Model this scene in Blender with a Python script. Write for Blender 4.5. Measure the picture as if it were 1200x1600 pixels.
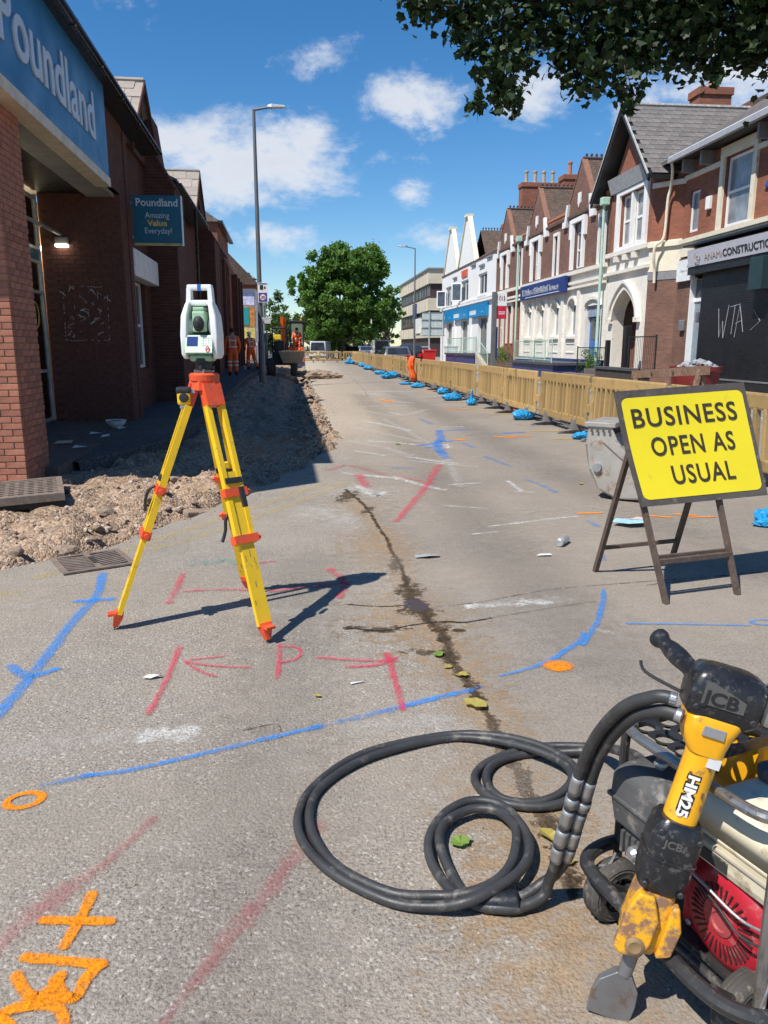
import bpy, bmesh, math, random
import numpy as np
from mathutils import Vector, Matrix, noise as mnoise
R = math.radians
random.seed(7); np.random.seed(7)
scene = bpy.context.scene
for o in list(bpy.data.objects): bpy.data.objects.remove(o)
col = scene.collection

# ------------------------------------------------------------------ camera
EYE = 1.55
cam_d = bpy.data.cameras.new('camera'); cam = bpy.data.objects.new('camera', cam_d); col.objects.link(cam)
cam_d.sensor_fit = 'HORIZONTAL'; cam_d.sensor_width = 36; cam_d.lens = 36
cam_d.clip_start = 0.05; cam_d.clip_end = 3000
cam.location = (0, 0, EYE); cam.rotation_euler = (R(90-12.225), 0, R(-5.813))
scene.camera = cam
# ------------------------------------------------------------------ light
SUN_EL = 55.5; SHX, SHY = .795, .606            # shadows run towards (SHX, SHY)
sun_d = bpy.data.lights.new('sun', 'SUN'); sun_d.energy = 4.6; sun_d.angle = R(.53); sun_d.color = (1, .955, .88)
sun = bpy.data.objects.new('sun', sun_d); col.objects.link(sun)
ce = math.cos(R(SUN_EL)); sdir = Vector((SHX*ce, SHY*ce, -math.sin(R(SUN_EL))))
sun.rotation_euler = sdir.to_track_quat('-Z', 'Y').to_euler(); sun.location = (-20, -15, 40)
vs = scene.view_settings
vs.view_transform = 'Standard'; vs.look = 'None'; vs.gamma = 1; vs.use_curve_mapping = False; vs.exposure = 0.42
scene.cycles.transparent_max_bounces = 24

def sky_world():
    w = bpy.data.worlds.new('World'); scene.world = w; w.use_nodes = True
    nt = w.node_tree; N = nt.nodes; L = nt.links; N.clear()
    def mth(op, a, b=None, c=None, clamp=False):
        n = N.new('ShaderNodeMath'); n.operation = op; n.use_clamp = clamp
        for i, v in enumerate((a, b, c)):
            if v is None: continue
            if isinstance(v, (int, float)): n.inputs[i].default_value = v
            else: L.new(v, n.inputs[i])
        return n.outputs[0]
    out = N.new('ShaderNodeOutputWorld'); bg = N.new('ShaderNodeBackground'); bg.inputs['Strength'].default_value = .088
    L.new(bg.outputs[0], out.inputs[0])
    sky = N.new('ShaderNodeTexSky'); sky.sky_type = 'NISHITA'; sky.sun_disc = False
    sky.sun_elevation = R(SUN_EL); sky.sun_rotation = math.atan2(-SHX, -SHY)
    sky.air_density = 1.0; sky.dust_density = .12; sky.ozone_density = 4.5; sky.altitude = 100
    tc = N.new('ShaderNodeTexCoord'); sep = N.new('ShaderNodeSeparateXYZ'); L.new(tc.outputs['Generated'], sep.inputs[0])
    az = mth('ARCTAN2', sep.outputs[0], sep.outputs[1]); el = mth('ARCSINE', sep.outputs[2])
    comb = N.new('ShaderNodeCombineXYZ'); L.new(az, comb.inputs[0]); L.new(mth('MULTIPLY', el, 1.7), comb.inputs[1])
    def nz(scale, det, rough=.55, dist=0.0):
        n = N.new('ShaderNodeTexNoise'); n.inputs['Scale'].default_value = scale; n.inputs['Detail'].default_value = det
        n.inputs['Roughness'].default_value = rough; n.inputs['Distortion'].default_value = dist
        L.new(comb.outputs[0], n.inputs['Vector']); return n.outputs['Fac']
    n1 = nz(9, 9, .62, .4); n2 = nz(34, 8, .68)
    # cumulus banks: centre azimuth, centre elevation, half width, half height, weight (degrees)
    clouds = [(-3.2, 12.2, 7.4, 2.5, 1.25), (-7.5, 13.2, 4.4, 2.0, 1.0), (0.3, 13.4, 3.0, 2.0, 1.05), (-4.8, 10.6, 4.8, 1.7, 1.0),
              (7.6, 16.0, 3.6, 2.0, 1.05), (15.6, 15.6, 3.0, 2.0, 1.05), (7.4, 10.3, 1.5, .9, .68), (-11.2, 20.2, 1.7, .9, .42),
              (29.0, 16.5, 5.5, 2.4, 1.0), (35, 18.0, 5.5, 3.0, 1.0), (9.5, 7.2, 3.0, .9, .55), (1.5, 18.6, 3.0, 1.2, .46),
              (-2, 7.4, 4.5, 1.2, .6), (22.5, 14.3, 2.6, 1.6, .55), (48, 13, 8, 3, .9), (-28, 16, 8, 3.5, .9), (-50, 24, 9, 4, .8),
              (75, 20, 10, 4, .9), (110, 30, 12, 5, .8), (150, 18, 12, 4, .9), (-100, 20, 12, 4, .9), (-150, 28, 14, 5, .8)]
    acc = None
    for a, e, ra, re, wt in clouds:
        da = mth('MULTIPLY', mth('SUBTRACT', az, R(a)), 1/R(ra)); de = mth('MULTIPLY', mth('SUBTRACT', el, R(e)), 1/R(re))
        d = mth('ADD', mth('POWER', da, 2), mth('POWER', de, 2))
        v = mth('MULTIPLY', mth('SUBTRACT', 1.25, mth('SQRT', d)), wt)
        acc = v if acc is None else mth('MAXIMUM', acc, v)
    acc = mth('MAXIMUM', acc, -.6)
    dens = mth('ADD', mth('MULTIPLY', acc, .62), mth('MULTIPLY', mth('SUBTRACT', n1, .5), 2.0))
    dens = mth('ADD', dens, mth('MULTIPLY', mth('SUBTRACT', n2, .5), .85))
    mr = N.new('ShaderNodeMapRange'); mr.interpolation_type = 'SMOOTHSTEP'; L.new(dens, mr.inputs[0])
    mr.inputs[1].default_value = .02; mr.inputs[2].default_value = .75; mr.inputs[4].default_value = .86
    ccol = N.new('ShaderNodeMapRange'); L.new(dens, ccol.inputs[0]); ccol.inputs[1].default_value = .3; ccol.inputs[2].default_value = 1.1
    ccol.inputs[3].default_value = 7.6; ccol.inputs[4].default_value = 6.9
    cc = N.new('ShaderNodeCombineColor'); L.new(mth('MULTIPLY', ccol.outputs[0], .955), cc.inputs[0]); L.new(mth('MULTIPLY', ccol.outputs[0], .985), cc.inputs[1]); L.new(mth('MULTIPLY', ccol.outputs[0], 1.04), cc.inputs[2])
    hs = N.new('ShaderNodeHueSaturation'); hs.inputs['Saturation'].default_value = 1.28; hs.inputs['Value'].default_value = 1.14; L.new(sky.outputs[0], hs.inputs['Color'])
    mx = N.new('ShaderNodeMix'); mx.data_type = 'RGBA'; L.new(mr.outputs[0], mx.inputs[0]); L.new(hs.outputs[0], mx.inputs[6]); L.new(cc.outputs[0], mx.inputs[7])
    L.new(mx.outputs[2], bg.inputs['Color'])
sky_world()
# ------------------------------------------------------------------ helpers: materials
MATS = {}
def newmat(name):
    m = bpy.data.materials.new(name); m.use_nodes = True; nt = m.node_tree; nt.nodes.clear()
    out = nt.nodes.new('ShaderNodeOutputMaterial'); p = nt.nodes.new('ShaderNodeBsdfPrincipled'); nt.links.new(p.outputs[0], out.inputs[0])
    return m, nt, p, out
def nd(nt, typ, **kw):
    n = nt.nodes.new(typ)
    for k, v in kw.items():
        if k in n.inputs: n.inputs[k].default_value = v
        else: setattr(n, k, v)
    return n
def mixc(nt, fac, a, b, mode='MIX'):
    n = nt.nodes.new('ShaderNodeMix'); n.data_type = 'RGBA'; n.blend_type = mode
    for i, v in ((0, fac), (6, a), (7, b)):
        if isinstance(v, (int, float)): n.inputs[i].default_value = v
        elif isinstance(v, (tuple, list)): n.inputs[i].default_value = (*v, 1) if len(v) == 3 else v
        else: nt.links.new(v, n.inputs[i])
    return n.outputs[2]
def mathn(nt, op, a, b=None, clamp=False):
    n = nt.nodes.new('ShaderNodeMath'); n.operation = op; n.use_clamp = clamp
    for i, v in enumerate((a, b)):
        if v is None: continue
        if isinstance(v, (int, float)): n.inputs[i].default_value = v
        else: nt.links.new(v, n.inputs[i])
    return n.outputs[0]
def maprange(nt, v, a, b, c=0., d=1., smooth=False):
    n = nt.nodes.new('ShaderNodeMapRange'); n.interpolation_type = 'SMOOTHSTEP' if smooth else 'LINEAR'
    nt.links.new(v, n.inputs[0])
    for i, x in zip((1, 2, 3, 4), (a, b, c, d)): n.inputs[i].default_value = x
    return n.outputs[0]
def noisef(nt, vec, scale, det=4, rough=.55, dist=0.):
    n = nd(nt, 'ShaderNodeTexNoise', Scale=scale, Detail=det, Roughness=rough, Distortion=dist)
    if vec is not None: nt.links.new(vec, n.inputs['Vector'])
    return n.outputs['Fac']
def bumpn(nt, p, height, strength, dist, prev=None):
    b = nd(nt, 'ShaderNodeBump', Strength=strength, Distance=dist); nt.links.new(height, b.inputs['Height'])
    if prev is not None: nt.links.new(prev, b.inputs['Normal'])
    nt.links.new(b.outputs[0], p.inputs['Normal']); return b.outputs[0]
def M(name, c, rough=.75, metal=0., var=.18, scale=6., bump=0., bscale=60., c2=None, amt=.5, rand=0., spec=.5, coat=0., trans=0.):
    """weathered plain material: colour c with blotches towards c2, optional fine relief"""
    if name in MATS: return MATS[name]
    m, nt, p, out = newmat(name); tc = nd(nt, 'ShaderNodeTexCoord'); v = tc.outputs['Object']
    f = maprange(nt, noisef(nt, v, scale, 4, .62), .3, .7)
    lo = tuple(x*(1-var) for x in c); hi = tuple(min(1, x*(1+var)) for x in c)
    cc = mixc(nt, f, lo, hi)
    if c2 is not None:
        f2 = maprange(nt, noisef(nt, v, scale*2.3, 5, .68), .5-.0+(.5-amt)*.35, .62+(.5-amt)*.35)
        cc = mixc(nt, f2, cc, c2)
    if rand:
        oi = nd(nt, 'ShaderNodeObjectInfo'); k = maprange(nt, oi.outputs['Random'], 0, 1, 1-rand, 1+rand)
        cc = mixc(nt, 1.0, cc, mixc(nt, 0.0, (1, 1, 1), (1, 1, 1)), 'MULTIPLY') if False else cc
        vm = nd(nt, 'ShaderNodeVectorMath', operation='SCALE'); nt.links.new(cc, vm.inputs[0]); nt.links.new(k, vm.inputs['Scale']); cc = vm.outputs[0]
    nt.links.new(cc, p.inputs['Base Color'])
    r = maprange(nt, noisef(nt, v, scale*3, 2), .3, .7, max(.02, rough-.09), min(1, rough+.09)); nt.links.new(r, p.inputs['Roughness'])
    p.inputs['Metallic'].default_value = metal; p.inputs['Specular IOR Level'].default_value = spec
    p.inputs['Coat Weight'].default_value = coat; p.inputs['Transmission Weight'].default_value = trans
    if bump: bumpn(nt, p, noisef(nt, v, bscale, 3, .6), bump, .01)
    MATS[name] = m; return m
def glow(name, c, s):
    if name in MATS: return MATS[name]
    m, nt, p, out = newmat(name); p.inputs['Base Color'].default_value = (*c, 1); p.inputs['Emission Color'].default_value = (*c, 1); p.inputs['Emission Strength'].default_value = s
    MATS[name] = m; return m
def brickmat(name, c1, c2, mortar, bw=.225, bh=.075, ms=.012, soot=.25, bump=.5, relief=True):
    if name in MATS: return MATS[name]
    m, nt, p, out = newmat(name); tc = nd(nt, 'ShaderNodeTexCoord'); uv = tc.outputs['UV']; ob = tc.outputs['Object']
    b = nd(nt, 'ShaderNodeTexBrick'); nt.links.new(uv, b.inputs['Vector'])
    b.inputs['Scale'].default_value = 1; b.inputs['Brick Width'].default_value = bw; b.inputs['Row Height'].default_value = bh
    b.inputs['Mortar Size'].default_value = ms*.5; b.inputs['Mortar Smooth'].default_value = .25; b.inputs['Bias'].default_value = 0
    b.inputs['Color1'].default_value = (*c1, 1); b.inputs['Color2'].default_value = (*c2, 1); b.inputs['Mortar'].default_value = (*mortar, 1)
    f = maprange(nt, noisef(nt, ob, 1.1, 6, .65), .38, .7); cc = mixc(nt, mathn(nt, 'MULTIPLY', f, soot), b.outputs['Color'], (.05, .035, .03))
    f3 = maprange(nt, noisef(nt, ob, 38, 4, .7), .3, .72, .78, 1.18); vm = nd(nt, 'ShaderNodeVectorMath', operation='SCALE'); nt.links.new(cc, vm.inputs[0]); nt.links.new(f3, vm.inputs['Scale'])
    nt.links.new(vm.outputs[0], p.inputs['Base Color']); p.inputs['Roughness'].default_value = .9; p.inputs['Specular IOR Level'].default_value = .25
    h = mathn(nt, 'ADD', mathn(nt, 'MULTIPLY', b.outputs['Fac'], -1.), mathn(nt, 'MULTIPLY', noisef(nt, ob, 55, 4), .5))
    bumpn(nt, p, h, bump, .008)
    MATS[name] = m; return m
def tilemat(name, c1, c2, tw=.18, th=.14):
    return brickmat(name, c1, c2, tuple(x*.35 for x in c1), tw, th, .018, .3, .9)
def glassmat(name, c=(.03, .04, .05), rough=.06, dirty=.2):
    if name in MATS: return MATS[name]
    m, nt, p, out = newmat(name); tc = nd(nt, 'ShaderNodeTexCoord'); v = tc.outputs['Object']
    cc = mixc(nt, maprange(nt, noisef(nt, v, 1.7, 4), .35, .7), c, tuple(min(1, x*2.2+.02) for x in c)); nt.links.new(cc, p.inputs['Base Color'])
    r = maprange(nt, noisef(nt, v, 9, 4), .3, .8, rough, rough+dirty); nt.links.new(r, p.inputs['Roughness']); p.inputs['Specular IOR Level'].default_value = .8
    bumpn(nt, p, noisef(nt, v, 2.2, 1), .05, .02)
    MATS[name] = m; return m
def clearglass(name, tint=(.85, .92, .92), a=.25):
    if name in MATS: return MATS[name]
    m, nt, p, out = newmat(name); nt.nodes.remove(p)
    t = nd(nt, 'ShaderNodeBsdfTransparent'); t.inputs[0].default_value = (*tint, 1); g_ = nd(nt, 'ShaderNodeBsdfGlossy', Roughness=.04); g_.inputs[0].default_value = (1, 1, 1, 1)
    fr = nd(nt, 'ShaderNodeFresnel', IOR=1.5); mx = nd(nt, 'ShaderNodeMixShader')
    k = mathn(nt, 'ADD', fr.outputs[0], a*.3, True); nt.links.new(k, mx.inputs[0]); nt.links.new(t.outputs[0], mx.inputs[1]); nt.links.new(g_.outputs[0], mx.inputs[2]); nt.links.new(mx.outputs[0], out.inputs[0])
    MATS[name] = m; return m
def leafmat(name, c, c2, tr=.35):
    if name in MATS: return MATS[name]
    m, nt, p, out = newmat(name); geo = nd(nt, 'ShaderNodeNewGeometry')
    oi = geo.outputs['Random Per Island']; cc = mixc(nt, oi, c, c2)
    nt.links.new(cc, p.inputs['Base Color']); p.inputs['Roughness'].default_value = .55; p.inputs['Specular IOR Level'].default_value = .35
    t = nd(nt, 'ShaderNodeBsdfTranslucent'); sc = mixc(nt, 1.0, cc, (1.5, 1.7, .55), 'MULTIPLY'); nt.links.new(sc, t.inputs[0])
    mx = nd(nt, 'ShaderNodeMixShader'); mx.inputs[0].default_value = tr; nt.links.new(p.outputs[0], mx.inputs[1]); nt.links.new(t.outputs[0], mx.inputs[2]); nt.links.new(mx.outputs[0], out.inputs[0])
    MATS[name] = m; return m

# ------------------------------------------------------------------ helpers: meshes
class MB:
    def __init__(s): s.v = []; s.f = []; s.uv = {}
    def add(s, vs, fs):
        n = len(s.v); s.v += [tuple(map(float, q)) for q in vs]; s.f += [tuple(i+n for i in f) for f in fs]; return s
    def box(s, x0, y0, z0, x1, y1, z1):
        x0, x1 = min(x0, x1), max(x0, x1); y0, y1 = min(y0, y1), max(y0, y1); z0, z1 = min(z0, z1), max(z0, z1)
        return s.add([(x0,y0,z0),(x1,y0,z0),(x1,y1,z0),(x0,y1,z0),(x0,y0,z1),(x1,y0,z1),(x1,y1,z1),(x0,y1,z1)],
                     [(3,2,1,0),(4,5,6,7),(0,1,5,4),(1,2,6,5),(2,3,7,6),(3,0,4,7)])
    def bbox(s, x0, y0, z0, x1, y1, z1, b=.01):
        """box with chamfered edges"""
        x0, x1 = min(x0, x1), max(x0, x1); y0, y1 = min(y0, y1), max(y0, y1); z0, z1 = min(z0, z1), max(z0, z1)
        b = min(b, (x1-x0)*.45, (y1-y0)*.45, (z1-z0)*.45)
        bm = bmesh.new(); bmesh.ops.create_cube(bm, size=1)
        for q in bm.verts: q.co = ((x0+x1)/2+q.co.x*(x1-x0), (y0+y1)/2+q.co.y*(y1-y0), (z0+z1)/2+q.co.z*(z1-z0))
        bmesh.ops.bevel(bm, geom=list(bm.edges), offset=b, segments=2, profile=.6, affect='EDGES')
        bm.verts.index_update(); s.add([q.co[:] for q in bm.verts], [[q.index for q in f.verts] for f in bm.faces]); bm.free(); return s
    def obox(s, c, ax, ay, az, sx, sy, sz):
        c = Vector(c); ax = Vector(ax).normalized()*sx/2; ay = Vector(ay).normalized()*sy/2; az = Vector(az).normalized()*sz/2
        q = [c+i*ax+j*ay+k*az for k in (-1, 1) for i, j in ((-1,-1),(1,-1),(1,1),(-1,1))]
        return s.add([x[:] for x in q], [(3,2,1,0),(4,5,6,7),(0,1,5,4),(1,2,6,5),(2,3,7,6),(3,0,4,7)])
    def prism(s, poly, ext):
        """poly: list of 3-D points, ext: extrusion vector"""
        n = len(poly); a = [Vector(q) for q in poly]; e = Vector(ext)
        fs = [tuple(range(n)), tuple(range(2*n-1, n-1, -1))]+[((i+1) % n, i, n+i, n+(i+1) % n) for i in range(n)]
        return s.add([q[:] for q in a]+[(q+e)[:] for q in a], fs)
    def quad(s, a, b, c, d): return s.add([a, b, c, d], [(0, 1, 2, 3)])
    def cyl(s, p0, p1, r0, r1=None, n=14, caps=True):
        r1 = r0 if r1 is None else r1; p0 = Vector(p0); p1 = Vector(p1); d = (p1-p0).normalized()
        u = d.orthogonal().normalized(); w = d.cross(u); vs = []
        for p, r in ((p0, r0), (p1, r1)):
            for i in range(n): t = 2*math.pi*i/n; vs.append((p+r*(math.cos(t)*u+math.sin(t)*w))[:])
        fs = [(i, (i+1) % n, n+(i+1) % n, n+i) for i in range(n)]
        if caps: fs += [tuple(range(n-1, -1, -1)), tuple(range(n, 2*n))]
        return s.add(vs, fs)
    def tube(s, pts, r, n=8, closed=False, flat=None):
        P = [Vector(q) for q in pts]; k = len(P); rs = r if isinstance(r, (list, tuple)) else [r]*k; vs = []; prev = None
        for i, p in enumerate(P):
            a = P[(i-1) % k] if (closed or i) else p; b = P[(i+1) % k] if (closed or i < k-1) else p
            d = (b-a).normalized()
            if prev is None: u = d.orthogonal().normalized()
            else:
                u = (prev-prev.dot(d)*d)
                u = u.normalized() if u.length > 1e-6 else d.orthogonal().normalized()
            prev = u; w = d.cross(u)
            for j in range(n): t = 2*math.pi*j/n; vs.append((p+rs[i]*(math.cos(t)*u+math.sin(t)*w))[:])
        fs = []
        for i in range(k if closed else k-1):
            for j in range(n): fs.append((i*n+j, i*n+(j+1) % n, ((i+1) % k)*n+(j+1) % n, ((i+1) % k)*n+j))
        if not closed: fs += [tuple(range(n-1, -1, -1)), tuple(range((k-1)*n, k*n))]
        return s.add(vs, fs)
    def lathe(s, o, axis, prof, n=18, caps=True):
        """prof: list of (distance along axis, radius)"""
        o = Vector(o); d = Vector(axis).normalized(); u = d.orthogonal().normalized(); w = d.cross(u); vs = []
        for t, r in prof:
            for j in range(n): a = 2*math.pi*j/n; vs.append((o+d*t+max(r, 1e-4)*(math.cos(a)*u+math.sin(a)*w))[:])
        fs = [(i*n+j, i*n+(j+1) % n, (i+1)*n+(j+1) % n, (i+1)*n+j) for i in range(len(prof)-1) for j in range(n)]
        if caps: fs += [tuple(range(n-1, -1, -1)), tuple(range((len(prof)-1)*n, len(prof)*n))]
        else: k = (len(prof)-1)*n; fs += [(k+j, k+(j+1) % n, (j+1) % n, j) for j in range(n)]
        return s.add(vs, fs)
    def loft(s, rings, caps=True):
        n = len(rings[0]); vs = [tuple(q) for r in rings for q in r]
        fs = [(i*n+j, i*n+(j+1) % n, (i+1)*n+(j+1) % n, (i+1)*n+j) for i in range(len(rings)-1) for j in range(n)]
        if caps: fs += [tuple(range(n-1, -1, -1)), tuple(range((len(rings)-1)*n, len(rings)*n))]
        return s.add(vs, fs)
    def xform(s, m): s.v = [(m @ Vector(q))[:] for q in s.v]; return s
    def mesh(s, name, mat, smooth=False):
        me = bpy.data.meshes.new(name); me.from_pydata(s.v, [], s.f); me.validate(); 
        bm = bmesh.new(); bm.from_mesh(me); bmesh.ops.recalc_face_normals(bm, faces=bm.faces)
        uvl = bm.loops.layers.uv.new('UVMap')
        for f in bm.faces:
            n = f.normal; ax = max(range(3), key=lambda i: abs(n[i]))
            f.smooth = smooth
            for l in f.loops:
                c = l.vert.co
                if ax == 2: l[uvl].uv = (c.x, c.y)
                else:
                    h = math.hypot(n.x, n.y); tx, ty = (-n.y/h, n.x/h) if h > 1e-6 else (1, 0)
                    if abs(n.z) > .15: sl = c.z/max(.3, math.sqrt(max(1e-6, 1-n.z*n.z)))
                    else: sl = c.z
                    l[uvl].uv = ((c.x*tx+c.y*ty)*(1 if (tx+ty) > 0 else -1), sl)
        bm.to_mesh(me); bm.free(); me.materials.append(mat); return me
    def build(s, name, mat, parent=None, smooth=False, **props):
        o = bpy.data.objects.new(name, s.mesh(name, mat, smooth)); col.objects.link(o)
        if parent is not None: o.parent = parent
        for k, v in props.items(): o[k] = v
        if smooth == 'auto' or smooth: pass
        return o
def smooth_by_angle(o, ang=35):
    me = o.data
    bm = bmesh.new(); bm.from_mesh(me)
    for f in bm.faces: f.smooth = True
    for e in bm.edges:
        if len(e.link_faces) == 2 and e.calc_face_angle(0) > R(ang): e.smooth = False
    bm.to_mesh(me); bm.free(); return o
def tag(o, label=None, cat=None, group=None, kind=None):
    if label: o['label'] = label
    if cat: o['category'] = cat
    if group: o['group'] = group
    if kind: o['kind'] = kind
    return o
def thing(name, label, cat, group=None, loc=(0, 0, 0), rz=0):
    o = bpy.data.objects.new(name, None); col.objects.link(o); o.empty_display_size = .2; o.location = loc; o.rotation_euler = (0, 0, rz)
    return tag(o, label, cat, group)
def turn(root, ang, px_, py_):
    """swing a placed thing about a vertical axis"""
    v = Vector((root.location.x-px_, root.location.y-py_, 0)); v.rotate(Matrix.Rotation(ang, 3, 'Z')); root.location = (px_+v.x, py_+v.y, root.location.z); root.rotation_euler.z += ang
def rebase(root):
    """move the root Empty to the base of what was built round the origin"""
    mn = Vector((1e9,)*3); mx = Vector((-1e9,)*3)
    def walk(o):
        if o.type == 'MESH':
            for q in o.data.vertices:
                for i in range(3): mn[i] = min(mn[i], q.co[i]); mx[i] = max(mx[i], q.co[i])
        for c in o.children: 
            if c.get('norb') is None: walk(c)
    walk(root); b = Vector(((mn.x+mx.x)/2, (mn.y+mx.y)/2, mn.z)); root.location = b
    for c in root.children: c.location = c.location-b
    return root
KIDS = {}
def copy_tree(o, parent=None):
    c = o.copy(); col.objects.link(c); c.parent = parent
    for ch in o.children: copy_tree(ch, c)
    return c
def textmesh(body, size, mat, parent, origin, xdir, ydir, extrude=.004, offset=0., name='lettering', align='LEFT', spacing=1.0, width=None):
    cu = bpy.data.curves.new(name, 'FONT'); cu.body = body; cu.size = size; cu.extrude = extrude; cu.offset = offset; cu.align_x = align; cu.space_character = spacing
    cu.resolution_u = 4
    t = bpy.data.objects.new(name+'_tmp', cu); col.objects.link(t); dg = bpy.context.evaluated_depsgraph_get(); dg.update()
    me = bpy.data.meshes.new_from_object(t.evaluated_get(dg)); bpy.data.objects.remove(t)
    me.name = name; me.materials.clear(); me.materials.append(mat)
    x = Vector(xdir).normalized(); y = Vector(ydir).normalized(); z = x.cross(y)
    sx = 1.
    if width:
        xs = [q.co.x for q in me.vertices]; sx = width/(max(xs)-min(xs)) if xs else 1.
    mt = Matrix(((x.x*sx, y.x, z.x, origin[0]), (x.y*sx, y.y, z.y, origin[1]), (x.z*sx, y.z, z.z, origin[2]), (0, 0, 0, 1)))
    me.transform(mt); o = bpy.data.objects.new(name, me); col.objects.link(o); o.parent = parent; return o

# photograph pixel (1200 x 1600) -> real place on the ground, used to lay things out
_P = R(12.225); _cp, _sp = math.cos(_P), math.sin(_P); _cy, _sy = math.cos(R(5.813)), math.sin(R(5.813))
def ray(x, y):
    a = (x-600)/1200; b = -(y-800)/1200; f = _cp+_sp*b; u = b*_cp-_sp
    return (a*_cy+f*_sy, f*_cy-a*_sy, u)
def gp(x, y, z=0.):
    d = ray(x, y); t = (z-EYE)/d[2]; return Vector((d[0]*t, d[1]*t, z))
def catmull(P, n=6, closed=False):
    P = [Vector(q) for q in P]; out = []; k = len(P)
    for i in range(k if closed else k-1):
        a, b, c, d = (P[(i-1) % k] if (closed or i) else P[i]), P[i], P[(i+1) % k], (P[(i+2) % k] if (closed or i+2 < k) else P[(i+1) % k])
        for j in range(n):
            t = j/n; out.append(.5*((2*b)+(c-a)*t+(2*a-5*b+4*c-d)*t*t+(3*b-a-3*c+d)*t**3))
    if not closed: out.append(P[-1])
    return out

# facade frame: u along the wall, v up, w outwards
class Fr:
    def __init__(s, o, u, w): s.o = Vector(o); s.u = Vector(u).normalized(); s.w = Vector(w).normalized()
    def p(s, u, v, w=0): return (s.o+s.u*u+Vector((0, 0, v))+s.w*w)[:]
    def box(s, mb, u0, v0, w0, u1, v1, w1):
        return mb.prism([s.p(u0, v0, w0), s.p(u1, v0, w0), s.p(u1, v1, w0), s.p(u0, v1, w0)], s.w*(w1-w0))
    def poly(s, mb, uv, w0, w1): return mb.prism([s.p(a, b, w0) for a, b in uv], s.w*(w1-w0))
    def wall(s, mb, u0, u1, v0, v1, holes=(), t=.25, w=0.):
        us = sorted({u0, u1, *[min(max(h[i], u0), u1) for h in holes for i in (0, 1)]}); vs_ = sorted({v0, v1, *[min(max(h[i], v0), v1) for h in holes for i in (2, 3)]})
        def fill(i, j):
            if i < 0 or j < 0 or i >= len(us)-1 or j >= len(vs_)-1: return False
            a = (us[i]+us[i+1])/2; b = (vs_[j]+vs_[j+1])/2
            return not any(h[0] < a < h[1] and h[2] < b < h[3] for h in holes)
        for i in range(len(us)-1):
            for j in range(len(vs_)-1):
                if not fill(i, j): continue
                a, b, c, d = us[i], us[i+1], vs_[j], vs_[j+1]
                mb.quad(s.p(a, c, w), s.p(b, c, w), s.p(b, d, w), s.p(a, d, w)); mb.quad(s.p(a, c, w-t), s.p(a, d, w-t), s.p(b, d, w-t), s.p(b, c, w-t))
                if not fill(i-1, j): mb.quad(s.p(a, c, w), s.p(a, d, w), s.p(a, d, w-t), s.p(a, c, w-t))
                if not fill(i+1, j): mb.quad(s.p(b, c, w-t), s.p(b, d, w-t), s.p(b, d, w), s.p(b, c, w))
                if not fill(i, j-1): mb.quad(s.p(a, c, w-t), s.p(b, c, w-t), s.p(b, c, w), s.p(a, c, w))
                if not fill(i, j+1): mb.quad(s.p(a, d, w), s.p(b, d, w), s.p(b, d, w-t), s.p(a, d, w-t))
        return mb
    def window(s, parent, u0, u1, v0, v1, fmat, gmat, w=-.12, nu=1, nv=2, ft=.07, fd=.07, sill=None, smat=None, name='window'):
        mb = MB()
        s.box(mb, u0, v0, w-fd, u0+ft, v1, w); s.box(mb, u1-ft, v0, w-fd, u1, v1, w)
        s.box(mb, u0+ft, v0, w-fd, u1-ft, v0+ft, w); s.box(mb, u0+ft, v1-ft, w-fd, u1-ft, v1, w)
        du = (u1-u0)/nu; dv = (v1-v0)/nv
        for i in range(1, nu): s.box(mb, u0+i*du-ft*.45, v0+ft, w-fd, u0+i*du+ft*.45, v1-ft, w-.004)
        for j in range(1, nv): s.box(mb, u0+ft, v0+j*dv-ft*.45, w-fd, u1-ft, v0+j*dv+ft*.45, w-.008)
        o = mb.build(name, fmat, parent)
        for i in range(nu):
            for j in range(nv):
                g_ = MB(); s.box(g_, u0+i*du+ft*.5, v0+j*dv+ft*.5, w-fd*.75, u0+(i+1)*du-ft*.5, v0+(j+1)*dv-ft*.5, w-fd*.55); g_.build('pane', gmat, o)
        if sill:
            m2 = MB(); s.box(m2, u0-sill, v0-.14, w-.05, u1+sill, v0-.003, .09); m2.build('sill', smat or fmat, o)
        return o
def P(mbfun, name, mat, parent, **k):
    mb = MB(); mbfun(mb); return mb.build(name, mat, parent, **k)
# ------------------------------------------------------------------ ground, road, dig, footways
def sstep(a, b, x):
    t = min(1, max(0, (x-a)/(b-a))); return t*t*(3-2*t)
EDGE = [(-40, -14), (2.6, -14), (3.2, -6.5), (4.2, -4), (5.48, -2.18), (6.0, -1.62), (7.3, -.95), (8.5, -.55), (10.2, 0), (11.4, .32), (12.3, .52), (13.5, .62), (15.5, .5), (17.4, .47), (25, .42), (35, .25), (60, .1), (62, -3.0), (400, -3.0)]
def edge(y):
    for (y0, x0), (y1, x1) in zip(EDGE, EDGE[1:]):
        if y <= y1: return x0+(x1-x0)*(y-y0)/(y1-y0)
    return EDGE[-1][1]
def fbm(x, y, s, o=4): return mnoise.fractal(Vector((x*s, y*s, 3.7)), 1.0, 2.0, o)
def jag(y): return (.12*fbm(3.1, y, 1.3, 3)+.05*fbm(9.3, y, 6, 3)) if 3.1 < y < 60 else 0
def rise(y): return .36*sstep(15, 31, y)
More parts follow.
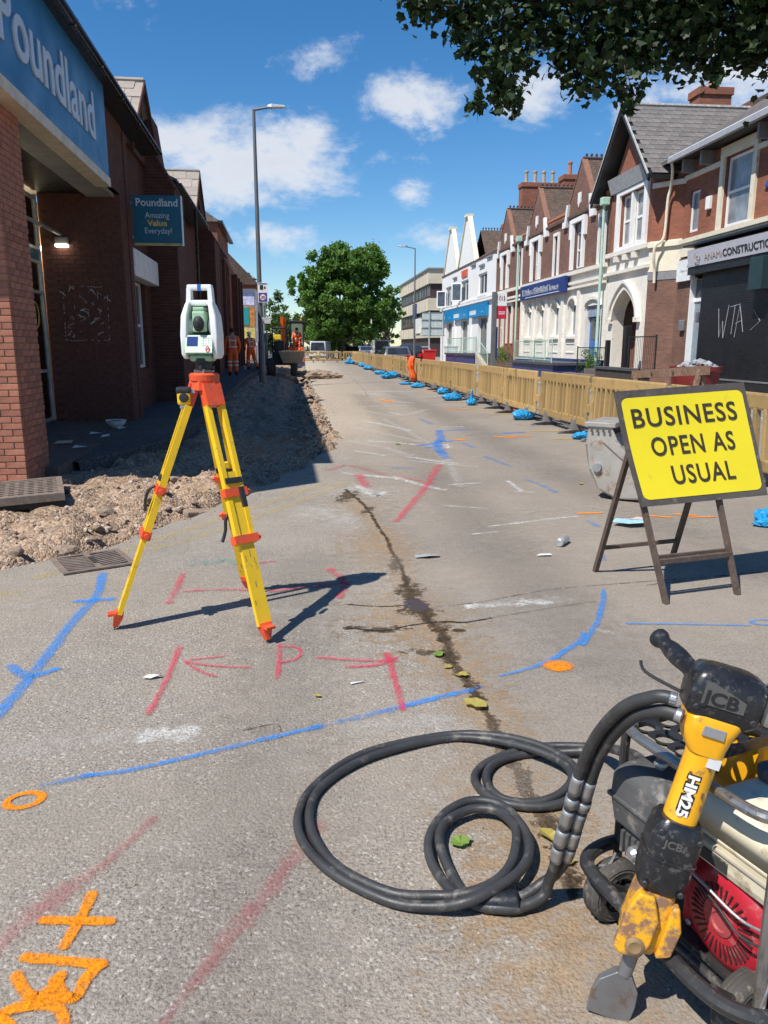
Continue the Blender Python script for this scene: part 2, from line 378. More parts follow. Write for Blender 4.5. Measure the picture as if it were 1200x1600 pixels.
def digz(x, y):
    e = edge(y)+jag(y); s = e-x
    if s < -.12: return -.34
    n = fbm(x, y, 1.3, 5); n2 = fbm(x+5, y, 5.5, 4)
    near = -.095+.06*n+.05*n2-.25*math.exp(-((s-.30)/.22)**2)*(.8+.9*max(-.6, fbm(x, y+9, 1.1, 3)))+.055*math.exp(-((s-.85)/.35)**2)*(1+.8*n2)
    near += .03*sstep(.8, 2.5, s)+(.10*abs(fbm(x+2, y, 2.3, 4))-.035-.16*max(0, fbm(x+3, y+4, 1.5, 3)-.18))*sstep(.02, .3, s)*(1-.5*sstep(1.6, 3, s))
    floor = -.27+.09*n+.075*n2+.10*abs(fbm(x+2, y, 1.8, 4))+rise(y)*sstep(.5, 1.4, s)
    bank = .17*(1-sstep(.05, .85, s))*(1+.5*n2)+.09*max(0, n2)*(1-sstep(.2, 1.1, s))
    far = floor+bank+.14*sstep(1.6, 2.5, s)
    k = sstep(9.4, 11.6, y)
    z = near*(1-k)+far*k
    if s < .06: z = min(z, -.05)
    return z
def asphalt():
    m, nt, p, out = newmat('asphalt'); tc = nd(nt, 'ShaderNodeTexCoord'); v = tc.outputs['Object']
    sep = nd(nt, 'ShaderNodeSeparateXYZ'); nt.links.new(v, sep.inputs[0])
    big = noisef(nt, v, .55, 4, .6); mid = noisef(nt, v, 3.2, 5, .66); fine = noisef(nt, v, 26, 3, .65)
    # coarse worn chippings near, closer-textured newer surface to the right of the trench line
    line = mathn(nt, 'ADD', mathn(nt, 'SUBTRACT', sep.outputs[0], .62), mathn(nt, 'MULTIPLY', mathn(nt, 'SUBTRACT', noisef(nt, v, 1.3, 3), .5), .35))
    zone = maprange(nt, line, -.04, .05, 0, 1, True)
    vc = nd(nt, 'ShaderNodeTexVoronoi', Scale=118.); nt.links.new(v, vc.inputs['Vector'])
    chip = nd(nt, 'ShaderNodeSeparateColor'); nt.links.new(vc.outputs['Color'], chip.inputs[0])
    pit = noisef(nt, v, 88, 2.5, .6); pits = maprange(nt, pit, .47, .36, 0, 1, True)
    base = mixc(nt, chip.outputs[0], (.228, .199, .167), (.338, .296, .248))
    base = mixc(nt, maprange(nt, chip.outputs[1], .93, .97), base, (.46, .425, .375))
    coarse = mixc(nt, mathn(nt, 'MULTIPLY', mathn(nt, 'MULTIPLY', pits, maprange(nt, mid, .3, .68, .35, 1.)), .85), base, (.075, .066, .058))
    newer = mixc(nt, chip.outputs[0], (.198, .170, .142), (.284, .246, .205))
    newer = mixc(nt, mathn(nt, 'MULTIPLY', maprange(nt, pit, .42, .33, 0, 1, True), .6), newer, (.085, .076, .067))
    c = mixc(nt, zone, coarse, newer)
    c = mixc(nt, mathn(nt, 'MULTIPLY', maprange(nt, big, .42, .68), .5), c, (.36, .30, .24))          # pale dust
    c = mixc(nt, mathn(nt, 'MULTIPLY', maprange(nt, mid, .55, .78), .4), c, (.17, .155, .14))         # darker blotches
    c = mixc(nt, mathn(nt, 'MULTIPLY', maprange(nt, mid, .46, .28), .3), c, (.34, .305, .262))
    # dust dragged out of the dig lies thicker along its edge
    far = maprange(nt, sep.outputs[1], 9, 17, 0, 1, True); de = maprange(nt, mathn(nt, 'ADD', sep.outputs[0], mathn(nt, 'MULTIPLY', mathn(nt, 'SUBTRACT', big, .5), 4.)), 3.3, .6, 0, 1, True)
    c = mixc(nt, mathn(nt, 'MULTIPLY', mathn(nt, 'MULTIPLY', far, de), .7), c, (.47, .39, .30))
    nt.links.new(c, p.inputs['Base Color']); p.inputs['Roughness'].default_value = .93; p.inputs['Specular IOR Level'].default_value = .22
    amp = nd(nt, 'ShaderNodeMix'); amp.data_type = 'FLOAT'; nt.links.new(zone, amp.inputs[0]); amp.inputs[2].default_value = 1.; amp.inputs[3].default_value = .4
    h = mathn(nt, 'ADD', mathn(nt, 'MULTIPLY', maprange(nt, pit, .3, .62), amp.outputs[0]), mathn(nt, 'ADD', mathn(nt, 'MULTIPLY', vc.outputs['Distance'], -.3), mathn(nt, 'MULTIPLY', fine, .5)))
    b = bumpn(nt, p, h, .55, .006); bumpn(nt, p, mid, .3, .03, b)
    return m
ASPH = asphalt()
def earthmat(name, a, b, c, st=1.):
    m, nt, p, out = newmat(name); tc = nd(nt, 'ShaderNodeTexCoord'); v = tc.outputs['Object']
    n1 = noisef(nt, v, 1.4, 5, .65); n2 = noisef(nt, v, 11, 5, .7); vo = nd(nt, 'ShaderNodeTexVoronoi', Scale=34.); nt.links.new(v, vo.inputs['Vector'])
    vo2 = nd(nt, 'ShaderNodeTexVoronoi', Scale=75.); nt.links.new(v, vo2.inputs['Vector'])
    cc = mixc(nt, maprange(nt, n1, .35, .68), a, b); cc = mixc(nt, maprange(nt, n2, .45, .75), cc, c)
    sc = nd(nt, 'ShaderNodeSeparateColor'); nt.links.new(vo.outputs['Color'], sc.inputs[0])
    vm = nd(nt, 'ShaderNodeVectorMath', operation='SCALE'); nt.links.new(cc, vm.inputs[0]); nt.links.new(maprange(nt, sc.outputs[0], 0, 1, .62, 1.35), vm.inputs['Scale'])
    nt.links.new(vm.outputs[0], p.inputs['Base Color']); p.inputs['Roughness'].default_value = .96; p.inputs['Specular IOR Level'].default_value = .15
    h = mathn(nt, 'ADD', mathn(nt, 'MULTIPLY', vo.outputs['Distance'], -1.), mathn(nt, 'ADD', mathn(nt, 'MULTIPLY', vo2.outputs['Distance'], -.5), mathn(nt, 'MULTIPLY', n2, 1.3)))
    bumpn(nt, p, h, .9*st, .022); return m
EARTH = earthmat('broken_subbase', (.39, .275, .19), (.28, .185, .12), (.48, .375, .285))
FOOT = earthmat('old_tarmac_footway', (.10, .094, .088), (.135, .125, .115), (.075, .07, .066), .35)
PAVE = brickmat('paving_slabs', (.32, .295, .265), (.26, .24, .215), (.12, .11, .1), .6, .6, .014, .3, .3)
KERB = M('kerb_stone', (.30, .285, .265), .9, var=.2, scale=5, bump=.3)

def heightgrid(xs, ys, zf):
    mb = MB(); nx = len(xs)
    mb.v = [(x, y, zf(x, y)) for y in ys for x in xs]
    mb.f = [(j*nx+i, j*nx+i+1, (j+1)*nx+i+1, (j+1)*nx+i) for j in range(len(ys)-1) for i in range(nx-1)]
    return mb
tag(MB().quad((-1500, -1500, -.42), (1500, -1500, -.42), (1500, 1500, -.42), (-1500, 1500, -.42)).build('ground', M('distant_ground', (.16, .15, .12), .95, var=.3, scale=.05)), kind='structure')
# road: flat sheet, broken left edge with a real face down into the dig
ys = [-40, -10, 0, 2.6]+[2.6+.1*i for i in range(1, 260)]+[28.7+.5*i for i in range(0, 64)]+[61, 62, 75, 90, 120, 200, 400]
mb = MB(); rows = []
for y in ys:
    e = edge(y)+jag(y); w = .012*fbm(1, y, 9, 2)
    rows.append([(e+.03*abs(fbm(4, y, 5, 2)), y, -.34), (e+.02, y, -.09), (e, y, -.012+w*.5), (e+.02, y, 0), (9.2, y, 0), (9.2, y, -.3)])
mb.v = [q for r in rows for q in r]; mb.f = [(j*6+i, j*6+i+1, (j+1)*6+i+1, (j+1)*6+i) for j in range(len(ys)-1) for i in range(5)]
road = tag(mb.build('road', ASPH), kind='structure')
# the dig: rough sub-base, lower than the road
xs = sorted({round(-7+.25*i, 3) for i in range(12)}|{round(-4.05+.055*i, 3) for i in range(90)})
ys = [2.4+.07*i for i in range(150)]+[12.9+.14*i for i in range(120)]+[29.7+.6*i for i in range(52)]
dig = tag(heightgrid(xs, ys, digz).build('excavated_strip', EARTH, smooth=True), kind='structure')
# remaining footway in front of the shops
fy = [10.6+.5*i for i in range(104)]
def fz(y): return .02+.05*sstep(10.6, 13, y)+rise(y)
mb = MB()
def fx(y): return -2.15-.9*(1-sstep(10.4, 13.2, y))+.03*fbm(2, y, 2.2, 3)
rows = [[(-6.2, y, fz(y)), (fx(y)-.02, y, fz(y)), (fx(y), y, fz(y)-.02), (fx(y)+.03, y, fz(y)-.3)] for y in fy]
mb.v = [q for r in rows for q in r]; mb.f = [(j*4+i, j*4+i+1, (j+1)*4+i+1, (j+1)*4+i) for j in range(len(fy)-1) for i in range(3)]
tag(mb.build('footway', FOOT), kind='structure')
# far side: kerb and paved forecourt
mb = MB().box(9.2, -40, -.3, 30, 200, .12)
pav = tag(mb.build('pavement', PAVE), kind='structure')
ks = MB().bbox(0, 0, 0, .16, .9, .16, .02).mesh('kerb_stone', KERB)
for i in range(64):
    o = bpy.data.objects.new('kerb_stone', ks); col.objects.link(o); o.parent = pav; o.location = (9.06, 6+.915*i, -.02)
tag(MB().box(-30, 61.5, -.3, -3.0, 400, .1).build('far_footway', FOOT), kind='structure')

# ---- loose stones
def stone_mesh(rnd, sub=1):
    bm = bmesh.new(); bmesh.ops.create_icosphere(bm, subdivisions=sub, radius=1)
    sx, sy, sz = rnd.uniform(.7, 1.3), rnd.uniform(.6, 1.1), rnd.uniform(.4, .8); off = Vector((rnd.random()*50, 0, 0))
    for q in bm.verts: q.co = q.co*(1+.38*mnoise.noise(q.co*1.4+off)); q.co = Vector((q.co.x*sx, q.co.y*sy, q.co.z*sz))
    vs_ = np.array([q.co[:] for q in bm.verts]); fs_ = np.array([[q.index for q in f.verts] for f in bm.faces]); bm.free(); return vs_, fs_
def stonemat():
    m, nt, p, out = newmat('rubble_stone'); geo = nd(nt, 'ShaderNodeNewGeometry'); tc = nd(nt, 'ShaderNodeTexCoord')
    rp = nd(nt, 'ShaderNodeValToRGB'); e = rp.color_ramp.elements; e[0].color = (.17, .135, .11, 1); e[1].color = (.48, .41, .335, 1)
    a = e.new(.35); a.color = (.33, .24, .175, 1); b = e.new(.7); b.color = (.37, .265, .19, 1)
    nt.links.new(geo.outputs['Random Per Island'], rp.inputs[0])
    vm = nd(nt, 'ShaderNodeVectorMath', operation='SCALE'); nt.links.new(rp.outputs[0], vm.inputs[0]); nt.links.new(maprange(nt, noisef(nt, tc.outputs['Object'], 60, 4), .3, .7, .75, 1.2), vm.inputs['Scale'])
    nt.links.new(vm.outputs[0], p.inputs['Base Color']); p.inputs['Roughness'].default_value = .95; bumpn(nt, p, noisef(nt, tc.outputs['Object'], 120, 4), .5, .006); return m
STONE = stonemat()
rnd = random.Random(3); variants = [stone_mesh(rnd, 1) for _ in range(8)]
V = []; Fc = []; nv = 0
def put_stone(x, y, z, r, vi=None):
    global nv
    vs_, fs_ = variants[vi if vi is not None else rnd.randrange(8)]
    a = rnd.random()*6.28; c, s = math.cos(a), math.sin(a); q = vs_*r
    q = np.stack([q[:, 0]*c-q[:, 1]*s+x, q[:, 0]*s+q[:, 1]*c+y, q[:, 2]+z], 1); V.append(q); Fc.append(fs_+nv); nv += len(q)
for i in range(4000):
    y = 3.4+9.5*rnd.random()**1.15; s = .02+4.2*rnd.random()**1.2; x = edge(y)+jag(y)-s
    if x < -5.6: continue
    if y > 9.0 and x < -3.1: continue
    put_stone(x, y, digz(x, y)+.003, rnd.choice((.006, .008, .01, .012, .014, .018, .024, .034)))
for i in range(1500):
    y = 12.5+16*rnd.random(); s = .03+.8*rnd.random(); x = edge(y)+jag(y)-s; put_stone(x, y, digz(x, y)+.004, rnd.choice((.012, .018, .025, .04)))
for i in range(380):            # grit spilt onto the road edge
    y = 4.5+20*rnd.random(); x = edge(y)+jag(y)+.35*rnd.random()**2; put_stone(x, y, .003, rnd.choice((.004, .006, .008, .012)))
for i in range(260):
    a = gp(rnd.uniform(20, 1150), rnd.uniform(780, 1580))
    if a.x > edge(a.y)+.1: put_stone(a.x, a.y, .002, rnd.choice((.0025, .003, .004, .005)))
me = bpy.data.meshes.new('loose_stones'); me.from_pydata(np.concatenate(V).tolist(), [], np.concatenate(Fc).tolist()); me.materials.append(STONE)
o = bpy.data.objects.new('loose_stones', me); col.objects.link(o); tag(o, 'loose brown stones and grit spread over the dug strip', 'gravel', kind='stuff')
# bigger broken lumps of tarmac and stone, one by one
CH = M('tarmac_lump', (.30, .215, .155), .95, var=.35, scale=3, bump=1., bscale=9, c2=(.17, .14, .115), amt=.45)
cm = []
for k in range(5):
    vs_, fs_ = stone_mesh(rnd, 2); mb = MB(); mb.add(vs_.tolist(), fs_.tolist()); cm.append(mb.mesh('rubble_chunk', CH))
for i, (x, y, r) in enumerate([(-1.35, 7.1, .1), (-1.1, 7.35, .08), (-2.0, 6.35, .13), (-2.3, 6.1, .1), (-1.55, 6.85, .12), (-2.9, 5.5, .14), (-3.2, 5.6, .09), (-.85, 8.6, .09), (-.5, 9.5, .12), (-.25, 10.1, .1), (.1, 11.2, .13), (.25, 12.0, .1), (.3, 13.4, .14), (.2, 14.8, .1), (.15, 16.5, .12), (.1, 18.8, .12), (-2.75, 9.1, .12), (-1.9, 7.0, .07), (-2.6, 6.9, .06), (-1.2, 8.2, .06), (.15, 21, .13), (.0, 24, .12)]+[(edge(y_)-random.uniform(.15, 1.9), y_, random.choice((.04, .05, .06, .08, .1))) for y_ in [4.6+.145*k for k in range(48)]]+[(edge(y_)-random.uniform(.1, .6), y_, random.choice((.06, .08, .11, .14))) for y_ in [11+.5*k for k in range(30)]]):
    o = bpy.data.objects.new('rubble_chunk', cm[i % 5]); col.objects.link(o); o.parent = dig; o.location = (x, y, digz(x, y)+r*.25); r *= .72; o.scale = (r*1.4, r, r*.8); o.rotation_euler = (rnd.uniform(-.3, .3), rnd.uniform(-.3, .3), rnd.random()*6)
# slabs of lifted surfacing on the trench lip
for (x, y, l, w_, a, t) in [(-.98, 7.62, .5, .13, .55, .1), (-1.25, 7.0, .42, .16, .35, -.05), (-.55, 8.55, .3, .2, 1.1, .15)]:
    mb = MB().bbox(-l/2, -w_/2, -.03, l/2, w_/2, .03, .015); o = mb.build('surfacing_slab', CH, dig); o.location = (x, y, digz(x, y)+.06); o.rotation_euler = (t, .08, a)

# ---- marks lying on the road: paint, dirt, cracks (thin sheets with worn edges)
def markmat(name, c, opacity=.95, soft=.5, grain=.45, rough=.85, patchy=.0, wig=.5, c2=None, stip=.9):
    m, nt, p, out = newmat(name); tc = nd(nt, 'ShaderNodeTexCoord'); v = tc.outputs['Object']; uv = nd(nt, 'ShaderNodeSeparateXYZ'); nt.links.new(tc.outputs['UV'], uv.inputs[0])
    d = mathn(nt, 'SQRT', mathn(nt, 'ADD', mathn(nt, 'POWER', mathn(nt, 'ABSOLUTE', uv.outputs[1]), 2.), mathn(nt, 'POWER', mathn(nt, 'ABSOLUTE', uv.outputs[0]), 2.)))
    slow = noisef(nt, v, 11, 4, .82); d = mathn(nt, 'ADD', d, mathn(nt, 'MULTIPLY', mathn(nt, 'SUBTRACT', maprange(nt, slow, .3, .7), .5), wig*1.7))
    a = maprange(nt, d, 1.-soft, 1.+soft*.25, 1., 0.)
    pit = noisef(nt, v, 88, 2.5, .6)                                   # the same pits as in the road
    st = nd(nt, 'ShaderNodeTexWhiteNoise') if False else noisef(nt, v, 190, 2, .8)
    a = maprange(nt, mathn(nt, 'ADD', a, mathn(nt, 'MULTIPLY', mathn(nt, 'SUBTRACT', st, .5), stip*1.4)), .25, .75, 0., 1.)
    a = mathn(nt, 'MULTIPLY', a, maprange(nt, pit, .40, .49, 1.-grain, 1.))
    if patchy: a = mathn(nt, 'MULTIPLY', a, maprange(nt, noisef(nt, v, 9, 3, .7), .5-.2*patchy, .5+.16, max(0, 1-patchy), 1.))
    a = mathn(nt, 'MULTIPLY', a, opacity, True)
    cc = mixc(nt, pit, tuple(x*.8 for x in c), tuple(min(1, x*1.12) for x in c))
    if c2: cc = mixc(nt, maprange(nt, slow, .42, .62), cc, c2)
    nt.links.new(cc, p.inputs['Base Color']); nt.links.new(a, p.inputs['Alpha']); p.inputs['Roughness'].default_value = rough; p.inputs['Specular IOR Level'].default_value = .2
    bumpn(nt, p, maprange(nt, pit, .3, .62), .6, .006)
    return m
PB = markmat('blue_spray', (.05, .28, .74), .85, .75, .65, patchy=.45, wig=.3); PBf = markmat('faded_blue_spray', (.06, .26, .66), .55, .85, .7, patchy=.7, wig=.5); PB2 = markmat('rough_blue_spray', (.04, .25, .72), .85, .7, .6, patchy=.6, wig=1.1)
PO = markmat('orange_spray', (.88, .27, .008), .97, .5, .35, wig=.25, patchy=.1); PR = markmat('red_spray', (.70, .075, .13), .78, 1., .65, patchy=.35, wig=.35); PR2 = markmat('rough_red_spray', (.70, .09, .14), .8, .9, .6, patchy=.6, wig=1.0); PRf = markmat('faded_red_spray', (.50, .08, .11), .32, 1., .6, patchy=.5, wig=.5)
PW = markmat('white_chalk', (.70, .68, .64), .88, .7, .6, patchy=.7, wig=.8); PWf = markmat('worn_white_line', (.55, .52, .47), .5, .8, .7, patchy=.9, wig=.9)
PY = markmat('worn_yellow_line', (.58, .45, .2), .42, .6, .6, patchy=.7, wig=.6); PM = markmat('mint_spray', (.12, .42, .34), .4, .8, .7, patchy=.8, wig=.9)
DC = markmat('crack_soil', (.06, .042, .027), .92, .6, .2, patchy=.3, wig=1.1, c2=(.15, .10, .06)); DT = markmat('tan_silt', (.44, .31, .195), .72, 1., .35, patchy=.55, wig=1.3, c2=(.52, .39, .26))
DP = markmat('pale_dust', (.56, .48, .39), .5, 1., .4, patchy=.7, wig=1.3); DW = markmat('white_dust', (.66, .63, .58), .5, 1., .5, patchy=.8, wig=1.2); HL = markmat('hairline', (.05, .043, .038), .7, .6, .3, patchy=.6, wig=1.8)
POL = markmat('tyre_polish', (.13, .118, .105), .2, 1., .3, patchy=.4, wig=.6, rough=.6); DP2 = markmat('worn_dust', (.47, .41, .34), .36, 1., .5, patchy=.6, wig=1.); DK = markmat('crack_dark', (.03, .024, .019), .97, .5, .1, patchy=.2, wig=.8); WET = markmat('damp_stain', (.075, .055, .055), .9, .4, .0, rough=.3, wig=.5, stip=.2)
zc = [.0012]
def stroke(name, pts, w, mat, px=True, zz=None, taper=True, label=None):
    q = [gp(*a) if px else Vector((*a, 0)) for a in pts]; q = catmull(q, 7) if len(q) > 2 else [q[0].lerp(q[1], t/8) for t in range(9)]
    zc[0] += .00003; z = zc[0] if zz is None else zz; vs_ = []; uv = []; L_ = 0; k = len(q); ws = w if isinstance(w, (list, tuple)) else None
    for i, c in enumerate(q):
        d = (q[min(i+1, k-1)]-q[max(i-1, 0)]); d.z = 0; d.normalize(); n = Vector((-d.y, d.x, 0))
        t = i/(k-1); ww = (ws[0]+(ws[-1]-ws[0])*t if len(ws) == 2 else np.interp(t*(len(ws)-1), range(len(ws)), ws)) if ws else w
        ww *= 1.1        # v runs to +-1.4 so that the worn edge can wander
        for e_ in ((-1, 0) if i == 0 else (0, 1) if i == k-1 else (0,)):
            for sgn in (-1, 1): vs_.append((c.x+n.x*sgn*ww+d.x*e_*ww, c.y+n.y*sgn*ww+d.y*e_*ww, z)); uv.append((abs(e_)*1.44, sgn*1.44))
    fs_ = [(2*i, 2*i+2, 2*i+3, 2*i+1) for i in range(k+1)]
    me = bpy.data.meshes.new(name); me.from_pydata(vs_, [], fs_); ul = me.uv_layers.new(name='UVMap')
    for lp in me.loops: ul.data[lp.index].uv = uv[lp.vertex_index]
    me.materials.append(mat); o = bpy.data.objects.new(name, me); col.objects.link(o); o.parent = road
    if label: o['label'] = label
    return o
def blot(name, c, rx, ry, mat, px=True, rot=0., ring=0., n=28, zz=None):
    """disc or ring of paint; c pixel centre, rx/ry metres"""
    c = gp(*c) if px else Vector((*c, 0)); zc[0] += .00003; z = zc[0] if zz is None else zz; vs_ = []; uv = []
    for i in range(n):
        t = 2*math.pi*i/n; a, b = math.cos(t), math.sin(t)
        for k, v in ((1.25, 1.25), (ring, -1.25 if ring else 0.)):
            x = a*rx*k; y = b*ry*k; vs_.append((c.x+x*math.cos(rot)-y*math.sin(rot), c.y+x*math.sin(rot)+y*math.cos(rot), z)); uv.append((0., v))
    fs_ = [(2*i, 2*((i+1) % n), 2*((i+1) % n)+1, 2*i+1) for i in range(n)]
    me = bpy.data.meshes.new(name); me.from_pydata(vs_, [], fs_); ul = me.uv_layers.new(name='UVMap')
    for lp in me.loops: ul.data[lp.index].uv = uv[lp.vertex_index]
    me.materials.append(mat); o = bpy.data.objects.new(name, me); col.objects.link(o); o.parent = road; return o
# dirt and dust first (lowest), then lines
for c, rx, ry in [((600, 850), .3, .8), ((660, 985), .3, .3), ((640, 960), .42, .55), ((800, 1250), .3, .5), ((860, 1330), .28, .35), ((760, 1120), .22, .4), ((700, 1030), .3, .4), ((590, 860), .35, .7), ((560, 790), .4, .8), ((880, 1500), .34, .3), ((830, 1400), .26, .25)]: blot('silt_patch', c, rx, ry, DT)
for c, rx, ry in [((560, 640), 1.5, 3.2), ((600, 770), 1.1, 1.4), ((780, 900), 1.2, .7), ((700, 800), 1.3, 1.2), ((880, 820), 1., .8), ((540, 590), 1.5, 7), ((520, 600), 1.0, 6.0), ((620, 730), 1.3, 1.0), ((600, 690), 1.2, 1.6), ((170, 905), .7, .25), ((60, 930), .6, .3), ((560, 620), 2.0, 5.0)]: blot('dust_patch', c, rx, ry, DP)
for c, rx, ry in [((500, 800), .32, .45), ((660, 600), 1.0, 1.5), ((600, 615), 1.2, 2.), ((540, 812), .22, .4), ((575, 690), .6, .5), ((700, 1140), .22, .13), ((560, 768), .5, .35)]: blot('pale_patch', c, rx, ry, DW)
stroke('silt_band', [(545, 770), (600, 840), (640, 930), (690, 1000), (745, 1085), (800, 1190), (860, 1290), (900, 1390)], .15, DT)
CR = [(540, 765), (562, 783), (578, 800), (590, 822), (604, 842), (612, 862), (626, 884), (633, 905), (641, 926), (652, 950), (666, 966), (690, 990), (700, 1012), (705, 1030), (722, 1055), (738, 1075), (752, 1100), (770, 1130), (778, 1155), (790, 1180), (806, 1203), (818, 1225), (838, 1255), (850, 1280), (868, 1312), (880, 1340), (893, 1400)]
stroke('joint_crack', CR, .014, DK); stroke('soil_crack', CR, [.03, .03, .02, .03, .04, .06, .05, .04, .05, .03, .045, .04, .05, .055, .03], DC)
for c, rx, ry, ro in [((545, 775), .10, .34, -.3), ((575, 798), .05, .2, -.3), ((618, 880), .05, .22, -.2), ((640, 925), .09, .2, -.2), ((655, 955), .12, .13, 0), ((600, 984), .16, .05, 0), ((560, 981), .1, .03, 0), ((690, 980), .08, .06, 0), ((705, 1028), .06, .1, 0), ((660, 1020), .11, .04, -.3), ((692, 1000), .03, .09, 0), ((740, 1080), .035, .08, 0), ((770, 1130), .035, .1, -.3), ((820, 1225), .035, .1, -.3), ((860, 1300), .04, .09, -.3), ((885, 1350), .04, .08, 0), ((715, 985), .05, .03, 0)]: blot('soil_patch', c, rx, ry, DC, rot=ro)
stroke('joint_crack', [(545, 982), (600, 986), (640, 978), (690, 972), (725, 973), (767, 966)], .016, DK); stroke('joint_crack', [(545, 945), (600, 948), (645, 945)], .012, DK)
blot('damp_patch', (650, 946), .085, .12, WET)
stroke('joint_line', [(675, 949), (750, 941), (858, 922), (996, 910), (1190, 895)], .009, HL); stroke('joint_line', [(767, 966), (850, 952), (930, 940)], .007, HL)
stroke('joint_line', [(1010, 915), (1110, 902), (1200, 893)], .009, HL); stroke('joint_line', [(380, 1142), (430, 1132), (440, 1145)], .006, HL)
for a in ([(530, 575), (560, 600), (575, 620)],): stroke('joint_line', a, .012, HL)
for a, w in [([(1.5, 3.5), (1.55, 8), (1.7, 14), (1.7, 25)], .55), ([(3.1, 5), (3.15, 9), (3.1, 15), (2.9, 26)], .6), ([(-.2, 1.2), (-.15, 3), (.0, 5.5)], .5)]: stroke('tyre_polish', a, w, POL, px=False)
for a, w in [([(-1.6, 2.35), (0.1, 2.45), (1.2, 2.7)], .5), ([(2.2, 6.4), (3.6, 6.9), (4.6, 7.0)], .7), ([(.8, 9.6), (2.4, 9.9), (3.4, 10.4)], .9), ([(-1.3, 5.0), (-.2, 5.3), (.5, 5.4)], .5)]: stroke('worn_band', a, w, DP2, px=False)
# old worn lining
stroke('yellow_line', [(60, 902), (177, 866), (336, 814), (504, 757)], .1, PY); stroke('yellow_line', [(240, 858), (330, 832), (450, 790), (540, 755)], .09, PY)
stroke('white_line', [(-10, 1172), (100, 1163), (200, 1152), (292, 1145)], .12, PWf); stroke('white_line', [(555, 1140), (620, 1132), (690, 1122)], .10, PWf); stroke('white_line', [(240, 1150), (292, 1146)], .1, PW)
stroke('white_line', [(0, 950), (75, 945)], .09, PWf); stroke('white_line', [(760, 945), (880, 938)], .12, PWf); stroke('white_line', [(390, 958), (520, 955)], .1, PWf); stroke('yellow_line', [(0, 928), (28, 926)], .07, PY)
stroke('white_line', [(735, 948), (812, 945)], .06, PW); stroke('white_line', [(818, 940), (855, 943)], .06, PW)
for a, w in [([(619, 745), (650, 756), (694, 766)], .07), ([(636, 714), (670, 719), (711, 725)], .08), ([(569, 658), (600, 664), (640, 673)], .1), ([(580, 690), (620, 692), (656, 696)], .08), ([(702, 758), (750, 755)], .05), ([(765, 823), (830, 815), (902, 807)], .035), ([(569, 635), (632, 634)], .1), ([(600, 626), (645, 630)], .12), ([(560, 612), (640, 612)], .14), ([(540, 600), (590, 600)], .15), ([(555, 705), (600, 712)], .06), ([(740, 835), (775, 832)], .03), ([(690, 790), (760, 795)], .03), ([(560, 760), (585, 775), (600, 770)], .09), ([(640, 720), (745, 730)], .04), ([(540, 740), (620, 748)], .1), ([(610, 645), (625, 648)], .1)]: stroke('chalk_mark', a, w, PW)
for a, w in [([(575, 615), (640, 622), (690, 618)], .22), ([(560, 640), (620, 650), (665, 640)], .2), ([(550, 668), (610, 680), (655, 690)], .16), ([(545, 690), (600, 700), (640, 712)], .14), ([(520, 585), (580, 590), (640, 586)], .3), ([(600, 655), (680, 700), (720, 760)], .1)]: stroke('dust_track', a, w, DW)
stroke('chalk_arrow', [(794, 752), (815, 768)], .045, PW); stroke('chalk_arrow', [(808, 769), (832, 770)], .04, PW)
stroke('chalk_mark', [(692, 668), (722, 667)], .08, PW); stroke('chalk_mark', [(694, 695), (700, 700)], .12, PW)
for a, w in [([(945, 988), (935, 985)], .05), ([(925, 983), (955, 990)], .05)]: stroke('chalk_mark', a, w, PWf)
# spray paint
stroke('blue_arrow', [(160, 897), (152, 930), (122, 962), (60, 1042), (-6, 1122)], .052, PB, label='long blue sprayed arrow by the gully'); stroke('blue_arrow', [(122, 940), (172, 937)], .05, PB); stroke('blue_arrow', [(18, 1042), (45, 1058), (85, 1047)], .045, PB)
stroke('blue_line', [(130, 1213), (200, 1205), (320, 1178), (440, 1150), (500, 1136)], .026, PB); stroke('blue_line', [(70, 1228), (140, 1212)], .03, PBf); stroke('blue_line', [(490, 1138), (560, 1122), (640, 1102)], .035, PBf); stroke('blue_line', [(630, 1104), (690, 1090), (735, 1079)], .036, PB); stroke('blue_line', [(735, 1079), (752, 1074)], .02, PBf)
stroke('blue_arrow', [(783, 1057), (850, 1037), (905, 1003), (912, 990)], [.018, .03, .035, .03], PB); stroke('blue_arrow', [(910, 1008), (930, 978), (938, 960)], .03, PB); stroke('blue_arrow', [(937, 960), (942, 940), (943, 922)], [.03, .03, .02], PB)
stroke('blue_line', [(980, 975), (1070, 976), (1170, 978)], .02, PB); blot('blue_ring', (1192, 973), .075, .045, PB, ring=.55)
stroke('blue_mark', [(686, 673), (690, 690)], .11, PB2); stroke('blue_mark', [(688, 688), (684, 699), (690, 708)], .12, PB2); stroke('blue_mark', [(687, 704), (697, 716)], .1, PB2); stroke('blue_mark', [(700, 690), (712, 688)], .08, PB2); stroke('blue_mark', [(668, 700), (684, 697)], .07, PB2); stroke('blue_mark', [(655, 696), (672, 694), (692, 689)], .1, PB2); stroke('blue_mark', [(686, 674), (727, 671)], .1, PB2); stroke('blue_mark', [(722, 692), (740, 699)], .08, PBf); stroke('blue_mark', [(728, 680), (815, 676)], .05, PBf); stroke('blue_mark', [(757, 713), (795, 728)], .07, PBf); stroke('blue_mark', [(823, 750), (845, 758), (869, 770)], .055, PBf); stroke('blue_mark', [(657, 655), (675, 663)], .1, PBf); stroke('blue_mark', [(615, 731), (640, 732)], .1, PBf); stroke('blue_mark', [(920, 815), (935, 823)], .05, PBf); stroke('blue_mark', [(938, 862), (945, 876)], .03, PBf); stroke('blue_mark', [(790, 677), (815, 676)], .12, PB2)
for a, w in [([(595, 625), (612, 628)], .15), ([(660, 612), (690, 612)], .15)]: stroke('orange_mark', a, w, PO)
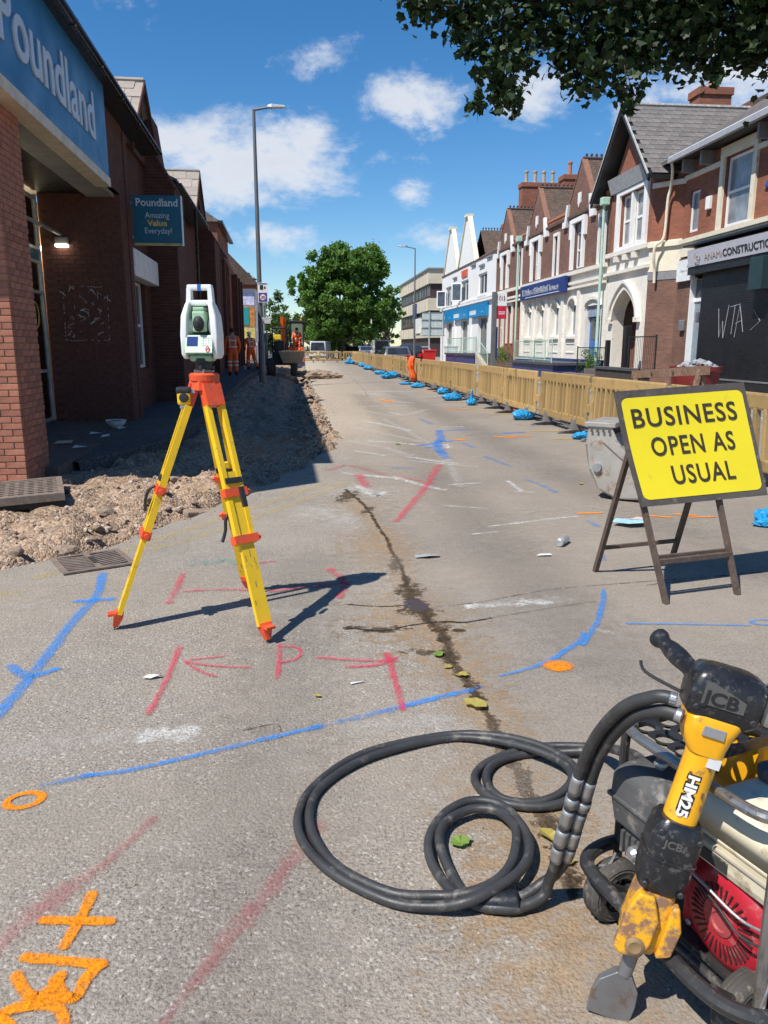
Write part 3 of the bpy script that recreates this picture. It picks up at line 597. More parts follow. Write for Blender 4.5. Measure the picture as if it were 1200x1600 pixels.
blot('orange_ring', (38, 1252), .064, .05, PO, ring=.55, rot=.2); blot('orange_disc', (872, 1042), .088, .075, PO)
S5 = lambda L_: [(a/2.4, 1200+b/2.4) for a, b in L_]
for a in [[(345, 480), (290, 590), (240, 672)], [(165, 575), (290, 578), (412, 580)], [(98, 715), (240, 728), (382, 740)], [(375, 742), (320, 800), (285, 862), (240, 866), (205, 800)], [(62, 785), (88, 832), (130, 868), (190, 835), (225, 785)], [(120, 880), (190, 872), (250, 862)], [(-5, 940), (60, 905), (180, 895), (235, 930), (232, 1000)], [(-5, 940), (20, 970), (40, 1000)]]: stroke('orange_figure', S5(a), .025, PO)
for a, w in [([(775, 683), (800, 684)], .09), ([(798, 682), (826, 682)], .1), ([(700, 640), (712, 640)], .12), ([(718, 639), (730, 639)], .12), ([(905, 803), (938, 802)], .04), ([(1010, 806), (1045, 809)], .04), ([(1055, 804), (1085, 806)], .04), ([(1080, 809), (1115, 808)], .035), ([(712, 688), (725, 687)], .09)]: stroke('orange_mark', a, w, PO)
for a, w in [([(280, 1013), (262, 1060), (232, 1116)], .03), ([(388, 1044), (340, 1042), (292, 1036)], .022), ([(352, 1026), (298, 1032)], .02), ([(336, 1058), (312, 1050), (288, 1034)], .02), ([(437, 1008), (436, 1035), (433, 1060)], .024), ([(437, 1011), (462, 1012), (470, 1022), (460, 1032), (436, 1036)], .022), ([(497, 1028), (560, 1033), (620, 1034)], .026), ([(543, 1043), (590, 1040), (618, 1028)], .028), ([(604, 1022), (616, 1060), (630, 1110)], .03)]: stroke('red_figure', a, w, PR)
blot('red_blob', (607, 1032), .045, .05, PR)
for a, w in [([(286, 898), (276, 920), (264, 943)], .04), ([(290, 925), (340, 922), (392, 924), (392, 936)], .03), ([(425, 925), (480, 918), (532, 912)], .035), ([(514, 890), (535, 905), (540, 912)], .045), ([(540, 912), (528, 935)], .04), ([(685, 728), (662, 765), (620, 815)], [.09, .07, .05]), ([(515, 735), (545, 728), (600, 742)], .12), ([(560, 742), (572, 760)], .1), ([(622, 745), (676, 755)], .05), ([(400, 880), (425, 878)], .04)]: stroke('red_mark', a, w, PRf if w == .12 else PR2)
stroke('red_line', [(240, 1280), (165, 1350), (85, 1405), (-10, 1490)], [.03, .03, .085, .05], PRf); stroke('red_line', [(490, 1300), (440, 1370), (375, 1445), (310, 1530), (245, 1615)], [.075, .05, .06, .035, .02], PRf)
stroke('mint_mark', [(300, 883), (315, 880)], .06, PM); stroke('mint_mark', [(325, 882), (350, 876), (375, 880)], .09, PM); stroke('mint_mark', [(392, 880), (402, 879)], .06, PM)
for a in [(860, 672), (895, 684), (793, 645), (757, 640), (722, 627)]: stroke('yellow_tick', [(a[0]-26, a[1]+2), (a[0]+14, a[1]+1)], .08, markmat('yellow_tick_paint', (.6, .42, .08), .8, .5, .4) if 'ytk' not in MATS else MATS['ytk']); MATS['ytk'] = bpy.data.materials['yellow_tick_paint']
# ------------------------------------------------------------------ shared building materials
DKB = brickmat('shade_toned_brick', (.15, .052, .036), (.10, .038, .028), (.12, .085, .068), soot=.35)  # store brick with shade put into the colour, below the sunlit pillar's tone
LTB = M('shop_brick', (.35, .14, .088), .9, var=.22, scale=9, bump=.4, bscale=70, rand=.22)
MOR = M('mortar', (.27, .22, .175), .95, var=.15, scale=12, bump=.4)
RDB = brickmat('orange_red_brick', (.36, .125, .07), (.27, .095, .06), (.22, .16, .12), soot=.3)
BRB = brickmat('brown_brick', (.25, .13, .095), (.19, .095, .07), (.20, .16, .13), soot=.35)
WHITE = M('white_paint', (.80, .79, .76), .6, var=.05, scale=3, c2=(.62, .59, .53), amt=.18)
CREAM = M('cream_paint', (.72, .66, .52), .65, var=.07, scale=3, c2=(.50, .42, .30), amt=.28)
OFFW = M('stone_white_paint', (.76, .72, .64), .65, var=.07, scale=3, c2=(.55, .49, .40), amt=.28, bump=.1)
UPVC = M('white_plastic', (.80, .80, .80), .35, var=.03)
GLS = glassmat('window_glass', (.035, .045, .06)); GLC = glassmat('curtained_glass', (.13, .14, .15), .08); GLD = glassmat('dark_glass', (.012, .014, .017))
SLATE = M('slate', (.155, .140, .132), .8, var=.2, scale=5, bump=.25, bscale=40, rand=.16, c2=(.24, .215, .19), amt=.3)
LSL = M('pale_concrete_tile', (.32, .275, .235), .9, var=.15, scale=7, bump=.3, bscale=50, rand=.14)
TILE = tilemat('plain_roof_tile', (.17, .115, .088), (.105, .078, .064)); TRC = M('terracotta', (.42, .16, .085), .85, var=.2, scale=9); RIDGE = M('ridge_tile', (.085, .062, .055), .85)
BLK = M('black_paint', (.016, .016, .018), .45, var=.3); DKM = M('dark_metal', (.035, .035, .038), .5, metal=.3); LEAD = M('lead_grey', (.22, .22, .23), .6, var=.15)
STL = M('galvanised_steel', (.42, .43, .44), .42, metal=.75, var=.12, scale=9); GRNP = M('pale_green_paint', (.42, .60, .50), .5, var=.1, scale=6, c2=(.3, .36, .3), amt=.3); NAVY = M('navy_paint', (.025, .045, .16), .45, var=.15, scale=4)
def slates(parent, a, b, c, d, rows, cols, mat, t=.012, name='slate', lift=.02):
    """a,b lower edge, d,c upper edge; each slate a shared tilted slab that laps the row below"""
    a, b, c, d = map(Vector, (a, b, c, d)); n = (b-a).cross(d-a).normalized()
    if n.z < 0: n = -n
    w = (b-a).length/cols; h = (d-a).length/rows; x = (b-a).normalized(); y = (d-a).normalized()
    me = MB().add([(-w*.488, -h*.5, 0), (w*.488, -h*.5, 0), (w*.488, h*.62, -.012), (-w*.488, h*.62, -.012), (-w*.488, -h*.5, t), (w*.488, -h*.5, t), (w*.488, h*.62, t-.012), (-w*.488, h*.62, t-.012)], [(3,2,1,0),(4,5,6,7),(0,1,5,4),(1,2,6,5),(2,3,7,6),(3,0,4,7)]).mesh(name, mat)
    rr = random.Random(5)
    for j in range(rows):
        for i in range(cols):
            u = (i+.5+(.0 if j % 2 else -.5))/cols
            if u < .001: continue
            p = a.lerp(b, u).lerp(d.lerp(c, u), (j+.5)/rows)+n*(lift+rr.uniform(-.002, .004))
            yy = (d.lerp(c, u)-a.lerp(b, u)).normalized(); xx = (b.lerp(c, (j+.5)/rows)-a.lerp(d, (j+.5)/rows)); k = xx.length/(b-a).length; xx.normalize(); zz = xx.cross(yy)
            if zz.z < 0: xx = -xx; zz = xx.cross(yy)
            o = bpy.data.objects.new(name, me); col.objects.link(o); o.parent = parent
            o.matrix_local = Matrix(((xx.x*k, yy.x, zz.x, p.x), (xx.y*k, yy.y, zz.y, p.y), (xx.z*k, yy.z, zz.z, p.z), (0, 0, 0, 1))) @ Matrix.Rotation(rr.uniform(-.006, .006), 4, 'Z')
# ------------------------------------------------------------------ left: brick discount store
st = thing('brick_store', 'red brick store with slate gablets along the shaded left footway', 'building')
LX = -3.25; fl = Fr((LX, 0, 0), (0, 1, 0), (1, 0, 0))
# corner pillar, brick by brick
Y0, Y1, PXL = 9.23, 10.13, -4.15
core = MB().box(PXL+.012, Y0+.012, -.35, LX-.012, Y1-.012, 4.28).build('pillar_core', MOR, st)
def brick_mesh(l, w, h): return MB().bbox(-l/2, -w/2, -h/2, l/2, w/2, h/2, .005).mesh('brick', LTB)
stretch = brick_mesh(.215, .1025, .065); head = brick_mesh(.1025, .1025, .065); rb = random.Random(11); nb = 0; rest = MB()
PLB = M('plinth_brick', (.30, .12, .10), .85, var=.2, scale=10, bump=.3, rand=.15)
for c in range(-1, 57):
    z = c*.075+.04; odd = c % 2
    fronts = []; x = LX
    first = True
    while x > PXL+.05:
        l = .1025 if (first and odd) else .215
        l = min(l, x-PXL); fronts.append((x-l/2, l)); x -= l+.01; first = False
    sides = []; y = Y0+(.0 if odd else .1125); first = True
    if odd: pass
    yy = y
    while yy < Y1-.03:
        l = min(.215, Y1-yy); sides.append((yy+l/2, l)); yy += l+.01
    for (xc, l) in fronts:
        mesh = stretch if l > .15 else head; L0 = .215 if l > .15 else .1025
        if xc < -3.95 or z < -.03 or nb >= 297:
            rest.box(xc-l/2, Y0-.001, z-.0325, xc+l/2, Y0+.1, z+.0325); continue
        o = bpy.data.objects.new('brick', mesh); col.objects.link(o); o.parent = st; nb += 1
        o.location = (xc, Y0+.05+rb.uniform(-.003, .003), z); o.scale.x = l/L0
        if z < .16: o.data = mesh
    for (yc, l) in sides:
        if odd and yc-l/2 < Y0+.01: l -= .105; yc += .0525
        if l < .03: continue
        mesh = stretch; L0 = .215
        if nb >= 297 or z < -.03:
            rest.box(LX-.1, yc-l/2, z-.0325, LX+.001, yc+l/2, z+.0325); continue
        o = bpy.data.objects.new('brick', mesh); col.objects.link(o); o.parent = st; nb += 1
        o.location = (LX-.05+rb.uniform(-.003, .003), yc, z); o.rotation_euler.z = R(90); o.scale.x = l/L0
if rest.v: rest.build('brick_facing', LTB, st, kind='stuff')
# recessed entrance: back glazing, side wall with scribbles, soffit, floor
RX = -4.75; EY = 15.9
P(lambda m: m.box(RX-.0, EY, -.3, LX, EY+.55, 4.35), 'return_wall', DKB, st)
bw = MB(); rr = random.Random(4)
for c in range(58):                                   # raised brick faces of the return wall
    z = c*.075+.005; x = LX-(.0 if c % 2 else .1125)
    if c % 2 == 0: bw.box(LX-.1, EY-.006, z, LX-.002, EY, z+.063)
    while x > RX+.2:
        d = rr.uniform(.004, .009); bw.box(x-.213, EY-d, z, x-.003, EY-.0005, z+.063); x -= .225
bw.build('brick_facing', M('shaded_store_brick', (.14, .052, .037), .9, var=.28, scale=11, bump=.4, bscale=60, c2=(.09, .045, .036), amt=.4), st, kind='stuff')  # same store brick, shade of the recess put into its colour
P(lambda m: m.box(-12, 8.3, 4.36, LX-.02, EY+.5, 4.6), 'soffit', BLK, st)
P(lambda m: m.box(LX-.6, 8.2, 4.29, LX-.1, 16, 4.355), 'beam', M('beam_paint', (.26, .24, .22), .6), st)
P(lambda m: m.box(-4.4, 9.85, 3.58, -4.34, 15.9, 3.62), 'tie_rod', STL, st)
P(lambda m: m.box(-9, 9.6, -.3, RX, 17.3, .12), 'entrance_floor', M('shop_floor', (.10, .08, .07), .4), st)
P(lambda m: m.box(RX, 9.9, -.3, LX+.15, 15.9, .06), 'entrance_step', M('step_tile', (.12, .085, .07), .8, bump=.2), st)
P(lambda m: m.box(-9.2, 9.6, -.3, -9, 17.4, 4.4), 'shop_back_wall', M('shop_interior', (.16, .13, .11), .8, c2=(.3, .1, .06)), st)
P(lambda m: m.box(-9.2, 17.3, -.3, RX-.05, 17.5, 4.4), 'shop_side_wall', M('shop_interior_brick', (.32, .14, .09), .9), st)
P(lambda m: m.box(-9.2, 9.4, -.3, PXL-.2, 9.6, 4.4), 'shop_end_wall', M('shop_interior', (.16, .13, .11), .8), st)
gl = Fr((RX, 0, 0), (0, 1, 0), (1, 0, 0)); AL = M('window_aluminium', (.55, .57, .58), .35, metal=.4)
fm = MB()
for y in (9.95, 11.9, 13.85, 15.78): gl.box(fm, y, .12, -.06, y+.07, 4.3, 0)
for z in (.12, 1.05, 2.5, 3.05, 3.3, 4.2): gl.box(fm, 10.02, z, -.055, 15.78, z+.055, -.005)
sf = fm.build('shop_screen', AL, st)
for i, y in enumerate((10.02, 11.97, 13.92)): 
    for z0, z1 in ((.18, 1.05), (1.1, 2.5), (2.56, 3.05), (3.36, 4.2)): 
        P(lambda m: gl.box(m, y, z0, -.035, y+1.88, z1, -.025), 'pane', clearglass('shop_glass', (.9, .93, .93), .12), sf)
P(lambda m: gl.box(m, 10.02, 3.1, -.05, 15.78, 3.3, -.02), 'fascia_panel', M('teal_panel', (.01, .09, .13), .4), sf)
for (y, x) in ((17.0, -5.15), (16.2, -6.6), (12.6, -5.45)): P(lambda m: m.box(x-.07, y-1.0, 3.46, x+.07, y+.2, 3.52), 'tube_light', glow('lit_tube', (1, .93, .6), 28), st)
# shop poster ring and yellow goods cage seen through the glass
rg = MB(); rg.tube([(RX+.01, 15.1+.24*math.cos(t*.2618), 2.1+.24*math.sin(t*.2618)) for t in range(24)], .012, 6, closed=True); rg.build('poster_ring', M('poster_gold', (.5, .34, .06), .5), st)
textmesh('£1', .26, M('poster_gold', (.5, .34, .06), .5), st, (RX+.012, 14.95, 2.02), (0, 1, 0), (0, 0, 1), .002)
P(lambda m: m.bbox(-5.5, 14.3, .14, -5.0, 15.3, 1.25, .04), 'display_bin', M('display_bin_brown', (.13, .085, .03), .7), st)
P(lambda m: m.bbox(-5.6, 15.35, .14, -5.0, 15.75, 1.3, .04), 'display_stand', M('display_blue', (.02, .06, .12), .6), st)
# bulkhead lamp above the scribbles
lamp = P(lambda m: m.bbox(-4.48, EY-.1, 3.42, -4.22, EY-.01, 3.56, .02), 'bulkhead_lamp', M('lamp_body', (.12, .11, .1), .5), st); P(lambda m: m.bbox(-4.46, EY-.16, 3.37, -4.24, EY-.02, 3.42, .01), 'lamp_lens', glow('lit_lens', (1, .92, .75), 5), lamp)
# scribbles
sc = MB(); rr = random.Random(8); CHK = M('chalk_white', (.55, .52, .5), .9)
cxs, czs = -4.02, 2.15
def line(pts, r=.006): sc.tube([(x, EY-.009, z) for x, z in pts], r, 4)
for i in range(30):
    x = cxs+rr.uniform(-.36, .36); z = czs+rr.uniform(-.5, .5); line([(x, z), (x+rr.uniform(-.08, .08), z+rr.uniform(-.02, .06)), (x+rr.uniform(-.12, .12), z+rr.uniform(-.09, .09))], rr.choice((.004, .006, .009)))
for t in range(14):
    for (a, b, c, d) in ((-.4, -.5, .4, -.5), (-.4, .52, .4, .5), (-.42, -.5, -.4, .5), (.4, -.5, .42, .52)):
        if rr.random() < .6: u = t/14; line([(cxs+a+(c-a)*u, czs+b+(d-b)*u), (cxs+a+(c-a)*(u+.045), czs+b+(d-b)*(u+.045)+rr.uniform(-.02, .02))], .006)
sc.build('scribbles', CHK, st, kind='stuff')
# long fascia sign with raised lettering
SGX = -3.05
TEAL = M('teal_blue_sign', (.005, .15, .34), .4, var=.06, scale=.7, spec=.3); LTX = M('sign_letter_grey', (.55, .60, .66), .4, var=.05); BEI = M('beige_trim', (.62, .52, .38), .5)
fs = P(lambda m: m.bbox(SGX-.22, 6.4, 4.28, SGX, 14.1, 5.72, .02), 'fascia_sign', TEAL, st); P(lambda m: m.box(SGX-.23, 6.4, 4.14, SGX+.015, 14.1, 4.277), 'sign_trim', BEI, fs)
textmesh('Poundland', .95, LTX, fs, (SGX+.001, 9.0, 4.66), (0, 1, 0), (0, 0, 1), .02, .014, width=4.15)
# eaves, gutter and tiled roof over the entrance
P(lambda m: m.box(-8, 7.9, 5.78, LX-.2, 16.4, 5.86), 'eaves_board', BLK, st)
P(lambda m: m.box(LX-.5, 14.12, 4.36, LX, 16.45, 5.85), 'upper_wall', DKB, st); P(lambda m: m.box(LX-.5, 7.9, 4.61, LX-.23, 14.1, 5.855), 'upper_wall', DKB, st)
GUT = M('black_gutter', (.02, .02, .022), .25, var=.3); gx = -2.9
def gutter(y0, y1, z): 
    m = MB(); k = [(gx+.075*math.cos(a), z+.075*math.sin(a)) for a in [math.pi+i*math.pi/8 for i in range(9)]]; inn = [(gx+.06*math.cos(a), z+.06*math.sin(a)) for a in [2*math.pi-i*math.pi/8 for i in range(9)]]
    m.prism([(x, y0, zz) for x, zz in k+inn], (0, y1-y0, 0)); g_ = m.build('gutter', GUT, st)
    yy = y0+.6
    while yy < y1:
        P(lambda q: q.prism([(x+(x-gx)*.16, yy, zz+(zz-z)*.16) for x, zz in k+inn], (0, .06, 0)), 'gutter_joint', GUT, g_); yy += 1.55
P(lambda m: m.prism([(gx+.09, 7.9, 5.74), (gx+.09, 7.9, 5.70), (LX-.02, 7.9, 5.66), (LX-.02, 7.9, 5.74)], (0, 10.9, 0)), 'eaves_soffit', BLK, st)
gutter(7.9, 18.8, 5.76)
def roofslab(y0, y1, z0, x1, z1, x0=gx-.02, mat=None):
    P(lambda m: m.prism([(x0, y0, z0), (x1, y0, z1), (x1, y0, z1-.12), (x0, y0, z0-.06)], (0, y1-y0, 0)), 'roof', mat or tilemat('store_roof_tile', (.25, .21, .18), (.2, .17, .15), .33, .3), st)
roofslab(7.9, 18.8, 5.83, -8, 8.3)
# gablet with slates and fin wall, repeated along the front
def gablet(yc, half, zb, za, xf, xb, rows, cols, tag_=''):
    """street-facing gablet: ridge runs back from xf to xb"""
    P(lambda m: m.prism([(xf-.12, yc-half, zb), (xf-.12, yc+half, zb), (xf-.12, yc, za)], (-.2, 0, 0)), 'gablet_wall', DKB, st)
    for s in (-1, 1): P(lambda m: m.prism([(xf+.05, yc+s*(half+.12), zb-.12*(za-zb)/half), (xf+.05, yc, za+.02), (xb, yc, za+.02), (xb, yc+s*(half+.12), zb-.12*(za-zb)/half)], (0, 0, .05)), 'gablet_roof', LSL, st)
    P(lambda m: m.tube([(xf+.06, yc, za+.09), (xb, yc, za+.09)], .06, 8), 'ridge', LSL, st)
    if rows: slates(st, (xf+.06, yc-half-.13, zb-.13*(za-zb)/half+.05), (xb, yc-half-.13, zb-.13*(za-zb)/half+.05), (xb, yc-.01, za+.07), (xf+.06, yc-.01, za+.07), rows, cols, LSL, name='roof_slate', lift=.004)
    P(lambda m: m.prism([(xf+.055, yc+.01, za+.1), (xf+.055, yc+half+.2, zb-.1), (xf+.055, yc+half+.2, zb-.26), (xf+.055, yc, za-.1), (xf+.055, yc-half-.2, zb-.26), (xf+.055, yc-half-.2, zb-.1)], (.03, 0, 0)), 'verge_board', DKB, st)
def fin(y0, y1, z0=0):
    """projecting brick bay end with stepped sloping shoulder"""
    pts = [(-5.2, z0-.3), (-2.78, z0-.3), (-2.78, z0+5.75), (-3.25, z0+6.55), (-3.36, z0+7.5), (-5.2, z0+7.5)]
    P(lambda m: m.prism([(x, y0, z) for x, z in pts], (0, y1-y0, 0)), 'bay_wall', DKB, st)
    P(lambda m: m.prism([(-2.74, y0-.03, z0+5.72), (-3.22, y0-.03, z0+6.56), (-3.34, y0-.03, z0+7.54), (-3.4, y0-.03, z0+7.54), (-3.29, y0-.03, z0+6.53), (-2.81, y0-.03, z0+5.69)], (0, y1-y0+.06, 0)), 'coping', DKB, st)
gablet(19.6, 1.9, 5.75, 7.35, -3.3, -6.6, 7, 9)
fin(20.3, 22.0, -.45)
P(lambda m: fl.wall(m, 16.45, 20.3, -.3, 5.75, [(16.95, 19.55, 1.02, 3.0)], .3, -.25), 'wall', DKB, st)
P(lambda m: m.box(LX-.4, 16.46, -.3, LX+.02, 16.8, 5.6), 'pilaster', DKB, st)
f2 = Fr((LX-.25, 0, 0), (0, 1, 0), (1, 0, 0)); f2.window(st, 16.97, 19.53, 1.04, 2.98, UPVC, GLD, -.1, 4, 2, .07)
P(lambda m: m.bbox(LX-.24, 16.82, 2.95, LX+.05, 19.8, 3.5, .03), 'shutter_box', M('shutter_box_white', (.70, .70, .68), .45), st)
# upper glazing slot behind the blade sign
P(lambda m: fl.box(m, 16.84, 3.62, -.2, 17.2, 5.0, -.19), 'side_light', GLS, st)
# second module
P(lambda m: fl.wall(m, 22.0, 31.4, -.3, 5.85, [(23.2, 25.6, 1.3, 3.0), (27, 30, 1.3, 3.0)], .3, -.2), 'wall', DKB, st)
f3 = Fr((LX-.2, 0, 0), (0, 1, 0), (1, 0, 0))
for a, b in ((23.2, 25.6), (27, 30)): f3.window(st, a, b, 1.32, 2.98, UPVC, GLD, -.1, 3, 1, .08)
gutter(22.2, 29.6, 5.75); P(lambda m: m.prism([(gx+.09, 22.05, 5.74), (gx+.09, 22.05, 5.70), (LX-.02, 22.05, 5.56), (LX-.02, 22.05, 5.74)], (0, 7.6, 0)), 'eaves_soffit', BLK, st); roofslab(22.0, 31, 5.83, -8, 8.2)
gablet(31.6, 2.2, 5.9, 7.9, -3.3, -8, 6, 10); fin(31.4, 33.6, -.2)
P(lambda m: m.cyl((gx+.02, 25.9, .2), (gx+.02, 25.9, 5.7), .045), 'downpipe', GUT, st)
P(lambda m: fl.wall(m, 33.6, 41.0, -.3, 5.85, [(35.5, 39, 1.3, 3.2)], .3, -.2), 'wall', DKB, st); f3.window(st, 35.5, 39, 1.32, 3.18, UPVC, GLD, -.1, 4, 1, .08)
roofslab(33.6, 41, 5.85, -8, 8.2)
for y in (34.4, 36.9, 39.4): P(lambda m: m.box(LX-.3, y, -.2, LX+.25, y+.45, 5.6), 'pilaster', DKB, st)
# taller end block, its gable end catches the sun
P(lambda m: m.prism([(-9, 41.0, -.3), (-2.9, 41.0, -.3), (-2.9, 41.0, 5.4), (-3.4, 41.0, 6.4), (-3.4, 41.0, 7.6), (-9, 41.0, 7.6)], (0, 7.5, 0)), 'end_block', RDB, st)
P(lambda m: m.prism([(-3.2, 40.8, 7.55), (-6, 40.8, 9.4), (-9, 40.8, 7.55)], (0, 8, 0)), 'end_roof', tilemat('store_roof_tile', (.25, .21, .18), (.2, .17, .15), .33, .3), st)
P(lambda m: m.box(-3.35, 40.75, 7.48, -3.1, 49, 7.6), 'end_gutter', GUT, st)
for y in (42.5, 45, 47.5): P(lambda m: m.box(-3.0, y, -.2, -2.6, y+.5, 5.2), 'pilaster', DKB, st)
rebase(st); turn(st, R(1.4), LX, 9.23)
# perpendicular blade sign
bs = thing('blade_sign', 'teal square shop sign sticking out from the brick store wall', 'sign')
DTL = M('dark_teal_sign', (.008, .125, .19), .4, var=.08)
bx0, bx1, by, bz0, bz1 = -3.22, -2.26, 17.0, 3.56, 4.54
P(lambda m: m.bbox(bx0, by, bz0, bx1, by+.12, bz1, .008), 'panel', DTL, bs); P(lambda m: m.box(bx0, by-.004, bz0-.0, bx1, by+.124, bz0+.05), 'bottom_strip', M('gold_strip', (.55, .42, .16), .5), bs)
P(lambda m: m.box(bx1-.002, by-.006, bz0+.01, bx1+.018, by+.126, bz1), 'edge_trim', UPVC, bs)
for z in (3.7, 4.35): P(lambda m: m.box(bx0-.16, by+.03, z, bx0+.01, by+.09, z+.05), 'bracket', STL, bs)
GT = M('sign_text_grey', (.62, .66, .68), .6); GO = M('sign_text_gold', (.72, .48, .12), .6)
textmesh('Poundland', .21, GT, bs, (bx0+.06, by-.001, 4.33), (1, 0, 0), (0, 0, 1), .003, .004, width=.83)
for i, (t, m_, w_) in enumerate((('Amazing', GT, .48), ('Value', GO, .40), ('Everyday!', GT, .54))): textmesh(t, .16, m_, bs, ((bx0+bx1)/2-w_/2, by-.001, 4.10-.15*i), (1, 0, 0), (0, 0, 1), .003, .006 if i == 1 else 0, width=w_)
rebase(bs); turn(bs, R(1.4), LX, 9.23)
# far left: poster-fronted building beyond the store
fb = thing('poster_building', 'pale shopfront with posters and tiled roof beyond the brick store', 'building')
P(lambda m: m.box(-9, 58, 0, -3.4, 70, 5.6), 'wall', WHITE, fb); P(lambda m: m.box(-9.05, 57.9, 5.55, -3.3, 70, 5.8), 'band', RDB, fb); P(lambda m: m.prism([(-3.1, 57.6, 5.8), (-6.2, 57.6, 9.0), (-9.3, 57.6, 5.8)], (0, 12.6, 0)), 'roof', TILE, fb)
for i, (z0, z1, c) in enumerate(((4.4, 5.3, (.55, .55, .75)), (2.9, 4.3, (.55, .22, .05)), (1.9, 2.8, (.6, .5, .15)), (.5, 1.7, (.5, .2, .15)))): P(lambda m: m.box(-5.6, 57.93, z0, -3.5, 57.99, z1), 'poster', M('poster%d' % i, c, .6, var=.4, scale=4), fb)
P(lambda m: m.box(-4.4, 57.9, 3.0, -3.9, 57.925, 4.25), 'poster', M('poster_teal', (.02, .28, .28), .6), fb)
rebase(fb)
# ------------------------------------------------------------------ right row
RX0 = 12.5
fr = Fr((RX0, 0, 0), (0, 1, 0), (-1, 0, 0))
def archpts(u0, u1, vs_, va, pointed=True, n=10):
    """outline of an arch from (u0,vs_) over apex va to (u1,vs_)"""
    m = (u0+u1)/2; h = (u1-u0)/2; out = []
    for i in range(2*n+1):
        t = i/(2*n); x = u0+(u1-u0)*t; k = abs(x-m)/h
        y = vs_+(va-vs_)*((1-k**1.75) if pointed else math.sqrt(max(0, 1-k*k))); 
        if pointed: y = vs_+(va-vs_)*(math.sqrt(max(0, 1-k**1.55))*.82+.18*(1-k))
        out.append((x, y))
    return out
def spandrel(f, u0, u1, vs_, va, vtop, w0, w1, name, mat, parent, pointed=True):
    a = archpts(u0, u1, vs_, va, pointed); mb = MB()
    for (x0, y0), (x1, y1) in zip(a, a[1:]): f.poly(mb, [(x0, y0), (x1, y1), (x1, vtop), (x0, vtop)], w0, w1)
    return mb.build(name, mat, parent)
def archband(f, u0, u1, vs_, va, th, w0, w1, name, mat, parent, pointed=True, down=0):
    a = archpts(u0, u1, vs_, va, pointed); b = archpts(u0-th, u1+th, vs_, va+th*1.15, pointed); mb = MB()
    if down: a = [(u0, down)]+a+[(u1, down)]; b = [(u0-th, down)]+b+[(u1+th, down)]
    for i in range(len(a)-1): f.poly(mb, [a[i], a[i+1], b[i+1], b[i]], w0, w1)
    return mb.build(name, mat, parent)
def crest(parent, x0, x1, y, z, step=.22, along='x'):
    mb = MB(); n = int(abs(x1-x0)/step)
    for i in range(n):
        t = x0+(x1-x0)*(i+.5)/n; c = (t, y, z) if along == 'x' else (y, t, z)
        mb.lathe(c, (0, 0, 1), [(0, .035), (.08, .03), (.11, .055), (.17, .06), (.22, .01)], 6)
    mb.build('ridge_crest', RIDGE, parent)
def chimney(parent, x, y, z0, z1, sx, sy, pots, mat=RDB, potc=None):
    c = P(lambda m: m.box(x-sx/2, y-sy/2, z0, x+sx/2, y+sy/2, z1), 'chimney', mat, parent)
    P(lambda m: m.bbox(x-sx/2-.06, y-sy/2-.06, z1-.22, x+sx/2+.06, y+sy/2+.06, z1+.05, .02), 'chimney_cap', mat, c)
    for i in range(pots):
        t = (i+.5)/pots-.5; q = (x, y+t*sy*.95, z1+.05) if sy > sx else (x+t*sx*.95, y, z1+.05)
        P(lambda m: m.lathe(q, (0, 0, 1), [(0, .13), (.1, .125), (.12, .11), (.62, .1), (.64, .135), (.74, .135), (.76, .1)], 10), 'chimney_pot', potc or M('buff_pot', (.42, .31, .2), .85), c)
def squiggle(f, parent, mat, u0, u1, v0, v1, w, r=.02):
    """lettering too blurred in the distance to read: a run of letter-like strokes"""
    mb = MB(); rr = random.Random(2); u = u1
    while u > u0:
        h = v0+(v1-v0)*rr.uniform(.5, 1); d = rr.uniform(.25, .5)*(v1-v0)
        mb.tube([f.p(u, v0, w), f.p(u-d*.2, h, w), f.p(u-d, v0+(h-v0)*rr.random(), w)], r, 4); mb.tube([f.p(u-d*.6, v0, w), f.p(u-d*.9, h, w)], r, 4); u -= d*1.5+(rr.random() < .15)*.25*(v1-v0)*2
    return mb.build('lettering', mat, parent, kind='stuff')
# ---- shop building with gabled porch bay and black shutter
sb = thing('gabled_shop_building', 'red brick shop building with big slate gable, pointed arch porch and black shutter', 'building')
AX = 13.15; fa = Fr((AX, 0, 0), (0, 1, 0), (-1, 0, 0))
# shutter wing: upper brick wall with two windows
P(lambda m: fa.wall(m, 14.0, 26.9, 5.02, 7.7, [(22.75, 24.35, 5.15, 7.25), (25.85, 26.55, 5.3, 6.65), (17.2, 18.8, 5.15, 7.25)], .3), 'upper_wall', RDB, sb)
P(lambda m: fa.box(m, 14.0, 4.55, -.3, 26.9, 5.02, .04), 'cream_band', CREAM, sb)
P(lambda m: fa.box(m, 14.0, 4.98, -.1, 26.9, 5.12, .12), 'string_course', CREAM, sb); P(lambda m: fa.box(m, 14.0, 7.05, -.1, 22.58, 7.2, .07), 'cornice', CREAM, sb); P(lambda m: fa.box(m, 24.52, 7.05, -.1, 26.9, 7.2, .07), 'cornice', CREAM, sb)
def surround(f, u0, u1, v0, v1, t, parent, mat, top=.2, w=.08):
    m = MB(); f.box(m, u0-t, v0-.02, -.12, u0-.003, v1, w); f.box(m, u1+.003, v0-.02, -.12, u1+t, v1, w); f.box(m, u0-t, v1+.002, -.12, u1+t, v1+top, w+.01); return m.build('window_surround', mat, parent)
for a, b in ((22.75, 24.35), (17.2, 18.8)): surround(fa, a, b, 5.14, 7.25, .22, sb, CREAM, .3); fa.window(sb, a+.03, b-.03, 5.16, 7.22, UPVC, GLC, -.1, 1, 2, .09)
fa.window(sb, 25.87, 26.53, 5.32, 6.63, UPVC, GLC, -.08, 1, 1, .07)
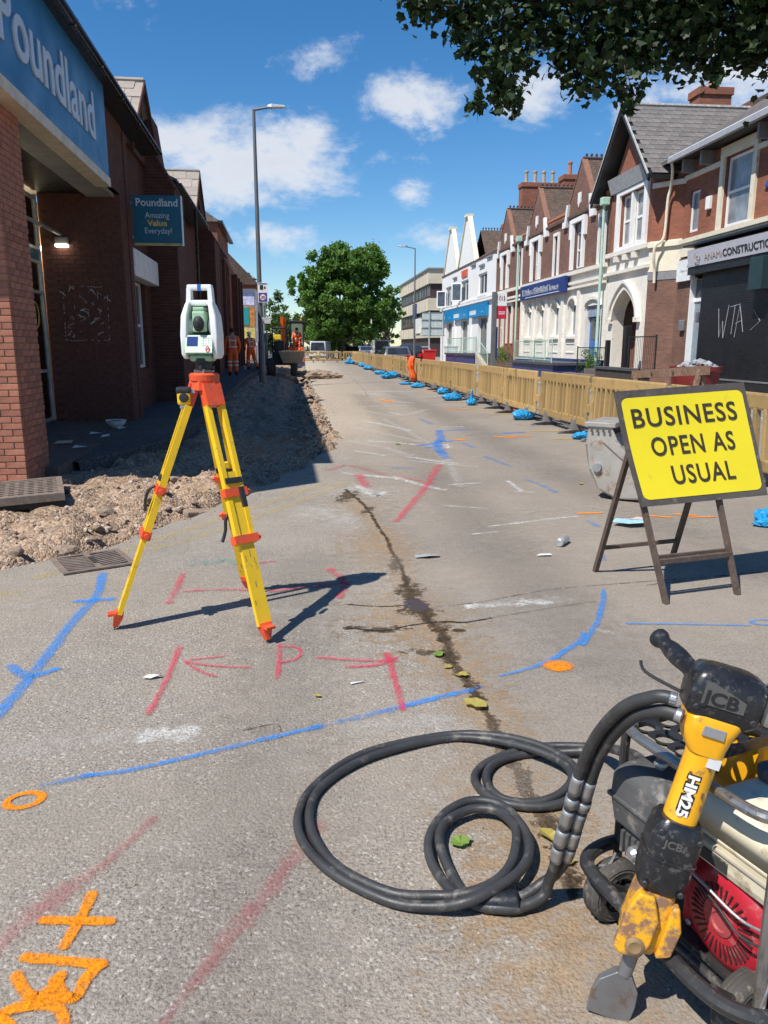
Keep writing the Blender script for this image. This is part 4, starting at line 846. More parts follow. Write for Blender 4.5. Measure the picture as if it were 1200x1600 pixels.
for y in (25.1, 26.3, 21.9, 20.5): P(lambda m: fa.poly(m, [(y, 7.2), (y+.1, 7.2), (y+.1, 7.62), (y, 7.62)], .0, .45), 'eaves_bracket', LEAD, sb)
P(lambda m: m.prism([(12.55, 14, 7.62), (13.2, 14, 7.62), (13.2, 14, 7.7), (12.55, 14, 7.7)], (0, 12.95, 0)), 'eaves_soffit', BLK, sb)
P(lambda m: m.box(12.42, 14, 7.6, 12.56, 26.9, 7.76), 'gutter', M('grey_gutter', (.34, .35, .37), .5, var=.1), sb); P(lambda m: m.box(12.44, 14, 7.762, 12.6, 26.9, 7.79), 'gutter_lip', UPVC, sb)
P(lambda m: m.prism([(12.5, 14, 7.76), (18.4, 14, 11.3), (18.4, 14, 11.15), (12.5, 14, 7.64)], (0, 14.0, 0)), 'wing_roof', tilemat('wing_slate', (.17, .155, .145), (.12, .11, .105), .3, .25), sb)
P(lambda m: m.prism([(18.4, 14, 11.3), (24, 14, 7.8), (24, 14, 7.7), (18.4, 14, 11.15)], (0, 38, 0)), 'rear_roof', TILE, sb)
P(lambda m: m.box(13.5, 14.0, -.1, 24, 31.8, 7.6), 'rear_block', RDB, sb)
# shopfront: brick pier, door, shutter, fascia
P(lambda m: fa.wall(m, 25.95, 27.2, -.1, 4.5, [], .3), 'pier', BRB, sb)
P(lambda m: m.box(AX+.02, 14.0, -.1, AX+.3, 22.0, 3.9), 'shop_wall', BLK, sb)
dr = P(lambda m: fa.box(m, 25.3, .75, -.2, 25.9, 3.75, -.14), 'door', M('grey_door', (.22, .27, .31), .5), sb); P(lambda m: fa.box(m, 25.42, 2.35, -.13, 25.74, 2.65, -.12), 'door_glass', GLS, dr); P(lambda m: fa.box(m, 25.33, 3.15, -.139, 25.84, 3.7, -.13), 'fanlight', GLS, dr)
P(lambda m: (fa.box(m, 25.88, .7, -.18, 25.955, 3.8, .04), fa.box(m, 25.25, .7, -.18, 25.3, 3.8, -.06), fa.box(m, 25.3, 3.0, -.18, 25.88, 3.12, -.1)), 'door_frame', UPVC, sb)
SHUT = M('black_shutter', (.012, .013, .016), .42, var=.3, scale=3)
sh = P(lambda m: fa.box(m, 20.0, .2, -.2, 25.25, 3.9, -.02), 'shutter_backing', SHUT, sb)
for i in range(44):
    z = .55+i*.075; P(lambda m: fa.poly(m, [(20.05, z), (25.2, z), (25.2, z+.07), (20.05, z+.07)], -.02, .012 if i % 1 == 0 else 0), 'shutter_slat', SHUT, sh)
P(lambda m: fa.box(m, 20.0, .48, -.02, 25.25, .53, .05), 'shutter_bar', STL, sb); P(lambda m: fa.box(m, 20.0, 3.86, -.2, 25.75, 4.1, .28), 'shutter_hood', BLK, sb)
P(lambda m: fa.box(m, 19.5, -.1, -.25, 20.0, 3.9, .2), 'shop_pier', BLK, sb); P(lambda m: fa.box(m, 20.0, -.1, -.25, 25.25, .48, .03), 'stall_riser', BLK, sb)
fas = P(lambda m: m.prism([fa.p(18.5, 4.1, .05), fa.p(18.5, 4.1, .32), fa.p(18.5, 4.62, .40), fa.p(18.5, 4.72, .05)], (0, 7.15, 0)), 'shop_fascia', M('silver_grey_fascia', (.50, .50, .55), .45, var=.06), sb)
P(lambda m: fa.box(m, 18.4, 4.74, -.1, 25.85, 4.80, .46), 'fascia_capping', BLK, sb)
FN = Vector((-1, 0, -.15)); up = Vector((-.15, 0, 1)).normalized()
textmesh('ANAMI', .30, M('fascia_pale_text', (.34, .27, .25), .5), fas, fa.p(24.55, 4.22, .348), (0, -1, 0), up, .004, .0, width=1.05); textmesh('CONSTRUCTION', .30, M('fascia_black_text', (.02, .02, .025), .5), fas, fa.p(23.45, 4.22, .348), (0, -1, 0), up, .004, .004, width=2.75)
cg = MB(); cg.tube([fa.p(25.0+.17*math.cos(t*.3), 4.36+.17*math.sin(t*.3), .372+.0) for t in range(21)], .016, 5, True); cg.build('logo_ring', M('logo_grey', (.28, .26, .27), .5), fas); textmesh('c', .26, M('logo_grey', (.28, .26, .27), .5), fas, fa.p(25.08, 4.29, .356), (0, -1, 0), up, .006, .004)
for pts in ([(24.0, 2.7), (23.85, 1.8), (23.7, 2.3), (23.6, 1.78), (23.4, 2.78)], [(23.3, 2.72), (22.75, 2.78)], [(23.05, 2.75), (23.15, 1.9)], [(22.95, 1.8), (22.78, 2.75), (22.5, 1.95)], [(22.95, 2.2), (22.6, 2.3)], [(22.05, 2.6), (21.65, 2.25), (22.1, 2.0)]): P(lambda m: m.tube([fa.p(a, b, .018) for a, b in pts], .011, 4), 'graffiti', M('graffiti_grey', (.34, .34, .37), .8), sb)
P(lambda m: fa.bbox if False else m.bbox(AX-.45, 21.1, 3.1, AX-.1, 21.75, 4.0, .02), 'projecting_sign', M('dark_teal_box', (.02, .045, .05), .5), sb)
wsn = P(lambda m: fa.box(m, 25.75, 3.72, .0, 26.85, 4.42, .13), 'wall_sign', M('wall_sign_white', (.72, .75, .75), .5), sb); squiggle(fa, wsn, M('wall_sign_text', (.4, .42, .45), .6), 26.05, 26.6, 4.02, 4.1, .133, .006)
P(lambda m: fa.bbox if False else m.bbox(AX-.12, 26.15, 2.05, AX-.005, 26.45, 2.42, .03), 'letter_box', STL, sb)
P(lambda m: m.bbox(AX-.12, 25.0, 5.85, AX-.005, 25.25, 6.25, .02), 'alarm_box', UPVC, sb); P(lambda m: m.lathe((AX-.01, 21.9, 6.0), (-1, 0, 0), [(0, .0), (.0, .16), (.06, .14), (.07, 0)], 3), 'alarm_box', M('alarm_blue', (.02, .08, .35), .5), sb)
# splay between wing and bay
def splay(z0, z1, mat, t=.0, name='splay_wall'):
    P(lambda m: m.prism([(AX+.1-t, 26.9-t*.4, z0), (RX0-t, 28.0-t*.6, z0), (RX0+.4, 28.2, z0), (AX+.5, 27.2, z0)], (0, 0, z1-z0)), name, mat, sb)
splay(-.1, 3.85, BRB); splay(3.86, 4.15, LEAD, .02, 'splay_band'); splay(4.152, 5.2, CREAM, .03, 'splay_band'); splay(5.2, 7.45, RDB); splay(4.98, 5.14, CREAM, .12, 'splay_course'); splay(7.0, 7.16, OFFW, .08, 'splay_course')
# bay front
B0, B1 = 28.0, 31.75
P(lambda m: fr.wall(m, B0, B1, 5.1, 7.5, [(28.6, 30.85, 5.32, 7.25)], .35), 'bay_upper_wall', RDB, sb)
P(lambda m: fr.wall(m, B0, B1, -.1, 5.1, [(28.72, 31.0, -.1, 3.72)], .45), 'bay_lower_wall', OFFW, sb)
spandrel(fr, 28.72, 31.0, 2.55, 3.68, 3.72, -.45, -.001, 'arch_spandrel', OFFW, sb); archband(fr, 28.72, 31.0, 2.55, 3.68, .3, .0, .10, 'arch_moulding', OFFW, sb); archband(fr, 28.5, 31.22, 2.55, 3.92, .1, .1, .18, 'hood_mould', OFFW, sb)
for u in (28.38, 31.02): P(lambda m: fr.box(m, u, 2.42, 0, u+.34, 2.6, .16), 'impost', OFFW, sb)
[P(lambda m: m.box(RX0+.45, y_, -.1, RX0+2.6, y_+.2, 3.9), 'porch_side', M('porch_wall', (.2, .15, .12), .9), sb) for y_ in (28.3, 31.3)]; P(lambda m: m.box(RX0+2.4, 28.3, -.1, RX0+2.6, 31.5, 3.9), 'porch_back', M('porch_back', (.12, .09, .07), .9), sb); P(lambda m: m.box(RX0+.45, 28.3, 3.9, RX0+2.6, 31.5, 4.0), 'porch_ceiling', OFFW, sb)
P(lambda m: m.box(RX0+2.3, 29.1, .6, RX0+2.4, 30.5, 2.9), 'porch_door', BLK, sb); P(lambda m: m.box(RX0-1.0, 28.2, .0, RX0+2.6, 31.3, .62), 'porch_step', M('step_stone', (.2, .18, .16), .9), sb)
for i, (z, h) in enumerate(((4.32, .12), (5.02, .16))): P(lambda m: fr.box(m, B0-.08, z, -.05, B1+.05, z+h, .14+.03*i), 'string_course', OFFW, sb)
for y in (28.9, 29.75, 30.6): P(lambda m: fr.poly(m, [(y, 4.78), (y+.28, 4.78), (y+.28, 4.98), (y, 4.98)], .0, .2), 'corbel', OFFW, sb)
for a, b in ((28.62, 29.68), (29.78, 30.83)): fr.window(sb, a, b, 5.34, 7.22, WHITE, GLC, -.12, 1, 2, .1)
P(lambda m: (fr.box(m, 28.3, 5.18, -.1, 28.598, 7.4, .1), fr.box(m, 30.852, 5.18, -.1, 31.15, 7.4, .1), fr.box(m, 29.66, 5.34, -.1, 29.8, 7.22, .06), fr.box(m, 28.598, 7.252, -.1, 30.852, 7.4, .1), fr.box(m, 28.598, 5.18, -.1, 30.852, 5.318, .1)), 'window_surround', WHITE, sb)
P(lambda m: m.prism([fr.p(27.9, 7.42, .0), fr.p(27.9, 7.42, .14), fr.p(27.9, 7.95, .32), fr.p(27.9, 7.95, .0)], (0, 3.75, 0)), 'window_cornice', M('grey_cornice', (.42, .42, .41), .7), sb)
GC, GH, GA = 30.0, 2.75, 10.25
P(lambda m: fr.poly(m, [(B0, 7.5), (B1+.2, 7.5), (GC, 9.95)], -.35, .0), 'gable_wall', RDB, sb)
for s in (-1, 1): P(lambda m: fr.poly(m, [(GC, GA), (GC+s*GH, 7.35), (GC+s*GH, 7.1), (GC, GA-.28)], .5, .58), 'bargeboard', BLK, sb); P(lambda m: fr.poly(m, [(GC, GA+.05), (GC+s*(GH+.06), 7.36), (GC+s*(GH+.03), 7.28), (GC, GA-.04)], .585, .62), 'verge', M('verge_mortar', (.45, .43, .4), .9), sb)
a = (11.9, GC-GH, 7.34); b = (18.4, GC-GH, 7.34); c = (18.4, GC, GA); d = (11.9, GC, GA)
P(lambda m: (m.prism([a, (RX0+.7, GC-GH, 7.34), (18.4, GC-.2, GA-.2), c, d], (0, 0, -.06)), m.prism([(11.9, GC+GH, 7.34), (18.4, GC+GH, 7.34), c, d], (0, 0, -.06))), 'gable_roof', BLK, sb)
mb = MB()
slates(sb, (11.9, GC-GH, 7.36), (17.9, GC-GH, 7.36), (17.9, GC, GA+.02), (11.9, GC, GA+.02), 15, 19, SLATE, name='slate')
P(lambda m: m.tube([(11.9, GC, GA+.05), (18.4, GC, GA+.05)], .09, 8), 'ridge', M('ridge_mortar', (.33, .31, .29), .9, var=.4, scale=10), sb)
P(lambda m: m.box(11.88, GC-GH-.06, 7.2, 12.9, GC-GH+.08, 7.33), 'eaves_board', BLK, sb)
chimney(sb, 15.55, GC+.4, 9.3, 10.95, 1.25, .8, 1, potc=TRC); chimney(sb, 17.5, GC+.3, 9.3, 10.55, 1.0, .8, 0, BRB)
# cream downpipe
P(lambda m: m.tube(catmull([(12.5, 26.75, 7.6), (12.6, 26.85, 7.35), (12.75, 27.2, 6.9), (12.72, 27.3, 6.5), (12.70, 27.35, 5.3), (12.45, 27.45, 5.0), (12.45, 27.5, 4.6), (12.55, 27.6, 4.2), (12.58, 27.62, 3.75)], 4), .05, 8), 'downpipe', CREAM, sb)
rebase(sb)
# ---- brick row with three gables and blue sign
rw = thing('three_gable_row', 'brown brick row with three tiled gables over painted ground floor and blue sign', 'building')
RA, RB = 31.8, 50.9; GCS = (35.55, 42.05, 48.55); HW = 1.42
holes = []
for g_ in GCS: holes += [(g_-.58, g_+.58, 5.0, 7.0)]
slits = [38.65, 45.15, 32.65]
for s_ in slits: holes.append((s_-.26, s_+.26, 4.95, 6.8))
P(lambda m: fr.wall(m, RA, RB, 4.75, 7.45, holes, .3), 'upper_wall', BRB, rw)
for g_ in GCS:
    P(lambda m: fr.poly(m, [(g_-1.75, 6.0), (g_+1.75, 6.0), (g_+1.75, 7.4), (g_+HW, 7.86), (g_, 9.6), (g_-HW, 7.86), (g_-1.75, 7.4)], .0, .0 + .001), 'x', BRB, rw) if False else None
    P(lambda m: fr.poly(m, [(g_-1.7, 7.45), (g_+1.7, 7.45), (g_+HW, 7.86), (g_, 9.6), (g_-HW, 7.86)], -.3, .03), 'gable', BRB, rw)
    for s in (-1, 1):
        P(lambda m: fr.poly(m, [(g_, 9.61), (g_+s*(HW+.03), 7.85), (g_+s*(HW+.09), 7.88), (g_, 9.70)], -.2, .06), 'gable_coping', M('brown_coping', (.24, .12, .08), .85), rw)
        P(lambda m: m.prism([(RX0-.02, g_+s*(HW+.3), 7.62), (RX0-.02, g_, 9.66), (18.4, g_, 9.66), (18.4, g_+s*(HW+.9), 7.4)], (0, 0, -.06)), 'cross_roof', TILE, rw)
        # pale stone trim that turns up at the gable foot
        P(lambda m: fr.poly(m, [(g_+s*(HW-.1), 7.95), (g_+s*(HW+.12), 7.95), (g_+s*(HW+.34), 7.25), (g_+s*2.05, 7.25), (g_+s*2.05, 6.98), (g_+s*(HW+.12), 6.98)], .0, .14), 'stone_trim', WHITE, rw)
    crest(rw, RX0+.05, 18.2, g_, 9.68); P(lambda m: m.tube([(RX0, g_, 9.68), (18.4, g_, 9.68)], .07, 6), 'ridge', RIDGE, rw)
    P(lambda m: fr.poly(m, [(g_-.14, 8.25), (g_+.14, 8.25), (g_+.14, 7.82), (g_, 7.62), (g_-.14, 7.82)], .03, .1), 'shield', WHITE, rw)
    surround(fr, g_-.58, g_+.58, 5.0, 7.0, .26, rw, WHITE, .2, .12); [P(lambda m: fr.box(m, g_+u_, 6.35, 0, g_+u_+.16, 7.18, .14), 'label_mould', WHITE, rw) for u_ in (-1.0, .84)]
    fr.window(rw, g_-.56, g_+.56, 5.02, 6.62, UPVC, GLS, -.14, 1, 2, .08); P(lambda m: fr.box(m, g_-.56, 6.64, -.2, g_+.56, 6.98, -.1), 'window_head', LEAD, rw)
for s_ in slits: surround(fr, s_-.26, s_+.26, 4.95, 6.8, .15, rw, WHITE, .15, .08); fr.window(rw, s_-.24, s_+.24, 4.97, 6.78, UPVC, GLD, -.14, 1, 2, .06)
P(lambda m: m.prism([(RX0-.1, RA, 7.42), (17.2, RA, 10.0), (17.2, RA, 9.85), (RX0-.1, RA, 7.3)], (0, RB-RA, 0)), 'roof', TILE, rw)
P(lambda m: m.prism([(17.2, RA, 10.0), (22, RA, 7.4), (22, RA, 7.3), (17.2, RA, 9.85)], (0, RB-RA, 0)), 'rear_roof', TILE, rw); P(lambda m: m.box(RX0+.35, RA+.05, -.1, 22, RB-.05, 7.3), 'rear_block', RDB, rw)
crest(rw, RA, RB, 17.2, 10.0, .25, 'y')
for a, b in ((37.35, 40.2), (43.9, 46.7), (31.85, 33.6), (50.3, 50.85)): P(lambda m: fr.box(m, a, 7.25, -.25, b, 7.62, .03), 'parapet', RDB, rw); P(lambda m: fr.box(m, a, 7.6, -.27, b, 7.72, .06), 'parapet_coping', TRC, rw)
chimney(rw, 15.1, 50.85, 7.8, 11.55, 2.4, .8, 4); chimney(rw, 15.2, 45.3, 8, 10.9, .9, .9, 1, potc=TRC); chimney(rw, 13.25, 50.95, 7, 9.1, .8, .6, 0); chimney(rw, 16.6, 37.0, 8.5, 10.9, .8, .9, 1)
# painted ground floor, pilasters, arched windows, blue door
P(lambda m: fr.wall(m, RA, 44.6, .95, 4.76, [(32.3, 34.05, .95, 3.25)]+[(c-.5, c+.5, 1.98, 3.68) for c in (35.85, 38.35, 40.8, 43.1)], .35, .04), 'ground_floor_wall', OFFW, rw)
for c in (35.85, 38.35, 40.8, 43.1):
    spandrel(fr, c-.5, c+.5, 3.35, 3.66, 3.69, -.3, .03, 'arch_spandrel', OFFW, rw, False); fr.window(rw, c-.5, c+.5, 1.98, 3.66, WHITE, GLC, -.16, 1, 1, .07); archband(fr, c-.5, c+.5, 3.35, 3.68, .1, .04, .12, 'window_hood', OFFW, rw, False)
    P(lambda m: fr.box(m, c-.65, 1.86, 0, c+.65, 1.975, .16), 'sill', OFFW, rw)
    P(lambda m: (fr.box(m, c-.6, 1.2, .02, c+.6, 1.26, .07), fr.box(m, c-.6, 1.62, .02, c+.6, 1.68, .07)), 'panel_mould', OFFW, rw)
for u in (34.75, 36.95, 39.45, 41.8, 44.1): P(lambda m: fr.box(m, u, .95, .0, u+.32, 4.1, .14), 'pilaster', OFFW, rw)
for z, h, w_ in ((4.08, .1, .2), (4.3, .12, .16), (4.72, .16, .22)): P(lambda m: fr.box(m, RA, z, -.1, 50.9, z+h, w_), 'string_course', OFFW, rw)
P(lambda m: fr.box(m, RA+.7, -.1, -.2, 44.6, .94, .1), 'plinth', NAVY, rw)
d = P(lambda m: fr.box(m, 32.32, .95, -.25, 34.03, 2.75, -.18), 'door', M('blue_door', (.03, .14, .42), .4, var=.1), rw)
for a in (32.45, 33.25): 
    P(lambda m: fr.box(m, a, 1.8, -.18, a+.6, 2.65, -.165), 'door_panel', GLS, d); P(lambda m: fr.box(m, a, 1.05, -.18, a+.6, 1.65, -.16), 'door_panel', M('blue_door', (.03, .14, .42), .4), d)
P(lambda m: fr.box(m, 32.32, 2.78, -.25, 34.03, 3.24, -.05), 'door_head', M('pale_blue_panel', (.25, .3, .38), .6), rw); archband(fr, 32.3, 34.05, 3.22, 3.5, .12, .04, .13, 'door_hood', OFFW, rw, False)
bsn = P(lambda m: fr.bbox if False else fr.box(m, 36.2, 4.0, .2, 43.8, 4.74, .34), 'fascia_sign', M('royal_blue_sign', (.014, .03, .165), .4), rw); squiggle(fr, bsn, M('sign_dull_white', (.36, .38, .42), .5), 36.9, 43.3, 4.2, 4.55, .345); P(lambda m: fr.box(m, 37.0, 4.08, .341, 42.8, 4.11, .346), 'sign_rule', M('sign_white', (.75, .76, .78), .5), bsn)
# plain brick end bay with tall window
P(lambda m: fr.wall(m, 44.6, RB, -.1, 4.76, [(46.6, 47.6, 1.7, 3.9), (48.7, 49.9, 1.4, 3.9)], .3, .0), 'end_bay_wall', RDB, rw)
for a, b, z in ((46.6, 47.6, 1.7), (48.7, 49.9, 1.4)): surround(fr, a, b, z, 3.9, .2, rw, OFFW, .25, .08); fr.window(rw, a, b, z, 3.9, WHITE, GLD, -.14, 1, 2, .07)
for y, z1 in ((44.75, 7.3), (31.95, 7.1)):
    P(lambda m: m.tube([(RX0-.28, y, .3), (RX0-.28, y, z1)], .06, 8), 'downpipe', GRNP, rw); P(lambda m: m.bbox(RX0-.42, y-.16, z1, RX0-.1, y+.16, z1+.3, .03), 'rainwater_head', GRNP, rw)
rebase(rw)
# ---- white two-gable building
wb = thing('white_gabled_building', 'white painted building with two tall stepped gables and blue shop fascias', 'building')
WA, WB = 51.0, 71.0
P(lambda m: fr.wall(m, WA, WB, -.1, 7.6, [(53.5, 56.2, 5.05, 6.5), (59.6, 62.4, 4.9, 6.5), (66.2, 69.2, 4.75, 6.5), (53.2, 55.9, .9, 3.5), (59.6, 62.2, .9, 3.5), (66, 68.6, 1.6, 3.5)], .3), 'wall', WHITE, wb)
for g_, zt in ((60.4, 11.0), (66.9, 11.0)):
    P(lambda m: fr.poly(m, [(g_-3.1, 7.6), (g_+3.1, 7.6), (g_+.35, zt), (g_-.35, zt)], -.3, .0), 'gable', WHITE, wb)
    for s in (-1, 1): P(lambda m: m.prism([fr.p(g_+s*3.1, 7.55, .1), fr.p(g_+s*3.24, 7.55, .1), fr.p(g_+s*.48, zt+.05, .1), fr.p(g_+s*.34, zt+.02, .1)], (.36, 0, 0)), 'gable_parapet', CREAM, wb)
    P(lambda m: fr.box(m, g_-.5, zt+.02, -.36, g_+.5, zt+.2, .16), 'gable_cap', CREAM, wb)
    for s in (-1, 1): P(lambda m: m.prism([(RX0+1.0, g_+s*2.6, 7.5), (RX0+1.0, g_, 10.1), (18.4, g_, 10.1), (18.4, g_+s*2.9, 7.4)], (0, 0, -.06)), 'cross_roof', TILE, wb)
    crest(wb, RX0+1.1, 18, g_, 10.1)
P(lambda m: m.prism([(RX0-.05, WA, 7.6), (17.2, WA, 10.2), (17.2, WA, 10.05), (RX0-.05, WA, 7.48)], (0, WB-WA, 0)), 'roof', TILE, wb); crest(wb, WA, WB, 17.2, 10.2, .25, 'y')
P(lambda m: m.box(RX0+.35, WA+.05, -.1, 22, WB-.02, 7.4), 'rear_block', WHITE, wb)
P(lambda m: m.prism([(17.2, WA, 10.2), (22, WA, 7.5), (22, WA, 7.4), (17.2, WA, 10.05)], (0, WB-WA, 0)), 'rear_roof', TILE, wb)
for a, b, z0, z1 in ((53.5, 56.2, 5.05, 6.5), (59.6, 62.4, 4.9, 6.5), (66.2, 69.2, 4.75, 6.5)): fr.window(wb, a, b, z0, z1, UPVC, GLS, -.1, 2, 1, .1, sill=.1, smat=WHITE)
for y, z in ((61.95, 4.95), (68.9, 4.8)): oc = P(lambda m: [m.obox(Vector(fr.p(y+.45, z+.75, .35))+Vector(d_), (-.75, .6, 0), (.6, .75, 0), (0, 0, 1), sx_, .05, sz_) for d_, sx_, sz_ in (((0, 0, .66), .9, .09), ((0, 0, -.66), .9, .09), ((.32, -.256, 0), .09, 1.24), ((-.32, .256, 0), .09, 1.24))], 'open_casement', UPVC, wb); P(lambda m: m.obox(fr.p(y+.45, z+.75, .35), (-.75, .6, 0), (.6, .75, 0), (0, 0, 1), .74, .015, 1.24), 'pane', GLS, oc)
for a, b, z0, z1 in ((53.2, 55.9, .9, 3.5), (59.6, 62.2, .9, 3.5), (66, 68.6, 1.6, 3.5)): fr.window(wb, a, b, z0, z1, M('grey_frame', (.35, .36, .36), .5), GLD, -.2, 2, 1, .1)
CYN = M('cyan_fascia', (.004, .22, .48), .4, var=.06)
for a, b in ((52.7, 57.9), (58.7, 64.1), (64.9, 70.4)): f_ = P(lambda m: fr.box(m, a, 3.55, .02, b, 4.42, .25), 'shop_fascia', CYN, wb); P(lambda m: fr.box(m, b-2.3, 3.72, .25, b-.15, 4.02, .254), 'lettering', M('sign_pale', (.6, .68, .75), .5), f_); P(lambda m: fr.box(m, a+.6, 3.8, .25, a+1.4, 3.9, .254), 'lettering', M('sign_light_blue', (.12, .4, .62), .5), f_)
for z, h, w_ in ((4.55, .14, .18), (4.8, .08, .1)): P(lambda m: fr.box(m, WA, z, -.1, WB, z+h, w_), 'string_course', WHITE, wb)
for y, z in ((52.0, 7.3), (54.2, 6.95), (57, 7.25), (64.0, 6.9)): P(lambda m: fr.box(m, y, z, 0, y+1.5, z+.13, .12), 'drip_mould', LEAD, wb)
P(lambda m: fr.box(m, 59.9, 6.75, .01, 62.0, 7.25, .08), 'red_sign', M('red_sign', (.65, .10, .05), .5), wb)
for u in (51.05, 58.1, 64.2, 70.5): P(lambda m: fr.box(m, u, -.1, 0, u+.45, 4.5, .1), 'pilaster', WHITE, wb)
rebase(wb)
# ---- concrete office block
ob = thing('concrete_office', 'beige concrete office block with dark window bands beyond the white building', 'building')
CON = M('beige_concrete', (.60, .52, .39), .9, var=.1, scale=.8); BRC = M('brown_cladding', (.06, .034, .031), .6, var=.15, scale=2)
for z0, z1 in ((9.25, 10.95), (5.95, 7.45), (2.55, 3.95)):
    P(lambda m: m.box(15.9, 100, z0, 34, 131, z1), 'concrete_band', CON, ob)
    mb = MB()
    for i in range(11): mb.box(15.88, 100.02+i*2.8, z0+.02, 15.93, 100.06+i*2.8, z1-.02)
    mb.build('panel_joint', LEAD, ob)
for z0, z1 in ((7.45, 9.25), (3.95, 5.95), (0, 2.55)): P(lambda m: m.box(16.2, 100.3, z0, 33.7, 130.7, z1), 'clad_wall', BRC, ob)
fo = Fr((16.2, 0, 0), (0, 1, 0), (-1, 0, 0))
for z0, z1 in ((7.5, 9.2), (4.0, 5.9)):
    for i in range(20): fo.window(ob, 101+i*1.45, 102.1+i*1.45, z0+.25, z1-.1, M('brown_frame', (.07, .045, .04), .5), GLD if i % 5 else GLC, .06, 1, 1, .08)
P(lambda m: m.box(15.7, 99.8, 10.95, 34.2, 131.2, 11.15), 'roof_edge', LEAD, ob); P(lambda m: m.box(15.75, 110.5, 5.6, 15.9, 114, 7.3), 'sign_panel', NAVY, ob); P(lambda m: m.box(15.75, 107, 3.2, 16.1, 111, 5.2), 'white_panel', UPVC, ob)
P(lambda m: m.box(20, 98.5, 0, 26, 100.3, 3.2), 'purple_shop', M('purple_paint', (.12, .05, .22), .6), ob)
rebase(ob)
# ------------------------------------------------------------------ site equipment
ORP = M('orange_cast', (.72, .085, .022), .45, var=.12, scale=12, c2=(.38, .09, .05), amt=.35); YEL = M('survey_yellow', (.80, .50, .012), .42, var=.06, scale=8, c2=(.46, .31, .08), amt=.28)
BLKP = M('black_plastic', (.02, .02, .021), .5, var=.2); RUST = M('rusty_tip', (.12, .07, .045), .8)
tp = thing('survey_tripod', 'yellow survey tripod with orange fittings standing on the road', 'tripod')
feet = [gp(178, 984), Vector((-.22, 3.89, 0)), Vector((-.39, 4.83, 0))]; cx, cy = -.545, 4.33; HT = 1.40
for k, f in enumerate(feet):
    rad = Vector((f.x-cx, f.y-cy, 0)).normalized(); top = Vector((cx, cy, HT-.06))+rad*.055; ax = (f-top); L_ = ax.length; ax.normalize(); side = Vector((-rad.y, rad.x, 0)); nrm = side.cross(ax).normalized()
    def at(s): return top+ax*(L_*s)
    P(lambda m: m.obox(at(.04), ax, side, nrm, L_*.085, .105 if k else .055, .055), 'hinge_block', ORP, tp)
    lw = .043
    for sg in (-1, 1):                                     # twin upper rails
        P(lambda m: m.cyl(at(.08)+side*sg*lw, at(.62)+side*sg*(lw+.004), .019, .019, 10) if False else m.obox((at(.08)+at(.62))/2+side*sg*lw, ax, side, nrm, L_*.54, .026, .036), 'upper_rail', YEL, tp)
    P(lambda m: m.obox((at(.34)+at(.93))/2, ax, side, nrm, L_*.59, .082 if k else .075, .024), 'lower_leg', YEL, tp)
    for s_, w_ in ((.42, .16), (.60, .17)):
        b = P(lambda m: m.obox(at(s_), ax, side, nrm, .045, w_*.86, .05), 'clamp', ORP, tp)
        P(lambda m: m.cyl(at(s_)+side*(w_*.43), at(s_)+side*(w_*.43+.022), .013, .013, 10), 'clamp_screw', ORP, b)
    P(lambda m: m.obox(at(.375), ax, side, nrm, .03, .1, .05), 'rail_brace', BLKP, tp)
    P(lambda m: m.loft([[tuple(at(.92)+side*a*.036+nrm*b*.018) for a, b in ((-1, -1), (1, -1), (1, 1), (-1, 1))], [tuple(at(.94)+side*a*.03+nrm*b*.024) for a, b in ((-1, -1), (1, -1), (1, 1), (-1, 1))], [tuple(at(.985)+side*a*.013+nrm*b*.014) for a, b in ((-1, -1), (1, -1), (1, 1), (-1, 1))]]), 'shoe', ORP, tp)
    P(lambda m: m.obox(at(.93)+nrm*(-.0)+rad*.04, side, rad, (0, 0, 1), .055, .045, .014), 'foot_step', ORP, tp)
    P(lambda m: m.cyl(at(.978), at(1.0), .013, .002, 8), 'point', RUST, tp)
    rs_ = random.Random(k)
    for q_ in range(7): t_ = rs_.uniform(.65, .9); P(lambda m: m.obox(at(t_)+side*rs_.uniform(-.03, .03)-nrm*.0125*(1 if nrm.dot(Vector((0, -1, 0))) < 0 else -1), ax, side, nrm, rs_.uniform(.01, .04), rs_.uniform(.002, .006), .0015), 'scuff', M('scuff_brown', (.28, .19, .08), .8), tp)
    if k == 1: P(lambda m: m.obox(at(.44)+nrm*(-.05)+rad*.03, ax, side, nrm, .11, .024, .02), 'clamp_lever', BLKP, tp)
P(lambda m: m.lathe((cx, cy, HT-.045), (0, 0, 1), [(0, .07), (.01, .08), (.04, .082), (.05, .07)], 24), 'head_plate', ORP, tp)
P(lambda m: m.loft([[(cx+.092*math.cos(t*math.pi/3+.3), cy+.092*math.sin(t*math.pi/3+.3), HT-.085) for t in range(6)], [(cx+.08*math.cos(t*math.pi/3+.3), cy+.08*math.sin(t*math.pi/3+.3), HT-.03) for t in range(6)]]), 'head_casting', ORP, tp)
sp = Vector((feet[2].x-.0, feet[2].y, 0))
P(lambda m: m.tube(catmull([(-.47, 4.63, .56), (-.495, 4.62, .52), (-.50, 4.62, .45), (-.52, 4.61, .38)], 4), .011, 6), 'carry_strap', BLKP, tp); P(lambda m: m.tube(catmull([(-.83, 4.25, .80), (-.865, 4.25, .775), (-.885, 4.25, .72), (-.89, 4.25, .66)], 4), .009, 6), 'carry_strap', BLKP, tp)
rebase(tp)
